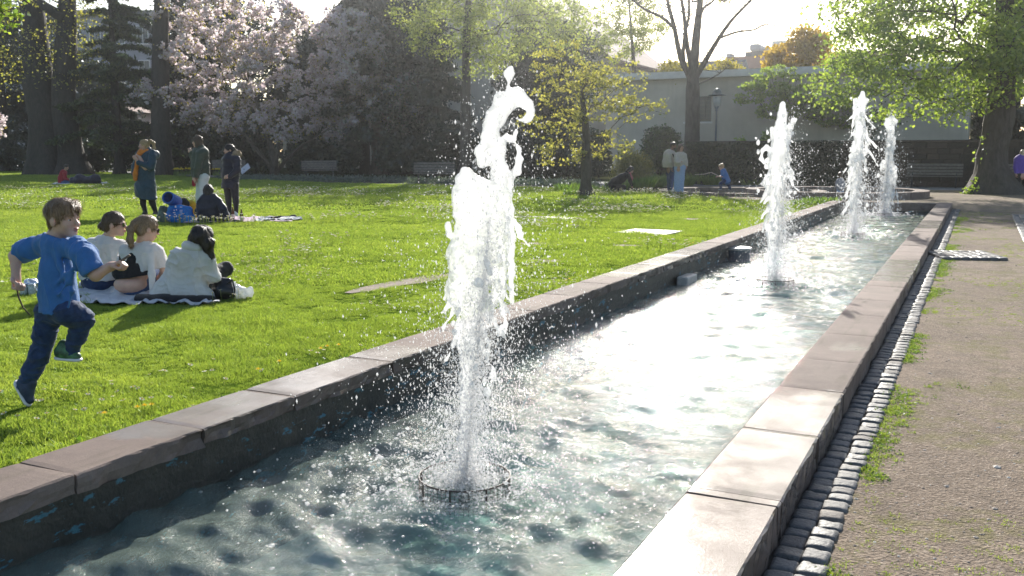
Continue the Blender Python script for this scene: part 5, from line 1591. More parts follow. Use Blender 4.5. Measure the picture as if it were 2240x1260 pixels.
def blobs(C, rad, stretch=None, r=None):
    """many small drops in one mesh"""
    global ICO
    if ICO is None:
        bm = bmesh.new(); [bm.verts.new(q) for q in ((1, 0, 0), (-1, 0, 0), (0, 1, 0), (0, -1, 0), (0, 0, 1), (0, 0, -1))]; bm.verts.ensure_lookup_table()
        [bm.faces.new([bm.verts[i] for i in q]) for q in ((0, 2, 4), (2, 1, 4), (1, 3, 4), (3, 0, 4), (2, 0, 5), (1, 2, 5), (3, 1, 5), (0, 3, 5))]; bm.verts.index_update()
        ICO = (np.array([v.co for v in bm.verts], np.float32), np.array([[v.index for v in f.verts] for f in bm.faces], np.int32)); bm.free()
    v0, f0 = ICO; n = len(C)
    V = v0[None] * np.asarray(rad)[:, None, None]
    if stretch is not None: V = V * stretch[:, None, :]
    V = V + np.asarray(C)[:, None, :]
    T_ = f0[None] + (np.arange(n) * len(v0))[:, None, None]
    return V.reshape(-1, 3), T_.reshape(-1, 3)
def cage(root, rad, hgt, z, n=64):
    mb = MB(); R1 = [(rad * math.cos(6.2832 * k / 40), rad * math.sin(6.2832 * k / 40), z + hgt) for k in range(41)]
    mb.tube(R1, .0045, 6, False)
    c = mb.build('cage_ring', m_iron, root, smooth=True)
    mb = MB()
    for k in range(8):
        a = 6.2832 * k / 8 + .2; mb.tube([(rad * math.cos(a), rad * math.sin(a), z - .05), (rad * math.cos(a), rad * math.sin(a), z + hgt)], .005, 5, False)
    mb.build('cage_post', m_iron, root)
    mb = MB()
    for k in range(n):
        a = 6.2832 * k / n; mb.tube([(rad * math.cos(a), rad * math.sin(a), z - .06), (rad * math.cos(a), rad * math.sin(a), z + hgt)], .0012, 3, False)
    for zz in np.linspace(z - .05, z + hgt - .008, 8):
        mb.tube([(rad * math.cos(6.2832 * k / 40), rad * math.sin(6.2832 * k / 40), zz) for k in range(41)], .001, 3, False)
    mb.build('wire_mesh', m_iron, root)
    mb = MB(); mb.lathe([(.026, z - .10), (.026, z - .02), (.022, z + .0), (.018, z + .03)], 14); mb.build('nozzle', m_iron, root, smooth=True)

def jet(idx, label, shape, h, ndrop, spread, drop_r, seed, cage_r, zmax, splash_n, lean=0.0):
    jx, jy = JETS[idx]; r = np.random.default_rng(seed)
    root = empty('fountain_jet', (jx, jy, Z_WATER)); tag(root, label, 'fountain jet', 'fountain jets in the long basin')
    dpt = Vector((jx, jy, 0)).dot(FWD); s = dpt / F_PX
    base = root.location
    def Pq(u, v, dd=0.0):
        p = atd(u, v, dpt + dd) - base
        return np.array([p.x, p.y, p.z])
    col = SDF((-spread * 1.3, -spread * 1.3, -.02), (spread * 1.3, spread * 1.3, zmax), h)
    shape(col, Pq, s, r)
    link('water_column', col.mesh('water_column'), m_foam, root)
    # spray: flung drops round the axis, thicker near the column
    V_, T_ = [], []
    n = ndrop
    zz = r.beta(1.15, 1.9, n) * zmax * .92
    wid = spread * (.30 + .70 * np.exp(-((zz / zmax - .30) / .36) ** 2))
    q = np.abs(r.normal(size=n)) ** 1.1 * wid * .68; a = r.uniform(0, 6.2832, n)
    nm_ = int(n * 1.2)                                   # fine mist hugging the lower column
    zm = r.beta(1.0, 1.5, nm_) * zmax * .62; qm = np.abs(r.normal(size=nm_)) * spread * (.13 + .20 * np.exp(-((zm / zmax - .18) / .2) ** 2)); am = r.uniform(0, 6.2832, nm_)
    zz, q, a = np.concatenate([zz, zm]), np.concatenate([q, qm]), np.concatenate([a, am]); n = len(zz)
    ln = (lean * (zz / zmax))[:, None] * np.array(RGT)[None, :]
    C = np.stack([np.cos(a) * q, np.sin(a) * q, zz], 1) + ln
    rad = drop_r * np.clip(r.lognormal(-.35, .55, n), .25, 2.8)
    st = np.ones((n, 3), np.float32); st[:, 2] = r.uniform(1.0, 2.2, n)
    v, f_ = blobs(C, rad, st); o = link('spray', mesh_np('spray', v, None, f_, True), m_drop, root); o['kind'] = 'stuff'
    # splash where it falls back
    n = splash_n
    q = np.abs(r.normal(size=n)) * spread * 1.0; a = r.uniform(0, 6.2832, n)
    C = np.stack([np.cos(a) * q, np.sin(a) * q, np.zeros(n)], 1)
    C[:, 0] = np.clip(C[:, 0], XL_IN - jx + .02, XR_IN - jx - .02)
    C[:, 2] = wave_h(C[:, 0] + jx, C[:, 1] + jy) + np.abs(r.normal(size=n)) ** 2 * .03
    rad = drop_r * np.clip(r.lognormal(0, .6, n), .4, 4)
    st = np.ones((n, 3), np.float32); st[:, :2] = r.uniform(1, 2.2, (n, 1)); st[:, 2] = r.uniform(.5, 1.2, n)
    v, f_ = blobs(C, rad, st); o = link('splash', mesh_np('splash', v, None, f_, True), m_drop, root); o['kind'] = 'stuff'
    cage(root, cage_r, .055, 0.0)
    return root
def strands(col, Pq, s, r, top, bot, n, rr, wide, wob=.5):
    """thin falling ropes of water"""
    for i in range(n):
        (u0, v0), (u1, v1) = top, bot
        u = u0 + r.normal() * wide * .35; ue = u1 + r.normal() * wide
        va = v0 + r.uniform(0, .55) * (v1 - v0); vb = min(v1, va + r.uniform(.15, .5) * (v1 - v0))
        dd0, dd1 = r.normal() * wide * s * .4, r.normal() * wide * s
        pts = []
        for k in range(5):
            t_ = k / 4; pts.append(Pq(u + (ue - u) * (t_ ** 1.5) + r.normal() * wob * 4, va + (vb - va) * t_, dd0 + (dd1 - dd0) * t_))
        w = r.uniform(.6, 1.4) * rr
        col.chain(pts, [w * s * x for x in (1.1, .9, 1.0, .7, .35)], k=rr * s * .8)
def shape1(col, P, s, r):
    ch = lambda pts, rr, k=14: col.chain([P(*p) for p in pts], [x * s for x in rr], k=k * s)
    # rising core and broken head of the main body
    ch([(1013, 1050), (1016, 900), (1022, 760), (1032, 640), (1040, 560), (1048, 470), (1040, 420)], [8, 11, 16, 26, 35, 41, 37])
    ch([(1025, 470), (1020, 420), (1022, 385)], [34, 28, 16]); ch([(1075, 500), (1078, 440), (1080, 415)], [30, 24, 14])
    ch([(1030, 520), (1012, 560, -.03), (1000, 650, -.05)], [40, 34, 22])
    ch([(1000, 445, .02), (996, 470, .03)], [10, 7]); ch([(1012, 395, .0), (1018, 372, .0)], [10, 6])
    # second rope that has overtaken it: stem, shoulder, hooked head
    ch([(1098, 640, .02), (1100, 540, .02), (1096, 440, .02), (1090, 370, .02), (1088, 320, .02)], [9, 11, 14, 17, 20])
    ch([(1068, 330, .0), (1072, 290, .0), (1085, 255, .0), (1105, 225, .01), (1125, 213, .02)], [13, 16, 18, 19, 14])
    ch([(1072, 330, 0), (1062, 345, 0), (1060, 352, .01)], [14, 9, 5]); ch([(1062, 300, 0), (1052, 330, 0), (1054, 355, 0), (1068, 360, 0)], [10, 9, 7, 5])
    ch([(1105, 215, .01), (1135, 210, .02), (1150, 222, .03), (1160, 240, .03), (1156, 256, .03), (1146, 264, .03)], [14, 12, 8, 6, 7, 5])
    ch([(1140, 215, .0), (1158, 228, .03), (1161, 250, .05)], [6, 4, 3])
    ch([(1114, 205, 0), (1112, 190, 0), (1112, 178, 0), (1114, 160, 0), (1115, 153, 0)], [8, 4, 3, 9, 9], 5)
    ch([(1108, 300, .05), (1124, 308, .06), (1134, 325, .07), (1136, 350, .08), (1132, 375, .08), (1120, 388, .07), (1110, 388, .06)], [7, 7, 7, 6, 6, 5, 4], 6)
    ch([(1136, 262, .03), (1128, 290, .03), (1126, 305, .04)], [4, 5, 5], 5)
    ch([(1112, 385, .05), (1114, 450, .06), (1116, 520, .07), (1118, 600, .08), (1120, 660, .09)], [9, 9, 10, 8, 5], 8)
    # ropes running down the sides
    strands(col, P, s, r, (1050, 480), (1075, 800), 26, 6, 32, 1.0)
    strands(col, P, s, r, (1010, 480), (1000, 820), 22, 6, 30, 1.0)
    strands(col, P, s, r, (1105, 420), (1100, 760), 12, 5, 22, 1.0)
    for i in range(16):
        u, v = 1040 + r.normal() * 48, r.uniform(400, 900)
        col.ell(P(u, v, r.normal() * .12), np.array([1, 1, r.uniform(1, 1.7)]) * r.uniform(3.5, 9) * s, k=6 * s)
    col.noise(.0085, 26, 3, oct=3)
def shape2(col, P, s, r):
    ch = lambda pts, rr, k=6: col.chain([P(*p) for p in pts], [x * s for x in rr], k=k * s)
    ch([(1686, 628), (1690, 520), (1696, 420), (1700, 350), (1706, 290), (1711, 250), (1713, 230)], [5, 7, 11, 17, 15, 10, 7])
    ch([(1722, 300, .1), (1728, 280, .15), (1738, 263, .2), (1744, 259, .2)], [7, 6, 4, 2])
    ch([(1690, 345, .1), (1678, 322, .1), (1668, 330, .1), (1664, 348, .1), (1672, 356, .1)], [6, 5, 4, 3, 3])
    ch([(1690, 380), (1678, 395), (1668, 402)], [9, 7, 4])
    strands(col, P, s, r, (1700, 260), (1695, 470), 34, 3.2, 17, .8)
    strands(col, P, s, r, (1715, 270), (1725, 430), 20, 2.6, 13, .8)
    strands(col, P, s, r, (1690, 380), (1690, 620), 26, 3.4, 18, .6)
    for i in range(70):
        v = r.uniform(250, 600); col.ell(P(1697 + r.normal() * 24, v, r.normal() * .2), np.array([1, 1, 1.4]) * r.uniform(2, 4.5) * s, k=3 * s)
    col.noise(.010, 17, 5, oct=3)
def shape3(col, P, s, r):
    ch = lambda pts, rr, k=5: col.chain([P(*p) for p in pts], [x * s for x in rr], k=k * s)
    ch([(1868, 520), (1871, 420), (1876, 330), (1880, 270), (1884, 225), (1887, 203)], [4.5, 6, 8, 10, 9, 5])
    strands(col, P, s, r, (1882, 215), (1884, 400), 44, 2.8, 15, .7)
    strands(col, P, s, r, (1870, 300), (1862, 480), 40, 3.0, 12, .6)
    for i in range(60):
        v = r.uniform(210, 470); col.ell(P(1878 + r.normal() * 17, v, r.normal() * .25), np.array([1, 1, 1.5]) * r.uniform(1.6, 3.6) * s, k=2 * s)
    col.noise(.013, 12, 7, oct=3)
def shape4(col, P, s, r):
    ch = lambda pts, rr, k=5: col.chain([P(*p) for p in pts], [x * s for x in rr], k=k * s)
    ch([(1940, 485), (1942, 400), (1945, 330), (1949, 285), (1951, 258)], [7, 8, 7, 7, 6])
    ch([(1948, 262), (1940, 262), (1938, 272), (1942, 286)], [4, 3, 3, 2]); ch([(1953, 262), (1961, 264), (1962, 278)], [4, 3, 2])
    strands(col, P, s, r, (1948, 290), (1940, 470), 34, 2.8, 10, .5)
    for i in range(50):
        v = r.uniform(280, 470); col.ell(P(1945 + r.normal() * 11, v, r.normal() * .25), np.array([1, 1, 1.5]) * r.uniform(1.6, 3.4) * s, k=2 * s)
    col.noise(.014, 10, 9, oct=3)
jet(0, 'tallest nearest fountain jet with a hooked, broken head of white water', shape1, .0075, 19000, .40, .0022, 61, .205, 2.05, 9000, .20)
jet(1, 'second fountain jet from the front, its tip pointed and ragged', shape2, .011, 8500, .42, .0034, 62, .205, 2.2, 2400, .12)
jet(2, 'slender third fountain jet with a ragged tip before the lime tree', shape3, .017, 5200, .46, .0050, 63, .205, 2.75, 1600, .12)
jet(3, 'farthest and smallest fountain jet at the end of the basin', shape4, .02, 4200, .42, .0062, 64, .205, 2.7, 1600, .08)
# ================================================================== people
def skin_mat(name, col):
    t = NT(name); p = t.coord()
    c = t.ramp(t.noise(p, 14, 4), [(0.3, tuple(x * .86 for x in col)), (0.7, tuple(min(1, x * 1.1) for x in col))])
    return t.done(t.bsdf(c, .5, t.bump(t.noise(p, 220, 3), .12, .002), Subsurface_Weight=.18, Subsurface_Scale=.012))
def fabric(name, col, rough=.85, var=.14, sc=18, bump=.25, trans=0.0):
    t = NT(name); p = t.coord()
    c = t.ramp(t.noise(p, sc, 4), [(0.3, tuple(x * (1 - var) for x in col)), (0.7, tuple(min(1, x * (1 + var)) for x in col))])
    nrm = t.bump(t.math('ADD', t.noise(p, 45, 4, .6, .6), t.math('MULTIPLY', t.noise(p, 420, 2), .35)), bump, .010)
    sh = t.bsdf(c, rough, nrm, Sheen_Weight=.15, Specular_IOR_Level=.25)
    if trans:
        tr_ = t.n('ShaderNodeBsdfTranslucent'); t.l(c, tr_.inputs[0]); sh = t.mixsh(trans, sh, tr_.outputs[0])
    return t.done(sh)
def hair_mat(name, col):
    t = NT(name); p = t.coord('Object', (1, 1, .22))
    n_ = t.noise(p, 170, 3, .6, .4)
    c = t.ramp(n_, [(0.3, tuple(x * .5 for x in col)), (0.7, tuple(min(1, x * 1.5) for x in col))])
    return t.done(t.bsdf(c, .42, t.bump(n_, .7, .006)))
m_skin = skin_mat('skin', (0.58, 0.36, 0.27)); m_skin2 = skin_mat('skin_tanned', (0.42, 0.25, 0.17)); m_skin3 = skin_mat('skin_dark', (0.20, 0.115, 0.075))
m_lip = simple('lips', (0.38, 0.13, 0.11), .45); m_eyew = simple('eye_white', (0.5, 0.48, 0.46), .3); m_iris = simple('iris', (0.05, 0.045, 0.04), .15)
m_hbrown = hair_mat('hair_brown', (0.105, 0.062, 0.034)); m_hlight = hair_mat('hair_light_brown', (0.27, 0.17, 0.09)); m_hblond = hair_mat('hair_blond', (0.42, 0.29, 0.14)); m_hdark = hair_mat('hair_dark', (0.022, 0.015, 0.012)); m_hgrey = hair_mat('hair_pale', (0.5, 0.42, 0.28))
m_shadew = simple('sunglasses', (0.012, 0.012, 0.013), .12)
m_blue = fabric('blue_tee', (0.045, 0.15, 0.37), .8, .12); m_jean = fabric('dark_jeans', (0.024, 0.045, 0.105), .85, .35, 30); m_jean2 = fabric('mid_jeans', (0.05, 0.09, 0.19), .85, .3, 30); m_ljean = fabric('pale_jeans', (0.26, 0.36, 0.54), .85, .15, 30)
m_wshirt = fabric('white_shirt', (0.76, 0.76, 0.75), .8, .05, trans=.30); m_black = fabric('black_cloth', (0.014, 0.014, 0.016), .8, .3); m_teal = fabric('teal_coat', (0.022, 0.055, 0.085), .55, .2); m_navy = fabric('navy_parka', (0.020, 0.020, 0.036), .5, .25)
m_olive = fabric('olive_jacket', (0.060, 0.075, 0.055), .7, .15); m_cream = fabric('cream_trousers', (0.55, 0.58, 0.55), .8, .06); m_beige_c = fabric('beige_jacket', (0.45, 0.40, 0.34), .8, .1); m_orange = fabric('orange_scarf', (0.62, 0.20, 0.03), .85, .15); m_redc = fabric('red_top', (0.30, 0.018, 0.025), .8, .2)
m_purple = fabric('purple_jacket', (0.13, 0.075, 0.40), .7, .15); m_fur = fabric('fur', (0.26, 0.19, 0.12), .95, .4, 60); m_char = fabric('charcoal_leggings', (0.028, 0.026, 0.030), .8, .25); m_pinkc = fabric('pink_cloth', (0.48, 0.16, 0.16), .8, .2); m_greyc = fabric('grey_top', (0.28, 0.27, 0.29), .85, .1)
m_shoe = simple('white_shoe', (0.66, 0.66, 0.68), .55, .1); m_shoeg = simple('green_trainer', (0.05, 0.13, 0.06), .5, .8, 22); m_shoen = simple('navy_trainer', (0.02, 0.035, 0.08), .55, .3, 30); m_shoek = simple('black_shoe', (0.015, 0.015, 0.016), .4)

def nv(a):
    a = np.array(a, float); return a / (np.linalg.norm(a) + 1e-9)
class Fig:
    def __init__(s, label, u, v, vox, lo, hi, group=None, z=0.0, cat='person', depth=None, name='person'):
        """u, v: ground pixel; lo/hi: pixel box of the figure (u0, v0, u1, v1) and depth slack in metres"""
        p = at(u, v, z) if depth is None else atd(u, v, depth)
        if depth is not None: p.z = z
        s.base = p; s.depth = p.dot(FWD); s.vox = vox
        s.root = empty(name, (p.x, p.y, z), YAW); tag(s.root, label, cat, group)
        a, b = s.J(lo[0], hi[1]), s.J(hi[0], lo[1])
        s.lo = (a[0], -lo[2], min(a[2], 0) - .04); s.hi = (b[0], hi[2], b[2])
        s.gm = {}
        s.px = s.depth / F_PX
    def J(s, u, v, dy=0.0):
        w = atd(u, v, s.depth + dy) - Vector((s.base.x, s.base.y, s.root.location.z))
        return np.array([w.dot(RGT), w.dot(FWD), w.z])
    def g(s, name, mat=None, k=None):
        if name not in s.gm: s.gm[name] = [SDF(s.lo, s.hi, s.vox), mat]
        return s.gm[name][0]
    def bake(s, order=None):
        out = {}
        for nm, (sd, mt) in s.gm.items():
            if (sd.f < 0).any(): out[nm] = link(nm, sd.mesh(nm), mt, s.root)
        if 'hair' in out and s.vox < .012: s.strands(out['hair'])
        return out
    def strands(s, ho):
        """loose hair lying over the hair mass"""
        me = ho.data; n = len(me.vertices); P_ = np.zeros(n * 3, np.float32); N_ = np.zeros(n * 3, np.float32)
        me.vertices.foreach_get('co', P_); me.vertices.foreach_get('normal', N_); P_, N_ = P_.reshape(-1, 3), N_.reshape(-1, 3)
        r = np.random.default_rng(n); m = 2600; i = r.integers(0, n, m); p, q = P_[i], N_[i]
        fl = (p - s.crown); fl /= np.linalg.norm(fl, axis=1)[:, None] + 1e-6; fl = fl * .8 + np.array([0, 0, -.8]) + r.normal(size=(m, 3)) * .25
        fl -= q * (fl * q).sum(1)[:, None]; fl /= np.linalg.norm(fl, axis=1)[:, None] + 1e-6
        L_ = r.uniform(.02, .05, m)[:, None]; sd_ = np.cross(fl, q); w = r.uniform(.0010, .0022, m)[:, None] * (1 if s.vox < .006 else 1.8)
        a = p - q * .001; b_ = p + fl * L_ * .5 + q * r.uniform(.0015, .005, m)[:, None]; c_ = p + fl * L_ + q * r.uniform(-.004, .006, m)[:, None] + np.array([0, 0, -.004])
        V_ = np.stack([a - sd_ * w, a + sd_ * w, b_ + sd_ * w, b_ - sd_ * w, c_], 1).reshape(-1, 3); k_ = np.arange(m)[:, None] * 5
        o = link('loose_hair', mesh_np('loose_hair', V_, np.concatenate([k_, k_ + 1, k_ + 2, k_ + 3], 1), np.concatenate([k_ + 3, k_ + 2, k_ + 4], 1)), me.materials[0], ho)
        o['kind'] = 'stuff'
    # ---- anatomy
    def head(s, c, fwd, k=1.0, up=(0, 0, 1), neck=None, nr=.05, skin='body', hair=None, hm=None, fine=False, glasses=False, beard=None):
        f_ = nv(fwd); u_ = nv(np.array(up, float) - f_ * np.dot(up, f_)); sd_ = np.cross(f_, u_)
        c = np.array(c, float)
        Q = lambda x, y, z: c + k * (sd_ * x + f_ * y + u_ * z)
        M_ = Matrix((sd_, f_, u_)).transposed()
        b = s.g(skin); kk = .02 * k
        E_ = lambda g_, x, y, z, rx, ry, rz, kb=kk, sub=False: g_.ell(Q(x, y, z), (rx * k, ry * k, rz * k), M_, kb, sub)
        E_(b, 0, -.01, .03, .074, .092, .085); E_(b, 0, .028, -.035, .059, .064, .074); E_(b, 0, .066, -.088, .026, .022, .022)
        E_(b, .032, .062, -.03, .024, .024, .026); E_(b, -.032, .062, -.03, .024, .024, .026); E_(b, 0, .074, .018, .048, .018, .018)
        b.cap(Q(0, .090, .004), Q(0, .112, -.027), .008 * k, .0125 * k, .012 * k)
        E_(b, 0, .088, -.056, .022, .012, .011, .01 * k)
        for sx in (1, -1): E_(b, sx * .076, -.008, -.012, .010, .022, .032, .008 * k)
        if fine:
            for sx in (1, -1): E_(b, sx * .031, .094, .0, .014, .011, .0075, 0, True)
        if neck is not None: b.cap(Q(0, -.028, -.05), neck, nr * .95, nr * 1.1, .03)
        if fine:
            for sx in (1, -1):
                for nm, mt, y, r_, sc in (('eye', m_eyew, .0775, .0110, (1.15, .8, .7)), ('iris', m_iris, .0845, .0062, (1, .6, 1))):
                    bm = bmesh.new(); bmesh.ops.create_uvsphere(bm, u_segments=14, v_segments=10, radius=r_ * k)
                    me = bpy.data.meshes.new(nm); bm.to_mesh(me); bm.free(); me.shade_smooth()
                    o = link(nm, me, mt, s.root); o.matrix_local = Matrix.Translation(Q(sx * .031, y, 0)) @ M_.to_4x4() @ Matrix.Diagonal((*sc, 1))
                mb = MB(); mb.tube([Q(sx * .016, .091, .022), Q(sx * .031, .0905, .027), Q(sx * .047, .080, .021)], [.0028 * k, .0042 * k, .002 * k], 6)
                mb.build('eyebrow', hm, s.root, smooth=True)
        if fine or s.vox < .012:
            mb = MB(); mb.tube([Q(-.022, .088, -.057), Q(-.010, .098, -.054), Q(0, .100, -.056), Q(.010, .098, -.054), Q(.022, .088, -.057)], [.002 * k, .006 * k, .0065 * k, .006 * k, .002 * k], 7)
            mb.tube([Q(-.018, .088, -.063), Q(0, .098, -.066), Q(.018, .088, -.063)], [.002 * k, .0075 * k, .002 * k], 7)
            mb.build('lips', m_lip, s.root, smooth=True)
        if glasses:
            mb = MB()
            for sx in (1, -1):
                ring = [Q(sx * .034 + .027 * math.cos(a), .098 - .12 * abs(sx * .034 + .027 * math.cos(a)) ** 1.3, .002 + .022 * math.sin(a)) for a in np.linspace(0, 6.283, 17)[:-1]]
                ring2 = [p - f_ * .004 * k for p in ring]
                mb.add(list(ring) + list(ring2), [tuple(range(16)), tuple(range(31, 15, -1))] + [(i, 16 + i, 16 + (i + 1) % 16, (i + 1) % 16) for i in range(16)])
                mb.tube([Q(sx * .061, .083, .006), Q(sx * .078, .03, .006), Q(sx * .080, -.015, .0)], .003 * k, 5)
            mb.tube([Q(-.01, .101, .006), Q(.01, .101, .006)], .003 * k, 5)
            mb.build('sunglasses', m_shadew, s.root)
        if hair:
            hg = s.g('hair', hm)
            E_(hg, 0, -.016, .040, .084, .100, .090, .01)
            if 'nape' in hair or 'long' in hair or 'bob' in hair: E_(hg, 0, -.055, -.035, .066, .055, .07)
            else: E_(hg, 0, -.055, -.02, .060, .05, .055)
            # clear the face and (short hair) the ears
            E_(hg, 0, .105, -.035, .080, .082, .088, 0, True)
            if 'short' in hair:
                E_(hg, 0, .030, -.075, .10, .075, .075, 0, True)
                for sx in (1, -1): E_(hg, sx * .085, .0, -.02, .026, .030, .040, 0, True)
                E_(hg, 0, .052, .086, .062, .042, .03)                      # brushed-forward fringe
                for q in range(9): hg.cap(Q(-.05 + .0125 * q, .04, .10), Q(-.055 + .0135 * q, .088 - .25 * abs(-.055 + .0135 * q), .056 + .010 * math.sin(q * 2.1)), .012 * k, .005 * k, .012)
            if 'pony' in hair:
                d_ = hair['pony']
                hg.chain([Q(*p) for p in d_], [k * x for x in np.linspace(.034, .022, len(d_))], .02)
                hg.cap(Q(0, -.095, .05), Q(*d_[0]), .03 * k, .026 * k, .02)
            if 'bun' in hair: E_(hg, *hair['bun'], .038, .036, .036)
            if 'long' in hair:
                L = hair['long']
                hg.chain([Q(0, -.06, .02), Q(0, -.085, -.08), Q(0, -.085, -L)], [.075 * k, .075 * k, .055 * k], .03, flat=(f_, .5))
                for sx in (1, -1): hg.chain([Q(sx * .062, .0, .03), Q(sx * .075, .01, -.07), Q(sx * .07, .015, -L * .9)], [.034 * k, .032 * k, .02 * k], .03)
            if 'bob' in hair:
                for sx in (1, -1): hg.cap(Q(sx * .06, -.01, .02), Q(sx * .068, -.01, -.085), .036 * k, .028 * k, .03)
            hg.noise(.0055 * k, 40, 3, sq=(1, 1, .4), oct=3)
            s.crown = Q(0, -.05, .12)
        if beard:
            bg_ = s.g('beard', beard); E_(bg_, 0, .05, -.085, .052, .045, .045); E_(bg_, 0, .09, -.01, .07, .06, .055, 0, True)
        return Q
    def hand(s, w, d, nrm, k=1.0, curl=.6, skin='body', side=1):
        """palm with four unequal fingers and a thumb; d along the hand, nrm out of the palm, curl 0..1"""
        b = s.g(skin); d = nv(d); nrm = nv(np.array(nrm) - d * np.dot(nrm, d)); sdv = np.cross(d, nrm) * side
        w = np.array(w, float); c = w + d * .045 * k
        b.cap(w, w + d * .03 * k, .022 * k, .026 * k, .015)
        for q in (-.024, -.008, .008, .024): b.cap(w + d * .012 * k + sdv * q * k * .8, w + d * .082 * k + sdv * q * k, .014 * k, .0115 * k, .008, flat=None)
        for i, (q, L) in enumerate(((-.027, .062), (-.009, .075), (.009, .080), (.027, .070))):
            p = w + d * .085 * k + sdv * q * k; a = 0.0; pts = [p]
            for j in range(3):
                a += curl * (1.45 if j else 1.15); a = min(a, 3.3)
                dd = d * math.cos(a) + nrm * math.sin(a); p = p + dd * L * k * (.42, .33, .25)[j]; pts.append(p)
            b.chain(pts, [.0105 * k, .0098 * k, .009 * k, .0078 * k], .004)
        p = w + d * .022 * k + sdv * .026 * k; t1 = p + (d * .6 + sdv * .7 * (1 - curl * .6) + nrm * .55) * .036 * k; t2 = t1 + nv(d * .7 + nrm * .6 * (curl + .2) - sdv * .4 * curl) * .034 * k
        b.chain([p, t1, t2], [.014 * k, .012 * k, .009 * k], .008)
        return c
    def limb(s, nm, pts, rads, mat=None, k=.02): s.g(nm, mat).chain([np.array(p) for p in pts], rads, k); return s
    def shoe(s, heel, toe, up, k=1.0, upper=None, sole=None, uname='shoe', sname='sole'):
        heel, toe = np.array(heel, float), np.array(toe, float); d = nv(toe - heel); L = np.linalg.norm(toe - heel); u_ = nv(np.array(up) - d * np.dot(up, d))
        a = s.g(uname, upper)
        a.cap(heel + d * .03 * k + u_ * .045 * k, heel + d * L * .45 + u_ * .05 * k, .036 * k, .038 * k, .02); a.cap(heel + d * L * .4 + u_ * .04 * k, toe - d * .035 * k + u_ * .030 * k, .036 * k, .027 * k, .02)
        a.cap(heel + d * .035 * k + u_ * .05 * k, heel + d * .05 * k + u_ * .09 * k, .035 * k, .034 * k, .02)
        b = s.g(sname, sole or m_shoe); b.cap(heel + d * .03 * k + u_ * .012 * k, toe - d * .035 * k + u_ * .012 * k, .040 * k, .036 * k, .01, flat=(u_, .38))

# ---------------------------------------------------------------- running boy
f = Fig('boy in a blue t-shirt and jeans running with a stick in each hand', 62, 890, .0048, (0, 425, .35), (300, 905, .35))
J = f.J; k = .86
fw_body = nv((.75, .66, 0)); rt = nv((.66, -.75, 0))       # body heading, his right side
hc = J(139, 479, 0)
neckb = J(122, 521, .02)
Q = f.head(hc, (.93, -.36, -.02), k, neck=neckb, nr=.043, hair={'short': 1}, hm=m_hlight, fine=True)
f.gm['body'][1] = m_skin; b = f.g('body')
shR, shL = J(176, 545, -.09), J(78, 538, .10)
elR, wrR = J(209, 601, -.13), J(240, 584, -.13)
elL, wrL = J(34, 560, .10), J(35, 604, .06)
hipR, hipL = J(147, 682, -.03), J(108, 684, .06)
knR, anR = J(183, 699, .02), J(149, 774, .04)
knL, anL = J(87, 778, .04), J(52, 846, .03)
chest, waist = J(128, 570, .01), J(130, 650, .02)
b.chain([neckb, chest, waist, (hipR + hipL) / 2], [.042, .062, .062, .058], .03)
b.cap(shR, shL, .034, .034, .02)
b.chain([shR, elR, wrR], [.040, .031, .0225], .02); b.chain([shL, elL, wrL], [.040, .031, .0225], .02)
b.chain([hipR, knR, anR], [.046, .034, .026], .02); b.chain([hipL, knL, anL], [.046, .034, .026], .02)
f.hand(wrR, J(254, 579, -.13) - wrR, (0, -.3, -1), .80, .95, side=-1)
f.hand(wrL, J(36, 616, .05) - wrL, (.8, -.5, 0), .80, .95, side=1)
b.cap(wrR - nv(wrR - elR) * .0, wrR + nv(wrR - elR) * .008, .022, .022, .01)
sh = f.g('t_shirt', m_blue)
hemz = J(128, 684)[2]
sh.cap(J(95, 534, .06), J(160, 541, -.06), .058, .058, .04)
sh.chain([J(127, 540, .01), J(126, 590, .01), J(127, 640, .015), J(128, 700, .02)], [.082, .091, .094, .102], .04, flat=(fw_body, .86))
sh.chain([J(125, 600, .02), J(130, 700, .0)], [.082, .100], .04)
sh.chain([shR + (-.02, .02, 0), J(184, 556, -.10), J(199, 588, -.13)], [.056, .058, .060], .03)
sh.chain([shL + (.02, 0, 0), J(62, 546, .11), J(47, 552, .12)], [.056, .056, .058], .03)
sh.cap(J(124, 527, .015), neckb, .052, .050, .03)
for (a_, b_, w_) in (((176, 572, -.13), (110, 632, -.06), .012), ((170, 585, -.12), (128, 645, -.09), .010), ((100, 560, .0), (112, 640, -.04), .010), ((160, 600, -.10), (150, 672, -.10), .012), ((120, 545, -.06), (140, 620, -.09), .009), ((88, 545, .04), (104, 600, -.02), .009)):
    sh.chain([J(*a_), (J(*a_) + J(*b_)) / 2 + np.array([.01, -.006, 0]), J(*b_)], [w_ * .5, w_, w_ * .5], .03)
sh.cut(np.array([0, 0, hemz]), (.02, 0, -1))
sh.cutl(J(206, 597, -.13), nv(J(212, 604, -.13) - J(193, 572, -.12)), .15); sh.cutl(J(40, 556, .12), nv(J(34, 558, .12) - J(60, 546, .11)), .15)
sh.cutl(J(124, 516, .0), (.22, .1, 1), .14)
sh.folds(.010, 8.5, 41, sq=(1.5, 1.5, .6)); sh.noise(.003, 22, 45, sq=(1.5, 1.5, .8), oct=2)
jn = f.g('jeans', m_jean)
jn.cap(hipR, hipL, .068, .068, .04)
jn.chain([hipR, J(166, 690, .0), knR, J(172, 730, .03), J(155, 769, .04)], [.068, .060, .051, .046, .041], .03)
jn.chain([hipL, J(98, 730, .05), knL, J(70, 812, .035), J(51, 849, .03)], [.068, .058, .049, .046, .042], .03)
jn.cutl(J(152, 773, .04), nv(anR - knR), .072); jn.cutl(J(50, 851, .03), nv(anL - knL), .072)
jn.folds(.008, 17, 51, sq=(.8, .8, 1.8))
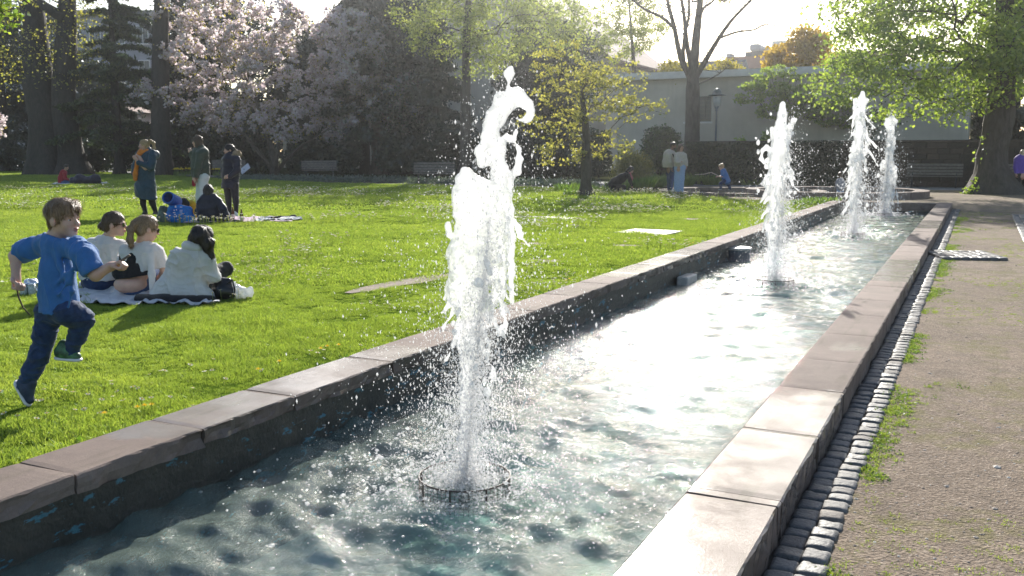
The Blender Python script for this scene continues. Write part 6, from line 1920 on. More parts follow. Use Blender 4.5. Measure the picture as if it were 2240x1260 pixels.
f.shoe(J(124, 786, .05), J(179, 792, .02), (-.05, 0, 1), .92, m_shoeg); f.shoe(J(34, 836, .04), J(62, 891, .01), (.85, -.1, .5), .92, m_shoen, uname='trainer', sname='sole')
f.bake()
mb = MB(); mb.tube([J(238, 588, -.135), J(252, 579, -.14), J(266, 570, -.145), J(284, 558, -.15)], [.0075, .007, .0065, .006], 7)
st_ = mb.build('stick', simple('stick_bark', (0.16, 0.12, 0.085), .8, .4, 40), None, smooth=True, loc=f.root.location, rot=(0, 0, YAW)); tag(st_, 'short peeled stick in the running boy\'s forward hand', 'stick')
mb = MB(); mb.tube([J(38, 600, .055), J(36, 622, .05), J(40, 648, .05), J(50, 672, .05), J(66, 690, .05)], [.006, .0055, .005, .0045, .003], 6)
st_ = mb.build('stick', simple('twig_bark', (0.09, 0.06, 0.04), .8, .4, 40), None, smooth=True, loc=f.root.location, rot=(0, 0, YAW)); tag(st_, 'thin curved twig hanging from the running boy\'s rear hand', 'stick')

# ---------------------------------------------------------------- three women sitting on the blanket
gsit = 'women in white shirts sitting on the blanket'
def sitter(label, u, v, box, hd, hf, hair, hm, shl, shr, hips, arms, top, hem, pants, hipw, flare=0, glasses=False, vox=.0075, tilt=(0, 0, 1), tm=None, skinm=None, group=gsit, neckv=None, k=1.0, extra=None):
    f = Fig(label, u, v, vox, box[:2] + (.35,), box[2:] + (.95,), group)
    J = f.J; b = f.g('body', skinm or m_skin)
    pel = J(*hips, .10); pel[2] = max(pel[2], .11)
    nb = (J(*shl) + J(*shr)) / 2 + np.array([0, .03, .03])
    f.head(J(*hd), hf, k, up=tilt, neck=nb, nr=.05, hair=hair, hm=hm, glasses=glasses)
    L, R_ = J(*shl), J(*shr)
    b.chain([nb, (L + R_) / 2 + np.array([0, .05, -.12]), pel], [.055, .085, .095], .05, flat=(np.array([0, 1, 0]), .8)); b.cap(L, R_, .042, .042, .04)
    t_ = f.g('shirt', tm or m_wshirt)
    w0 = np.linalg.norm(R_ - L)
    t_.cap(L + np.array([.03, 0, -.01]), R_ + np.array([-.03, 0, -.01]), .072, .072, .05)
    mid_ = (L + R_) / 2
    t_.chain([mid_ + np.array([0, .03, -.02]), mid_ * .5 + pel * .5 + np.array([0, .02, 0]), pel + np.array([0, 0, .0])], [w0 * .40, w0 * .44, hipw], .06, flat=(np.array([0, 1, 0]), .72))
    t_.chain([L * .8 + R_ * .2 + np.array([0, .03, -.10]), pel + np.array([-hipw * .4, 0, .03])], [.10, hipw * .62], .06); t_.chain([R_ * .8 + L * .2 + np.array([0, .03, -.10]), pel + np.array([hipw * .4, 0, .03])], [.10, hipw * .62], .06)
    t_.cap(nb + np.array([0, 0, -.04]), nb + np.array([0, 0, .015]), .068, .062, .04)
    if flare: t_.chain([pel + np.array([-flare * .5, -.02, .0]), pel + np.array([flare * .5, -.02, -.02])], [.11, .11], .06); t_.cap(pel + np.array([-flare * .85, -.06, -.06]), pel + np.array([flare * .9, -.04, -.06]), .06, .06, .06)
    for (s0, e0, w_) in arms:
        s0, e0, w_ = np.array(s0, float), np.array(e0, float), np.array(w_, float)
        b.chain([s0, e0, w_], [.040, .034, .027], .02)
        t_.chain([s0, e0, w_ - nv(w_ - e0) * .04], [.066, .058, .046], .04)
        f.hand(w_, w_ - e0 + np.array([0, .001, -.3]) * .1, (0, -.2, -1), .95, .5)
    t_.cut(np.array([0, 0, hem]), (0, 0, -1)) if not hasattr(hem, '__len__') else t_.cut(np.array(hem[0]), hem[1])
    t_.folds(.020, 6.5, int(u), sq=(1.3, 1.3, .9)); t_.folds(.008, 15, int(u) + 3, sq=(.8, 1, 1.4))
    p_ = f.g('trousers', pants)
    p_.ell(pel + np.array([0, .03, -.01]), (hipw * 1.0, .16, .145), None, .05)
    kl, kr = pel + np.array([-.24, .52, .10]), pel + np.array([.24, .52, .12])
    al, ar = pel + np.array([.10, .50, -.05]), pel + np.array([-.10, .60, -.05])
    for (a0, k0, n0) in ((pel + np.array([-.09, .08, 0]), kl, al), (pel + np.array([.09, .08, 0]), kr, ar)):
        p_.chain([a0, k0, n0], [.095, .068, .05], .04); b.chain([a0, k0, n0], [.08, .055, .04], .04)
        f.shoe(n0 + np.array([0, 0, -.05]), n0 + np.array([.2 * (1 if n0[0] > pel[0] else -1), .08, -.05]), (0, 0, 1), 1.0, m_shoe)
    p_.cut(np.array([0, 0, 0.004]), (0, 0, -1)); p_.noise(.006, 16, int(u) + 5, oct=2)
    if extra: extra(f, pel, t_)
    f.bake()
    return f
def tmp(u, v):
    f = Fig.__new__(Fig); p = at(u, v); f.base = p; f.depth = p.dot(FWD)
    class _r: location = Vector((0, 0, 0))
    f.root = _r; return f.J
J = tmp(214, 640)
sitter('woman in white shirt with sunglasses turning her laughing face, hair in a bun', 214, 640, (150, 455, 300, 660), (251, 491, .05), (.96, .10, -.06), {'bun': (0, -.115, -.015)}, m_hbrown, (197, 534, .02), (262, 536, .05), (214, 612),
       [(J(200, 536, .03), J(186, 585, .12), J(205, 620, .35)), (J(266, 540, .06), J(272, 585, .14), J(262, 608, .36))], None, J(214, 613)[2], m_jean, .165, glasses=True)
J = tmp(298, 650)
def girl2(f, pel, t_):
    J = f.J
    bl = f.g('black_top', m_black); bl.cap(J(262, 597, .04), J(322, 600, .04), .072, .072, .03); bl.chain([J(292, 560, .06), J(290, 605, .05)], [.13, .135], .04, flat=(np.array([0, 1, 0]), .8)); bl.cut(J(290, 606), (.14, 0, -1))
    b = f.g('body'); b.ell(J(286, 622, .06), (.155, .125, .09), None, .04)
    t_.chain([J(330, 560, -.02), J(332, 600, -.06), J(334, 640, -.08)], [.035, .032, .03], .03, flat=(np.array([0, 1, 0]), .5))
sitter('woman in white blouse with light brown ponytail and bare lower back', 298, 650, (240, 455, 390, 665), (322, 500, .06), (.72, .62, -.28), {'pony': [(0, -.12, .02), (0, -.145, -.04), (0, -.13, -.13), (.0, -.11, -.18)]}, m_hlight, (276, 546, .02), (342, 548, .05), (292, 622),
       [(J(280, 548, .03), J(262, 590, .12), J(290, 615, .38)), (J(346, 552, .06), J(359, 592, .08), J(345, 618, .32))], None, (J(292, 594), (.10, 0, -1)), m_jean2, .165, glasses=True, extra=girl2)
J = tmp(402, 662)
def girl3(f, pel, t_):
    J = f.J; hg = f.g('hair', m_hdark)
    hg.chain([J(436, 512, .0), J(452, 530, .02), J(459, 560, .04), J(463, 590, .06)], [.075, .055, .035, .012], .03)
    hg.noise(.008, 30, 8, sq=(1, 1, .4))
    c = f.g('collar', m_wshirt); c.cap(J(408, 537, .0), J(432, 541, .02), .045, .045, .03)
    bk = f.g('black_skirt', m_black); bk.chain([J(300, 652, .05), J(360, 656, -.02), J(455, 656, .0)], [.07, .10, .08], .04, flat=(np.array([0, 0, 1]), .55))
sitter('woman in loose white shirt bending her head, long dark hair falling forward', 402, 662, (295, 475, 505, 675), (441, 523, .10), (.55, .70, -.55), {'nape': 1}, m_hdark, (384, 556, .0), (446, 556, .05), (400, 632),
       [(J(384, 560, .03), J(372, 610, .15), J(400, 640, .42)), (J(452, 566, .05), J(468, 606, .10), J(440, 610, .34))], None, J(400, 657)[2], m_black, .18, flare=.27, extra=girl3, tilt=(.3, .1, 1))

# ---------------------------------------------------------------- the group standing on the lawn
gst = 'standing women chatting on the lawn'
def stand(label, u, v, box, vox, group=None, z=0.0, **kw):
    f = Fig(label, u, v, vox, box[:2] + (.4,), box[2:] + (.4,), group, z=z); return f
# long teal coat
f = stand('blond woman in long teal coat and orange scarf, hand at her collar', 332, 471, (275, 285, 365, 480), .0115, gst); J = f.J
b = f.g('body', m_skin)
f.head(J(315, 318), (-.86, -.30, -.05), 1.0, neck=J(318, 336, .02), hair={'pony': [(0, -.13, .09), (0, -.19, .05), (0, -.20, -.06), (0, -.17, -.11)], 'nape': 1}, hm=m_hblond)
b.chain([J(318, 336), J(320, 360), J(318, 400)], [.07, .13, .14], .05)
b.chain([J(302, 340, -.12), J(318, 368, -.2), J(298, 350, -.24)], [.05, .04, .03], .02); f.hand(J(299, 350, -.24), (-.3, -.2, .8), (-.5, .5, 0), 1.0, .8)
b.chain([J(332, 340, .12), J(305, 362, .2), J(292, 370, .1)], [.05, .04, .03], .02); f.hand(J(292, 368, .1), (-.2, 0, -1), (-1, 0, 0), 1.0, .5)
c = f.g('coat', m_teal)
c.cap(J(308, 338, .06), J(330, 338, -.06), .11, .11, .05); c.chain([J(320, 345), J(318, 380), J(318, 415), J(320, 436, 0)], [.19, .20, .24, .25], .06, flat=(np.array([.35, .9, 0]), .8))
c.chain([J(334, 342, -.12), J(330, 366, -.18), J(303, 356, -.24)], [.09, .08, .065], .04); c.chain([J(306, 342, .14), J(294, 366, .14), J(292, 380, .1)], [.085, .075, .06], .04)
c.chain([J(326, 328, .0), J(340, 338, 0), J(333, 332, -.1)], [.07, .08, .06], .04)
c.ell(J(298, 385, -.1), (.05, .12, .55), None, 0, True) if False else None
c.cut(J(318, 434), (-.18, 0, -1)); c.folds(.022, 5, 3, sq=(1, 1, .8)); 
o_ = f.g('scarf', m_orange); o_.chain([J(308, 332, -.08), J(300, 345, -.12), J(300, 358, -.16), J(296, 380, -.16), J(296, 392, -.14)], [.06, .055, .04, .05, .045], .03); o_.cap(J(322, 330, -.06), J(306, 336, -.12), .05, .05, .03)
lg = f.g('trousers', m_black); lg.chain([J(312, 420, .04), J(313, 445, .02), J(319, 467, .0)], [.09, .06, .045], .03); lg.chain([J(328, 420, -.04), J(334, 445, -.02), J(342, 467, -.02)], [.09, .065, .045], .03)
f.shoe(J(322, 471, .0), J(309, 471, -.04), (0, 0, 1), 1.0, m_shoek); f.shoe(J(345, 473, -.02), J(331, 475, -.1), (0, 0, 1), 1.0, m_shoek)
f.bake()
# olive jacket
f = stand('brown-haired woman in olive jacket and cream trousers, seen from the side', 438, 476, (405, 283, 475, 482), .0115, gst); J = f.J
b = f.g('body', m_skin)
f.head(J(432, 310), (-.97, .12, -.02), 1.0, neck=J(436, 326), hair={'nape': 1, 'bob': 1}, hm=m_hbrown)
b.chain([J(436, 326), J(438, 350), J(440, 388)], [.07, .12, .13], .05)
b.chain([J(432, 365, -.19), J(423, 392, -.16)], [.03, .026], .02); f.hand(J(424, 390, -.16), (-.1, 0, -1), (.5, .5, 0), 1.0, .7)
c = f.g('jacket', m_olive)
c.cap(J(428, 334, .1), J(446, 334, -.1), .10, .10, .05); c.chain([J(438, 338), J(438, 365), J(440, 392)], [.185, .19, .185], .06, flat=(np.array([0, 1, 0]), .85))
c.chain([J(438, 336, -.17), J(434, 362, -.2), J(428, 388, -.18)], [.085, .078, .062], .04); c.cap(J(433, 326), J(438, 322), .075, .075, .04)
c.chain([J(432, 336, .17), J(424, 345, .15), J(418, 334, -.02)], [.08, .07, .055], .04); f.hand(J(419, 335, -.02), (-.3, -.3, .9), (-.5, .8, 0), .95, .6)
c.cut(J(438, 389), (0, 0, -1)); c.folds(.02, 6, 12, sq=(1, 1, 1.2))
t_ = f.g('trousers', m_cream); t_.cap(J(436, 388, .05), J(446, 388, -.05), .11, .11, .05); t_.chain([J(440, 388, .07), J(439, 430, .06), J(438, 470, .06)], [.105, .095, .095], .04); t_.chain([J(444, 388, -.06), J(444, 430, -.06), J(444, 470, -.06)], [.105, .095, .095], .04)
f.shoe(J(444, 476, .06), J(430, 476, .06), (0, 0, 1), 1.0, m_shoe); f.shoe(J(450, 477, -.06), J(436, 478, -.06), (0, 0, 1), 1.0, m_shoe)
r_ = f.g('bag', m_redc); r_.cap(J(423, 396, -.16), J(424, 404, -.16), .03, .04, .02)
f.bake()
# navy parka
f = stand('dark-haired woman in navy parka with fur hood and charcoal leggings', 508, 474, (475, 303, 540, 482), .0115, gst); J = f.J
b = f.g('body', m_skin)
f.head(J(501, 328), (-.86, -.5, -.05), .98, neck=J(505, 342), hair={'bun': (0, -.10, .02)}, hm=m_hdark)
b.chain([J(505, 342), J(506, 365), J(506, 400)], [.065, .12, .13], .05)
c = f.g('parka', m_navy)
c.cap(J(494, 350, .1), J(514, 350, -.1), .10, .10, .05); c.chain([J(505, 350), J(505, 380), J(503, 415)], [.175, .18, .185], .06, flat=(np.array([0, 1, 0]), .9))
c.chain([J(518, 350, -.12), J(519, 372, -.17), J(503, 386, -.21)], [.085, .078, .06], .04); c.chain([J(494, 352, .14), J(490, 375, .16), J(492, 390, .1)], [.08, .07, .06], .04); c.cap(J(500, 342, -.04), J(506, 340, .0), .08, .08, .04)
c.cut(J(503, 412), (0, 0, -1)); c.folds(.018, 6, 22, sq=(.5, .5, 2.0))
b.cap(J(503, 386, -.21), J(498, 384, -.22), .03, .028, .02); f.hand(J(501, 385, -.21), (-1, 0, -.1), (0, .5, -.5), .95, .6)
fu = f.g('fur_collar', m_fur); fu.chain([J(508, 345, -.12), J(518, 335, -.06), J(522, 337, .06), J(512, 342, .13)], [.05, .065, .06, .045], .03); fu.noise(.016, 26, 4, oct=3)
lg = f.g('leggings', m_char); lg.chain([J(498, 405, .05), J(500, 440, .05), J(503, 468, .05)], [.10, .062, .042], .03); lg.chain([J(512, 405, -.04), J(516, 440, -.04), J(517, 466, -.04)], [.10, .062, .042], .03)
f.shoe(J(505, 472, .05), J(493, 474, .0), (0, 0, 1), 1.0, m_shoe); f.shoe(J(520, 472, -.04), J(512, 477, -.14), (0, 0, 1), 1.0, m_shoe)
f.bake()
# seated in black, from behind
f = Fig('person with short dark hair in black jacket sitting with back turned on the picnic rug', 466, 487, .0105, (420, 392, .35), (525, 495, .8)); J = f.J
b = f.g('body', m_skin); f.head(J(456, 418, .05), (-.1, .95, -.2), 1.0, neck=J(458, 430, .06), hair={'bob': 1, 'nape': 1}, hm=m_hdark)
pel = J(460, 474, .1)
b.chain([J(458, 430, .06), J(458, 450, .06), pel], [.06, .12, .13], .05)
c = f.g('jacket', m_navy); c.cap(J(442, 440, .03), J(476, 440, .03), .085, .085, .05); c.chain([J(458, 442, .05), J(456, 462, .04), J(456, 480, .05)], [.20, .215, .22], .06, flat=(np.array([0, 1, 0]), .75))
c.chain([J(478, 442, .04), J(488, 458, -.02), J(499, 476, -.04)], [.085, .075, .055], .04); c.chain([J(440, 444, .04), J(434, 462, .1), J(440, 472, .3)], [.08, .07, .055], .04)
c.folds(.018, 7, 31, sq=(.6, .6, 1.8)); b.chain([J(488, 458, -.02), J(502, 480, -.04)], [.04, .03], .02); f.hand(J(500, 478, -.04), (.4, -.1, -.8), (0, 1, 0), 1.0, .2)
p_ = f.g('trousers', m_black); p_.ell(pel + np.array([0, .02, -.02]), (.22, .17, .14), None, .05); p_.chain([pel + np.array([.1, .05, 0]), J(492, 470, .35), J(494, 482, .0)], [.10, .075, .055], .04); p_.chain([pel + np.array([-.1, .05, 0]), J(432, 468, .4), J(470, 482, .3)], [.10, .075, .055], .04); p_.cut(np.array([0, 0, .004]), (0, 0, -1))
f.shoe(J(494, 486, .0), J(506, 487, -.05), (0, 0, 1), 1.0, m_shoek); f.bake()

# ---------------------------------------------------------------- far sitter in red
f = Fig('person in red top sitting sideways on the far lawn beside dark bags', 146, 402, .017, (115, 352, .5), (190, 410, .5)); J = f.J
b = f.g('body', m_skin2); f.head(J(145, 366), (.95, -.1, -.25), 1.0, neck=J(141, 376), hair={'short': 1}, hm=m_hdark)
c = f.g('top', m_redc); c.chain([J(139, 378), J(136, 390), J(136, 398)], [.15, .17, .18], .06); c.chain([J(141, 380, -.14), J(143, 390, -.16), J(150, 393, -.12)], [.08, .07, .05], .04)
b.chain([J(141, 376), J(138, 395)], [.07, .12], .05); b.cap(J(149, 393, -.12), J(154, 391, -.12), .035, .035, .02)
p_ = f.g('jeans', m_jean2); p_.ell(J(138, 399), (.2, .18, .13), None, .05); p_.chain([J(140, 399, -.05), J(155, 398, -.05), J(166, 401, -.05)], [.11, .09, .06], .04); p_.chain([J(140, 398, .1), J(158, 392, .12), J(164, 401, .1)], [.10, .08, .06], .04); p_.cut(np.array([0, 0, .004]), (0, 0, -1))
f.shoe(J(163, 402, -.05), J(169, 402, -.05), (0, 0, 1), 1.0, m_shoe); f.bake()
# ---------------------------------------------------------------- couple at the round basin
f = Fig('bearded man in beige jacket and dark trousers by the round basin', 1466, 418, .014, (1440, 300, .4), (1500, 424, .4), z=.10); J = f.J
b = f.g('body', m_skin3); f.head(J(1473, 319), (.80, -.5, -.12), 1.0, neck=J(1470, 331), hair={'short': 1}, hm=m_hdark, beard=m_hdark)
b.chain([J(1470, 331), J(1466, 350), J(1467, 372)], [.07, .13, .14], .05)
c = f.g('jacket', m_beige_c); c.cap(J(1459, 338, .1), J(1472, 338, -.1), .11, .11, .05); c.chain([J(1465, 340), J(1464, 355), J(1464, 370)], [.20, .215, .225], .06, flat=(np.array([0, 1, 0]), .85)); c.chain([J(1464, 340, -.18), J(1466, 355, -.22), J(1469, 368, -.2)], [.09, .08, .06], .04)
c.cut(J(1464, 366), (0, 0, -1)); c.noise(.012, 7, 41)
b.chain([J(1466, 355, -.22), J(1469, 370, -.2)], [.04, .03], .02); f.hand(J(1469, 368, -.2), (.1, 0, -1), (1, 0, 0), 1.0, .6)
p_ = f.g('trousers', m_jean); p_.chain([J(1464, 366, .07), J(1464, 392, .06), J(1464, 414, .06)], [.11, .08, .065], .04); p_.chain([J(1470, 366, -.06), J(1469, 392, -.06), J(1467, 414, -.06)], [.11, .08, .065], .04)
f.shoe(J(1462, 418, .06), J(1470, 418, .04), (0, 0, 1), 1.0, m_shoe); f.shoe(J(1465, 419, -.06), J(1473, 420, -.1), (0, 0, 1), 1.0, m_shoe)
st_ = f.g('strap', m_black); st_.chain([J(1467, 331, -.06), J(1472, 338, -.2), J(1476, 346, -.22)], [.02, .022, .02], .01); f.bake()
f = Fig('long-haired woman in beige jacket and wide pale jeans by the round basin', 1487, 419, .014, (1470, 305, .4), (1512, 425, .4), z=.10); J = f.J
b = f.g('body', m_skin2); f.head(J(1489, 323), (.55, -.8, -.15), .97, neck=J(1488, 334), hair={'long': .20}, hm=m_hbrown)
b.chain([J(1488, 334), J(1487, 350), J(1487, 370)], [.065, .12, .13], .05)
c = f.g('jacket', m_beige_c); c.cap(J(1480, 340, .06), J(1496, 340, -.06), .085, .085, .05); c.chain([J(1488, 342), J(1487, 355), J(1487, 368)], [.165, .17, .17], .06, flat=(np.array([0, 1, 0]), .85)); c.chain([J(1497, 341, -.06), J(1500, 354, -.08), J(1502, 363, -.1)], [.075, .065, .05], .04); c.chain([J(1479, 342, -.08), J(1480, 354, -.16), J(1487, 356, -.2)], [.075, .065, .05], .04)
c.cut(J(1487, 364), (.05, 0, -1)); c.noise(.010, 8, 43); b.cap(J(1487, 356, -.2), J(1491, 354, -.2), .03, .028, .02); f.hand(J(1502, 363, -.1), (0, 0, -1), (-1, 0, 0), .95, .5)
p_ = f.g('jeans', m_ljean); p_.cap(J(1483, 366, .03), J(1493, 366, -.03), .12, .12, .05); p_.chain([J(1483, 366, .04), J(1482, 390, .04), J(1481, 416, .04)], [.11, .105, .11], .04); p_.chain([J(1492, 366, -.04), J(1490, 390, -.04), J(1488, 416, -.04)], [.11, .105, .11], .04)
f.shoe(J(1481, 419, .02), J(1487, 421, -.1), (0, 0, 1), 1.0, m_shoe); f.shoe(J(1489, 419, -.02), J(1496, 421, -.12), (0, 0, 1), 1.0, m_shoe); f.bake()
# ---------------------------------------------------------------- crouching figure
f = Fig('dark-clothed person kneeling and bending over beside the yellow bush', 1352, 420, .014, (1322, 352, .5), (1400, 426, .5)); J = f.J
b = f.g('body', m_skin); f.head(J(1380, 372), (.75, -.2, -.65), 1.0, up=(.5, 0, .85), neck=J(1374, 380), hair={'long': .16, 'nape': 1}, hm=m_hdark)
c = f.g('jacket', m_black); c.chain([J(1373, 381), J(1360, 390), J(1346, 400), J(1340, 408)], [.10, .15, .18, .20], .06); c.chain([J(1374, 383, -.15), J(1378, 395, -.2), J(1382, 405, -.2)], [.075, .06, .05], .04)
b.chain([J(1374, 380), J(1350, 398)], [.07, .12], .05); b.cap(J(1382, 405, -.2), J(1383, 410, -.2), .03, .028, .02)
p_ = f.g('trousers', m_black); p_.ell(J(1342, 408), (.24, .2, .2), None, .05); p_.chain([J(1344, 408, -.1), J(1364, 410, -.12), J(1348, 418, -.12)], [.12, .085, .06], .04); p_.chain([J(1344, 408, .1), J(1360, 412, .12), J(1345, 418, .12)], [.12, .085, .06], .04); p_.cut(np.array([0, 0, .004]), (0, 0, -1))
f.shoe(J(1362, 419, -.12), J(1370, 419, -.12), (0, 0, 1), 1.0, m_shoe); f.shoe(J(1340, 420, -.1), J(1334, 420, -.1), (0, 0, 1), 1.0, m_shoe)
s_ = f.g('scarf', m_pinkc); s_.chain([J(1377, 380, -.1), J(1381, 390, -.12), J(1379, 400, -.12)], [.05, .06, .04], .03); f.bake()
# ---------------------------------------------------------------- small boy with a stick
f = Fig('small fair boy in blue t-shirt stepping along the basin rim with a stick', 1586, 415, .011, (1555, 350, .35), (1610, 420, .35), z=.10); J = f.J
b = f.g('body', m_skin); f.head(J(1578, 365), (-.93, -.2, -.3), .86, neck=J(1581, 372), hair={'short': 1}, hm=m_hblond)
b.chain([J(1581, 372), J(1584, 382), J(1588, 393)], [.05, .085, .085], .04); b.chain([J(1580, 377, -.1), J(1579, 386, -.13), J(1570, 386, -.12)], [.036, .03, .022], .02); b.chain([J(1580, 377, .1), J(1577, 386, .12), J(1569, 386, .05)], [.036, .03, .022], .02)
f.hand(J(1571, 386, -.12), (-1, 0, 0), (0, 0, -1), .75, .8)
c = f.g('t_shirt', m_blue); c.chain([J(1582, 374), J(1586, 386), J(1590, 396)], [.10, .115, .125], .05); c.cap(J(1580, 376, -.1), J(1580, 383, -.13), .052, .052, .03); c.cap(J(1580, 376, .1), J(1579, 383, .13), .052, .052, .03); c.noise(.006, 12, 5)
p_ = f.g('trousers', m_jean); p_.chain([J(1586, 395, -.05), J(1576, 402, -.06), J(1577, 411, -.06)], [.075, .055, .045], .03); p_.chain([J(1590, 395, .05), J(1593, 404, .05), J(1597, 412, .05)], [.075, .055, .045], .03)
f.shoe(J(1579, 414, -.06), J(1571, 415, -.06), (0, 0, 1), .8, m_shoek); f.shoe(J(1600, 413, .05), J(1592, 416, .05), (0, 0, 1), .8, m_shoek); f.bake()
mb = MB(); mb.tube([J(1572, 385, -.13), J(1556, 377, -.14), J(1540, 381, -.15), J(1520, 382, -.15)], [.014, .015, .013, .008], 6)
st_ = mb.build('stick', simple('pale_stick', (0.5, 0.44, 0.36), .7, .2, 30), None, smooth=True, loc=f.root.location, rot=(0, 0, YAW)); tag(st_, 'long pale stick held out by the small fair boy', 'stick')
# ---------------------------------------------------------------- child behind the third jet, woman in purple, bench sitter
f = Fig('child in grey standing behind the spray of the third jet', 1838, 426, .014, (1822, 368, .3), (1856, 430, .3)); J = f.J
b = f.g('body', m_skin); f.head(J(1838, 384), (.2, .9, 0), .9, neck=J(1838, 392), hair={'nape': 1, 'bob': 1}, hm=m_hbrown); b.chain([J(1838, 392), J(1838, 410)], [.05, .09], .04)
c = f.g('top', m_greyc); c.chain([J(1838, 395), J(1838, 404), J(1838, 410)], [.11, .12, .125], .05); c.chain([J(1832, 396), J(1830, 404), J(1831, 411)], [.05, .045, .04], .03); c.chain([J(1844, 396), J(1846, 404), J(1845, 411)], [.05, .045, .04], .03)
p_ = f.g('trousers', m_ljean); p_.chain([J(1835, 409), J(1834, 424)], [.07, .05], .03); p_.chain([J(1841, 409), J(1842, 424)], [.07, .05], .03); f.shoe(J(1834, 426, -.03), J(1834, 427, .1), (0, 0, 1), .85, m_shoe); f.shoe(J(1842, 426, -.03), J(1842, 427, .1), (0, 0, 1), .85, m_shoe); f.bake()
f = Fig('pale-haired woman in purple jacket and black trousers walking behind the lime tree', 2234, 424, .014, (2208, 315, .4), (2270, 430, .4)); J = f.J
b = f.g('body', m_skin); f.head(J(2237, 336), (.35, .9, 0), 1.0, neck=J(2236, 348), hair={'bob': 1, 'nape': 1}, hm=m_hgrey); b.chain([J(2236, 348), J(2235, 385)], [.06, .13], .05)
c = f.g('jacket', m_purple); c.cap(J(2226, 347), J(2245, 347), .09, .09, .05); c.chain([J(2235, 349), J(2235, 365), J(2235, 380)], [.19, .20, .20], .06, flat=(np.array([0, 1, 0]), .8)); c.chain([J(2224, 350), J(2221, 366), J(2223, 380, -.1)], [.085, .07, .055], .04); c.chain([J(2247, 350), J(2250, 366), J(2248, 382)], [.085, .07, .055], .04); c.cut(J(2235, 379), (0, 0, -1)); c.noise(.010, 8, 4)
p_ = f.g('trousers', m_black); p_.chain([J(2230, 380), J(2226, 402), J(2222, 420)], [.10, .075, .05], .04); p_.chain([J(2240, 380), J(2240, 402), J(2236, 420)], [.10, .075, .05], .04); f.hand(J(2223, 380, -.1), (0, 0, -1), (1, 0, 0), 1, .5)
f.shoe(J(2220, 424, -.02), J(2221, 425, .12), (0, 0, 1), 1, m_shoe); f.shoe(J(2235, 424, -.02), J(2237, 425, .12), (0, 0, 1), 1, m_shoe); f.bake()
f = Fig('person in white top sitting on the bench half hidden by the lime trunk', 2196, 408, .015, (2180, 342, .7), (2212, 412, .4), depth=38.2); J = f.J
b = f.g('body', m_skin); f.head(J(2192, 354), (-.5, -.85, -.1), 1.0, neck=J(2194, 363), hair={'nape': 1}, hm=m_hbrown); b.chain([J(2194, 363), J(2196, 382)], [.06, .12], .05)
c = f.g('top', m_wshirt); c.chain([J(2195, 366), J(2196, 374), J(2196, 383)], [.15, .165, .165], .06); c.chain([J(2203, 368), J(2205, 378), J(2200, 381, -.2)], [.07, .06, .05], .04); b.cap(J(2200, 381, -.2), J(2196, 382, -.25), .03, .03, .02)
p_ = f.g('trousers', m_jean); p_.ell(J(2196, 386), (.19, .17, .13), None, .05); p_.chain([J(2193, 386), J(2192, 388, -.45), J(2191, 404, -.48)], [.10, .08, .055], .04); p_.chain([J(2199, 386), J(2200, 388, -.45), J(2198, 404, -.45)], [.10, .08, .055], .04); f.shoe(J(2191, 407, -.45), J(2190, 408, -.62), (0, 0, 1), 1, m_shoe); f.shoe(J(2198, 407, -.42), J(2198, 408, -.6), (0, 0, 1), 1, m_shoe); f.bake()
# ---------------------------------------------------------------- walkers deep in the shade at the left
for i, (u, mt, bt, hm, lab) in enumerate(((56, m_greyc, m_beige_c, m_hdark, 'walker in pale grey top in the shade at the far left'), (68, m_purple, m_jean, m_hdark, 'walker in violet top beside the one in grey, far left'), (83, m_orange, m_black, m_hdark, 'walker in orange top half hidden by the big trunk'))):
    d_ = 72.0; vb = 333 + CAM_H * 2069 / d_
    f = Fig(lab, u, vb, .022, (u - 14, vb - 56, .4), (u + 14, vb + 3, .4), depth=d_); J = f.J
    b = f.g('body', m_skin); f.head(J(u, vb - 45), (.3, .9, 0), 1.0, neck=J(u, vb - 40), hair={'nape': 1}, hm=hm); b.chain([J(u, vb - 40), J(u, vb - 24)], [.07, .13], .05)
    c = f.g('top', mt); c.chain([J(u, vb - 37), J(u, vb - 30), J(u, vb - 24)], [.18, .18, .18], .06, flat=(np.array([0, 1, 0]), .75)); c.chain([J(u - 5.5, vb - 37), J(u - 7, vb - 30), J(u - 6, vb - 24)], [.075, .065, .05], .04); c.chain([J(u + 5.5, vb - 37), J(u + 7, vb - 30), J(u + 6, vb - 24)], [.075, .065, .05], .04)
    p_ = f.g('trousers', bt); p_.chain([J(u - 2.5, vb - 25), J(u - 3.5, vb - 12), J(u - 5, vb - 2)], [.11, .075, .05], .04); p_.chain([J(u + 2.5, vb - 25), J(u + 3, vb - 12), J(u + 4, vb - 2)], [.11, .075, .05], .04)
    f.shoe(J(u - 5, vb - 1, -.05), J(u - 5, vb - 1, .15), (0, 0, 1), 1, m_shoek); f.shoe(J(u + 4, vb - 1, -.05), J(u + 4, vb - 1, .15), (0, 0, 1), 1, m_shoek); f.bake()
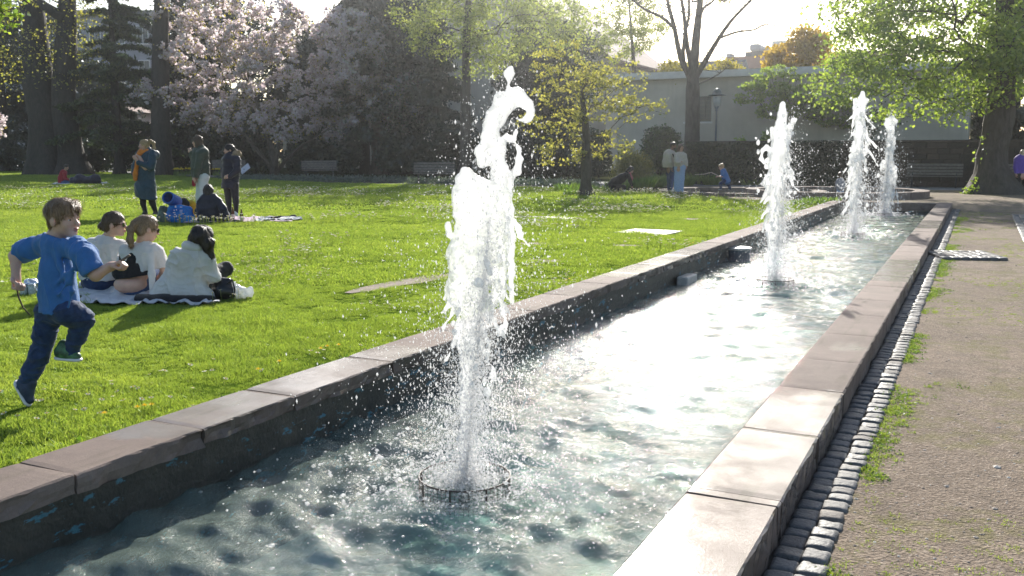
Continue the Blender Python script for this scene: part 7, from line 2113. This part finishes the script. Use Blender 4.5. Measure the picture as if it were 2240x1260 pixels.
# ================================================================== benches, lamp, round basins, picnic things
m_wood = simple('weathered_slats', (0.16, 0.14, 0.12), .75, .25, 12, .3, 60); m_cast = simple('cast_iron', (0.03, 0.03, 0.032), .5, .2, 15)
def bench(label, p, rz, L=1.8):
    e = empty('park_bench', p, rz); tag(e, label, 'bench', 'park benches')
    for i in range(4):
        y = -.22 + i * .12; MB().box(-L / 2, L / 2, y - .048, y + .048, .42, .455).build('seat_slat', m_wood, e, bevel=.006)
    for i in range(4):
        M_ = Matrix.Translation((0, .24 + .028 * i, .53 + i * .115)) @ Matrix.Rotation(R(-14), 4, 'X')
        MB().box(-L / 2, L / 2, -.016, .016, -.045, .045, M_).build('back_slat', m_wood, e, bevel=.006)
    for sx in (-1, 1):
        x = sx * (L / 2 - .22); mb = MB()
        mb.tube([(x, -.30, 0), (x, -.24, .2), (x, -.22, .40)], [.026, .022, .024], 8); mb.tube([(x, .34, 0), (x, .24, .2), (x, .20, .40), (x, .27, .62), (x, .37, .93)], [.026, .022, .024, .02, .016], 8); mb.tube([(x, -.24, .405), (x, .22, .405)], .02, 8)
        mb.build('leg', m_cast, e, smooth=True)
    return e
def facing(p): return math.atan2(p.y, p.x) - math.pi / 2
for (u, v, lab, dr) in ((700, 391, 'bench in deep shade right of the larger magnolia trunk', .1), (950, 402, 'bench in the shade just left of the tall jet', -.05), (503, 387, 'bench behind the woman in the navy parka', .1), (18, 368, 'bench in dark shade at the far left edge', .2)):
    p = at(u, v); bench(lab, (p.x, p.y, 0), facing(p) + dr)
p = atY(2042, 405, 40.0); bench('long bench against the dark stone wall left of the lime trunk', (p.x, 39.95, 0), 0.0, 2.0)
p = atY(2222, 405, 39.9); bench('bench against the dark wall behind the woman in purple', (p.x, 39.9, 0), 0.0, 2.0)
# park lamp
p = atd(1563, 396, 44.0); ztop = atd(1565, 193, 44.0).z
lamp = empty('park_lamp', (p.x, p.y, 0)); tag(lamp, 'tall park lamp with glass lantern in front of the hedge', 'street lamp')
mb = MB(); mb.lathe([(.11, 0), (.10, .9), (.065, 1.0), (.055, 1.05), (.045, ztop - 1.05), (.07, ztop - 1.02), (.07, ztop - .98), (.05, ztop - .95), (.13, ztop - .82)], 16); mb.build('post', simple('lamp_paint', (0.10, 0.13, 0.17), .45, .15, 10), lamp, smooth=True)
t = NT('lamp_glass'); m_lg = t.done(t.mixsh(.45, t.bsdf((.75, .77, .8), .15), (lambda q: (q.inputs[0].__setattr__('default_value', (.85, .88, .9, 1)), q.outputs[0])[1])(t.n('ShaderNodeBsdfTranslucent'))))
mb = MB(); mb.lathe([(.12, ztop - .82), (.17, ztop - .62), (.20, ztop - .36)], 16); mb.build('lantern_glass', m_lg, lamp, smooth=True)
mb = MB(); mb.lathe([(.22, ztop - .36), (.42, ztop - .33), (.42, ztop - .31), (.23, ztop - .28), (.20, ztop - .14), (.10, ztop - .03), (.03, ztop)], 20); mb.build('lantern_roof', simple('lamp_roof', (0.05, 0.085, 0.09), .45, .2, 10), lamp, smooth=True)
# round basins at the end
def round_basin(label, c, rad, w, z, seed, nseg=22, water_z=None, depth=.5):
    e = empty('round_basin', (c[0], c[1], 0)); tag(e, label, 'round basin', 'round basins beyond the long one')
    for i in range(nseg):
        a0, a1 = 6.28318 * i / nseg + .006, 6.28318 * (i + 1) / nseg - .006; mb = MB(); n = 4; V = []
        for q in range(n + 1):
            a = a0 + (a1 - a0) * q / n
            for rr in (rad - w, rad):
                for zz in (-.05, z): V.append((rr * math.cos(a), rr * math.sin(a), zz))
        F_ = []
        for q in range(n):
            o_ = q * 4; F_ += [(o_ + 1, o_ + 5, o_ + 7, o_ + 3), (o_ + 2, o_ + 3, o_ + 7, o_ + 6), (o_, o_ + 4, o_ + 5, o_ + 1), (o_, o_ + 2, o_ + 6, o_ + 4)]
        F_ += [(0, 1, 3, 2), (n * 4, n * 4 + 2, n * 4 + 3, n * 4 + 1)]
        mb.add(V, F_); mb.build('coping_slab', m_slab_d, e)
    mb = MB(); n = 48; V = [(rad * .985 * math.cos(6.28318 * q / n) - 0, rad * .985 * math.sin(6.28318 * q / n), zz) for zz in (-.45, -.052) for q in range(n)]
    Vi = [((rad - w + .02) * math.cos(6.28318 * q / n), (rad - w + .02) * math.sin(6.28318 * q / n), zz) for zz in (-.45, -.052) for q in range(n)]
    mb.add(Vi, [((q + 1) % n, q, n + q, n + (q + 1) % n) for q in range(n)]); mb.build('wall', m_wall, e)
    mb = MB(); rr = rad - w + .01; mb.add([(rr * math.cos(6.28318 * q / n), rr * math.sin(6.28318 * q / n), .012) for q in range(n)], [tuple(range(n))]); mb.build('water', m_water2, e)
    return e
m_slab_d = slab_mat('sandstone_round', [(-50, 1)])
t = NT('still_water'); p_ = t.pos(); b_ = t.bump(t.noise(p_, 7, 4), .25, .03); m_water2 = t.done(t.bsdf((.03, .04, .045), .06, b_))
ca = at(1826, 428); round_basin('round sandstone basin at the end of the long one, nearer ring', (ca.x, ca.y), 2.75, .42, .20, 1)
cb = at(1622, 424.5); round_basin('round sandstone basin where the couple stand, farther left ring', (cb.x - .2, cb.y + .8), 2.75, .42, .10, 2)

# ---- picnic blanket of the three women
def cloth(name, label, pts, mat, z=.02, amp=.018, res=46, seed=0, thick=.006, cat='blanket'):
    """rumpled cloth over a quad of ground pixels"""
    P_ = [at(u, v) for u, v in pts]; n = res; V = []
    X, Y = [], []
    for j in range(n + 1):
        for i in range(n + 1):
            a, b_ = i / n, j / n; q = (P_[0] * (1 - a) + P_[1] * a) * (1 - b_) + (P_[3] * (1 - a) + P_[2] * a) * b_; V.append([q.x, q.y, 0, a, b_])
    V = np.array(V, np.float32); ed = np.minimum.reduce([V[:, 3], 1 - V[:, 3], V[:, 4], 1 - V[:, 4]])
    V[:, 0] += .05 * fbm(V[:, 3] * 5, V[:, 4] * 5, 0, seed) * (ed < .2); V[:, 1] += .05 * fbm(V[:, 3] * 5, V[:, 4] * 5, 3, seed) * (ed < .2)
    rd = 1 - np.abs(fbm(V[:, 0] * 4 + V[:, 1] * 2, V[:, 1] * 4, 0, seed + 2, 3)); V[:, 2] = z + amp * (rd ** 3) * 2.2
    W_ = V[:, :3].copy(); W_[:, 2] -= thick
    i = np.arange(n)[None] + np.arange(n)[:, None] * (n + 1); Q_ = np.stack([i, i + 1, i + n + 2, i + n + 1], -1).reshape(-1, 4); m_ = len(V)
    o = link(name, mesh_np(name, np.concatenate([V[:, :3], W_]), np.concatenate([Q_, Q_[:, ::-1] + m_]), smooth=True), mat); tag(o, label, cat); return o
cloth('picnic_blanket', 'rumpled pale grey blanket under the three women in white', [(172, 668), (470, 672), (440, 622), (182, 626)], fabric('blanket_grey', (0.52, 0.53, 0.55), .9, .12), .018, .02, seed=4)
m_strip = fabric('pink_rug', (0.52, 0.36, 0.46), .9, .2, 6)
cloth('picnic_rug', 'pink and white picnic rug under the bottles and seated person', [(400, 489), (640, 486), (620, 476), (430, 477)], m_strip, .016, .012, seed=9, cat='rug')
cloth('towel', 'white towel with dark stripes at the end of the picnic rug', [(560, 487), (662, 484), (650, 479), (565, 480)], fabric('towel_white', (0.6, 0.6, 0.58), .9, .3, 5), .03, .02, seed=12, cat='towel')
def at_local(u, v, depth): return atd(u, v, depth)
# black handbag and plastic bag next to the third woman
def sdf_thing(name, label, cat, u, v, box, vox, mat, fn, dslack=.3, noise=None, part=None):
    f = Fig(label, u, v, vox, box[:2] + (dslack,), box[2:] + (dslack,), cat=cat, name=name)
    g_ = f.g(part or 'body', mat); fn(f, g_, f.J)
    if noise: g_.noise(*noise)
    f.bake(); return f
m_leather = simple('black_leather', (0.012, 0.012, 0.013), .28, .2, 12, .2, 30)
def hb(f, g_, J):
    g_.ell(J(486, 632, .0), (.095, .085, .10), None, .04); g_.ell(J(492, 640, 0), (.12, .09, .075), None, .04); g_.cap(J(474, 612), J(500, 616), .03, .03, .03); g_.cut(np.array([0, 0, .005]), (0, 0, -1))
    h_ = f.g('handle', m_leather); h_.chain([J(498, 620, -.05), J(508, 612, -.05), J(513, 630, -.06), J(514, 650, -.06)], [.008, .008, .008, .008], .004)
sdf_thing('handbag', 'black leather handbag on the grass beside the third woman', 'handbag', 490, 655, (455, 598, 530, 664), .006, m_leather, hb, .2, (.006, 14, 2))
t = NT('plastic_film'); m_plas = t.done(t.mixsh(.45, t.bsdf((.80, .81, .80), .25), t.mixsh(.5, (lambda q: q.outputs[0])(t.n('ShaderNodeBsdfTransparent')), (lambda q: q.outputs[0])(t.n('ShaderNodeBsdfTranslucent')))))
def pb(f, g_, J):
    g_.ell(J(524, 641), (.07, .07, .07), None, .03); g_.cap(J(530, 645), J(548, 632), .03, .015, .03); g_.cap(J(520, 640), J(512, 622), .035, .02, .03); g_.cap(J(535, 648), J(552, 642), .03, .015, .02); g_.cut(np.array([0, 0, .004]), (0, 0, -1))
sdf_thing('plastic_bag', 'crumpled clear plastic bag behind the black handbag', 'plastic bag', 530, 655, (500, 605, 565, 664), .006, m_plas, pb, .2, (.018, 22, 5))
# cans and foil behind the boy
m_can = simple('can_metal', (0.55, 0.56, 0.55), .3, .1, 8, Metallic=.8); m_canp = simple('can_print', (0.42, 0.47, 0.42), .4, .5, 60)
for i, (u, lab) in enumerate(((53, 'drinks can on the grass behind the boy, the left one of the pair'), (71, 'drinks can on the grass behind the boy, touching his shirt'))):
    p = at(u, 648); e = empty('drinks_can', (p.x, p.y, 0)); tag(e, lab, 'can', 'pair of drinks cans')
    mb = MB(); mb.lathe([(.029, .002), (.034, .012), (.034, .108)], 20); mb.build('body', m_canp, e, smooth=True); mb = MB(); mb.lathe([(.034, .1085), (.028, .118), (.0265, .119), (.0255, .116)], 20); mb.build('lid', m_can, e, smooth=True)
def fo(f, g_, J): g_.ell(J(72, 622), (.085, .07, .06), None, .03); g_.cap(J(60, 632), J(82, 636), .05, .05, .03); g_.cut(np.array([0, 0, .004]), (0, 0, -1))
sdf_thing('foil_bag', 'crumpled silver foil bag behind the two cans', 'foil bag', 70, 645, (45, 600, 100, 652), .006, simple('foil', (0.7, 0.7, 0.72), .25, .1, 8, Metallic=.85), fo, .2, (.014, 24, 8))
# ---- the heap of bags by the seated person in black
def blue_bag_mat():
    t = NT('blue_film'); p = t.coord()
    c = t.ramp(t.noise(p, 5, 4, .6, .5), [(0.3, (0.012, 0.10, 0.45)), (0.55, (0.03, 0.28, 0.70)), (0.75, (0.15, 0.55, 0.80))])
    tr_ = t.n('ShaderNodeBsdfTranslucent'); t.l(c, tr_.inputs[0]); return t.done(t.mixsh(.5, t.bsdf(c, .25, t.bump(t.noise(p, 9, 4), .6, .03)), tr_.outputs[0]))
m_bluefilm = blue_bag_mat()
def bb(f, g_, J): g_.chain([J(375, 476), J(400, 474), J(415, 476)], [.10, .12, .10], .05); g_.chain([J(378, 458), J(412, 460)], [.09, .09], .05); g_.cap(J(370, 470), J(374, 452), .07, .05, .04); g_.cut(np.array([0, 0, .004]), (0, 0, -1)); g_.cut(J(390, 449), (.05, 0, 1))
fb = sdf_thing('shopping_bag', 'big shiny blue shopping bag with white lettering on the grass', 'shopping bag', 393, 487, (345, 430, 440, 494), .010, m_bluefilm, bb, .35, (.014, 9, 3))
# white printed marks on its front (illegible in the photograph: short strokes)
mb = MB()
for (u, v, w_, h_) in ((384, 452, 3, 4), (381, 460, 2, 2), (386, 459, 2, 2), (381, 465, 5, 1.5), (383, 469, 4, 1.5), (382, 474, 2, 3), (386, 473, 2, 4), (396, 453, 5, 1.2), (396, 460, 6, .8), (396, 463, 6, .8), (396, 466, 5, .8), (396, 470, 4, .8)):
    c_ = fb.J(u, v, -.165); s_ = fb.px; mb.box(c_[0] - w_ * s_ / 2, c_[0] + w_ * s_ / 2, -.168, -.160, c_[2] - h_ * s_ / 2, c_[2] + h_ * s_ / 2)
mb.build('print', m_white, fb.root)
p = at(374, 487); dd_ = p.dot(FWD); a_, c_ = atd(367, 432, dd_ - .1), atd(386, 442, dd_ + .25)
mr = empty('rolled_mat', (0, 0, 0)); tag(mr, 'rolled blue sleeping mat lying on top of the bags', 'rolled mat'); mb = MB(); ax_ = (c_ - a_)
m_mat = simple('blue_foam', (0.012, 0.085, 0.36), .6, .15, 20)
mr.location = a_; mr.rotation_euler = ax_.to_track_quat('Z', 'Y').to_euler(); L_ = ax_.length
mb.lathe([(.105, L_), (.120, L_), (.123, L_ - .01), (.123, .01), (.120, 0), (.095, 0), (.092, .02), (.092, L_ - .02)], 28); mb.F = [q for q in mb.F if len(q) <= 4]; mb.build('roll', m_mat, mr, smooth=True)
pts_ = [(r_ * math.cos(a2), r_ * math.sin(a2), .04) for a2, r_ in zip(np.linspace(0, 12.5, 60), np.linspace(.09, .035, 60))]
mb = MB(); mb.add([Vector(q) for q in pts_] + [Vector((q[0], q[1], L_ - .04)) for q in pts_], [(i, i + 1, 61 + i, 60 + i) for i in range(59)]); mb.build('inner_turns', m_mat, mr)
def bk(f, g_, J): g_.ell(J(358, 470), (.10, .12, .20), None, .05); g_.cap(J(352, 480), J(368, 482), .10, .09, .05); g_.cut(np.array([0, 0, .004]), (0, 0, -1))
sdf_thing('rucksack', 'grey-green rucksack left of the blue shopping bag', 'rucksack', 360, 486, (335, 435, 390, 493), .011, fabric('rucksack_cloth', (0.10, 0.13, 0.11), .8, .5, 10), bk, .3, (.015, 9, 4))
def dk(f, g_, J): g_.chain([J(394, 446), J(402, 440), J(408, 447), J(402, 452)], [.05, .06, .06, .05], .04); g_.cap(J(400, 452), J(402, 470), .07, .08, .05)
sdf_thing('black_bag', 'black bag lying on the heap behind the blue shopping bag', 'bag', 402, 482, (380, 425, 422, 488), .011, m_black, dk, .3, (.012, 12, 4))
def yb(f, g_, J): g_.chain([J(412, 446), J(420, 446)], [.06, .07], .04); g_.chain([J(416, 450), J(418, 465), J(420, 478)], [.10, .11, .10], .05, flat=(np.array([0, 1, 0]), .5)); g_.cut(np.array([0, 0, .004]), (0, 0, -1)); g_.cut(J(414, 437), (0, 0, 1))
sdf_thing('yellow_bag', 'yellow bag standing between the blue bag and the seated person', 'bag', 418, 480, (400, 428, 440, 486), .011, fabric('yellow_cloth', (0.62, 0.38, 0.02), .7, .2), yb, .3, (.010, 10, 4))
m_brown_g = NT('brown_glass'); m_brown_g = m_brown_g.done(m_brown_g.bsdf((.10, .035, .012), .1, None)); m_label = simple('bottle_label', (0.55, 0.50, 0.42), .6, .3, 30)
for u, v, lab in ((510, 481, 'brown beer bottle on the rug beside the reaching hand'), (529, 487, 'brown beer bottle with pale label at the front edge of the rug')):
    p = at(u, v); e = empty('beer_bottle', (p.x, p.y, .012)); tag(e, lab, 'bottle', 'beer bottles on the rug')
    mb = MB(); mb.lathe([(.028, 0), (.034, .006), (.034, .13), (.030, .155), (.015, .20), (.0135, .235), (.015, .236), (.015, .248)], 18); mb.build('glass', m_brown_g, e, smooth=True)
    mb = MB(); mb.lathe([(.0345, .03), (.0348, .031), (.0348, .105), (.0345, .106)], 18); mb.F = [q for q in mb.F if len(q) <= 4]; mb.build('label', m_label, e, smooth=True)
for i, (u, v, lab) in enumerate(((492, 486, 'dark shoe lying on the rug beside the seated person'), (517, 487, 'dark shoe lying on the rug between the two bottles'))):
    sdf_thing('loose_shoe', lab, 'shoe', u, v, (u - 10, v - 12, u + 12, v + 4), .008, simple('brown_shoe', (0.05, 0.038, 0.03), .5), lambda f, g_, J: (g_.cap(J(u - 5, v - 3), J(u + 6, v - 2.5), .042, .032, .02), g_.cut(np.array([0, 0, .004]), (0, 0, -1))), .2)
def rl(f, g_, J): g_.cap(J(614, 482, .0), J(656, 478, .2), .05, .045, .02)
sdf_thing('rolled_towel', 'rolled pale towel with dark band at the far end of the rug', 'towel', 635, 484, (600, 468, 672, 490), .010, fabric('towel_roll', (0.48, 0.48, 0.44), .9, .35, 9), rl, .4, (.006, 14, 4))
def blk_(f, g_, J): g_.cap(J(597, 478), J(645, 474, .1), .045, .04, .02); g_.cut(np.array([0, 0, .004]), (0, 0, -1))
sdf_thing('dark_garment', 'dark folded garment behind the rolled towel', 'garment', 620, 481, (585, 462, 665, 485), .012, m_black, blk_, .4, (.01, 12, 4))
# heap beside the red sitter
def hp(f, g_, J): g_.chain([J(160, 396), J(175, 394), J(186, 397), J(208, 394), J(214, 399)], [.16, .22, .16, .22, .14], .08); g_.cut(np.array([0, 0, .004]), (0, 0, -1))
sdf_thing('clothes_heap', 'dark heap of coats and bags beside the red sitter', 'clothes', 190, 403, (150, 380, 222, 408), .02, m_navy, hp, .6, (.04, 5, 4))
cloth('ground_sheet', 'pale sheet under the red sitter and the dark heap', [(112, 404), (238, 403), (232, 399.5), (122, 400)], fabric('sheet_pale', (0.55, 0.55, 0.55), .9, .2), .015, .012, seed=22, cat='blanket')
# info board, stakes
p = at(535, 390); e = empty('info_board', (p.x, p.y, 0), YAW); tag(e, 'small tilted pale information board at the edge of the bed', 'sign')
MB().box(-.28, .28, -.012, .012, -.2, .2, Matrix.Translation((.05, 0, .50)) @ Matrix.Rotation(R(-38), 4, 'Y') @ Matrix.Rotation(R(-40), 4, 'X')).build('panel', simple('board', (0.5, 0.5, 0.56), .4, .1, 4), e); MB().box(-.02, .02, -.02, .02, 0, .5).build('post', m_cast, e)
for i, (u, lab) in enumerate(((209, 'left wooden stake of the three beside the big trunk'), (232, 'middle wooden stake of the three beside the big trunk'), (249, 'right wooden stake of the three beside the big trunk'))):
    p = at(u, 374); d_ = p.dot(FWD); h_ = (374 - 318) * d_ / 2069 * (1.0 if i != 1 else .85)
    mb = MB(); mb.tube([(0, 0, -.05), (.01, 0, h_ * .5), (0, .0, h_)], [.045, .043, .038], 8); o = mb.build('wooden_stake', simple('stake_wood', (0.24, 0.20, 0.15), .8, .2, 6), None, smooth=True, loc=(p.x, p.y, 0)); tag(o, lab, 'stake', 'stakes beside the big trunk')
# ================================================================== air volume added to stand in for lens glare
HAZE = 0.0007
if HAZE > 0:
    t = NT('glare_haze'); v_ = t.n('ShaderNodeVolumePrincipled')
    v_.inputs['Color'].default_value = (0.95, 0.97, 1.0, 1); v_.inputs['Density'].default_value = HAZE; v_.inputs['Anisotropy'].default_value = 0.88
    t.l(v_.outputs[0], t.out.inputs['Volume'])
    o = MB().box(-430, 430, -430, 430, -1.7, 36).build('added_haze', t.m); tag(o, 'thin added air over the whole park, standing in for lens glare', 'added_haze', kind='stuff')
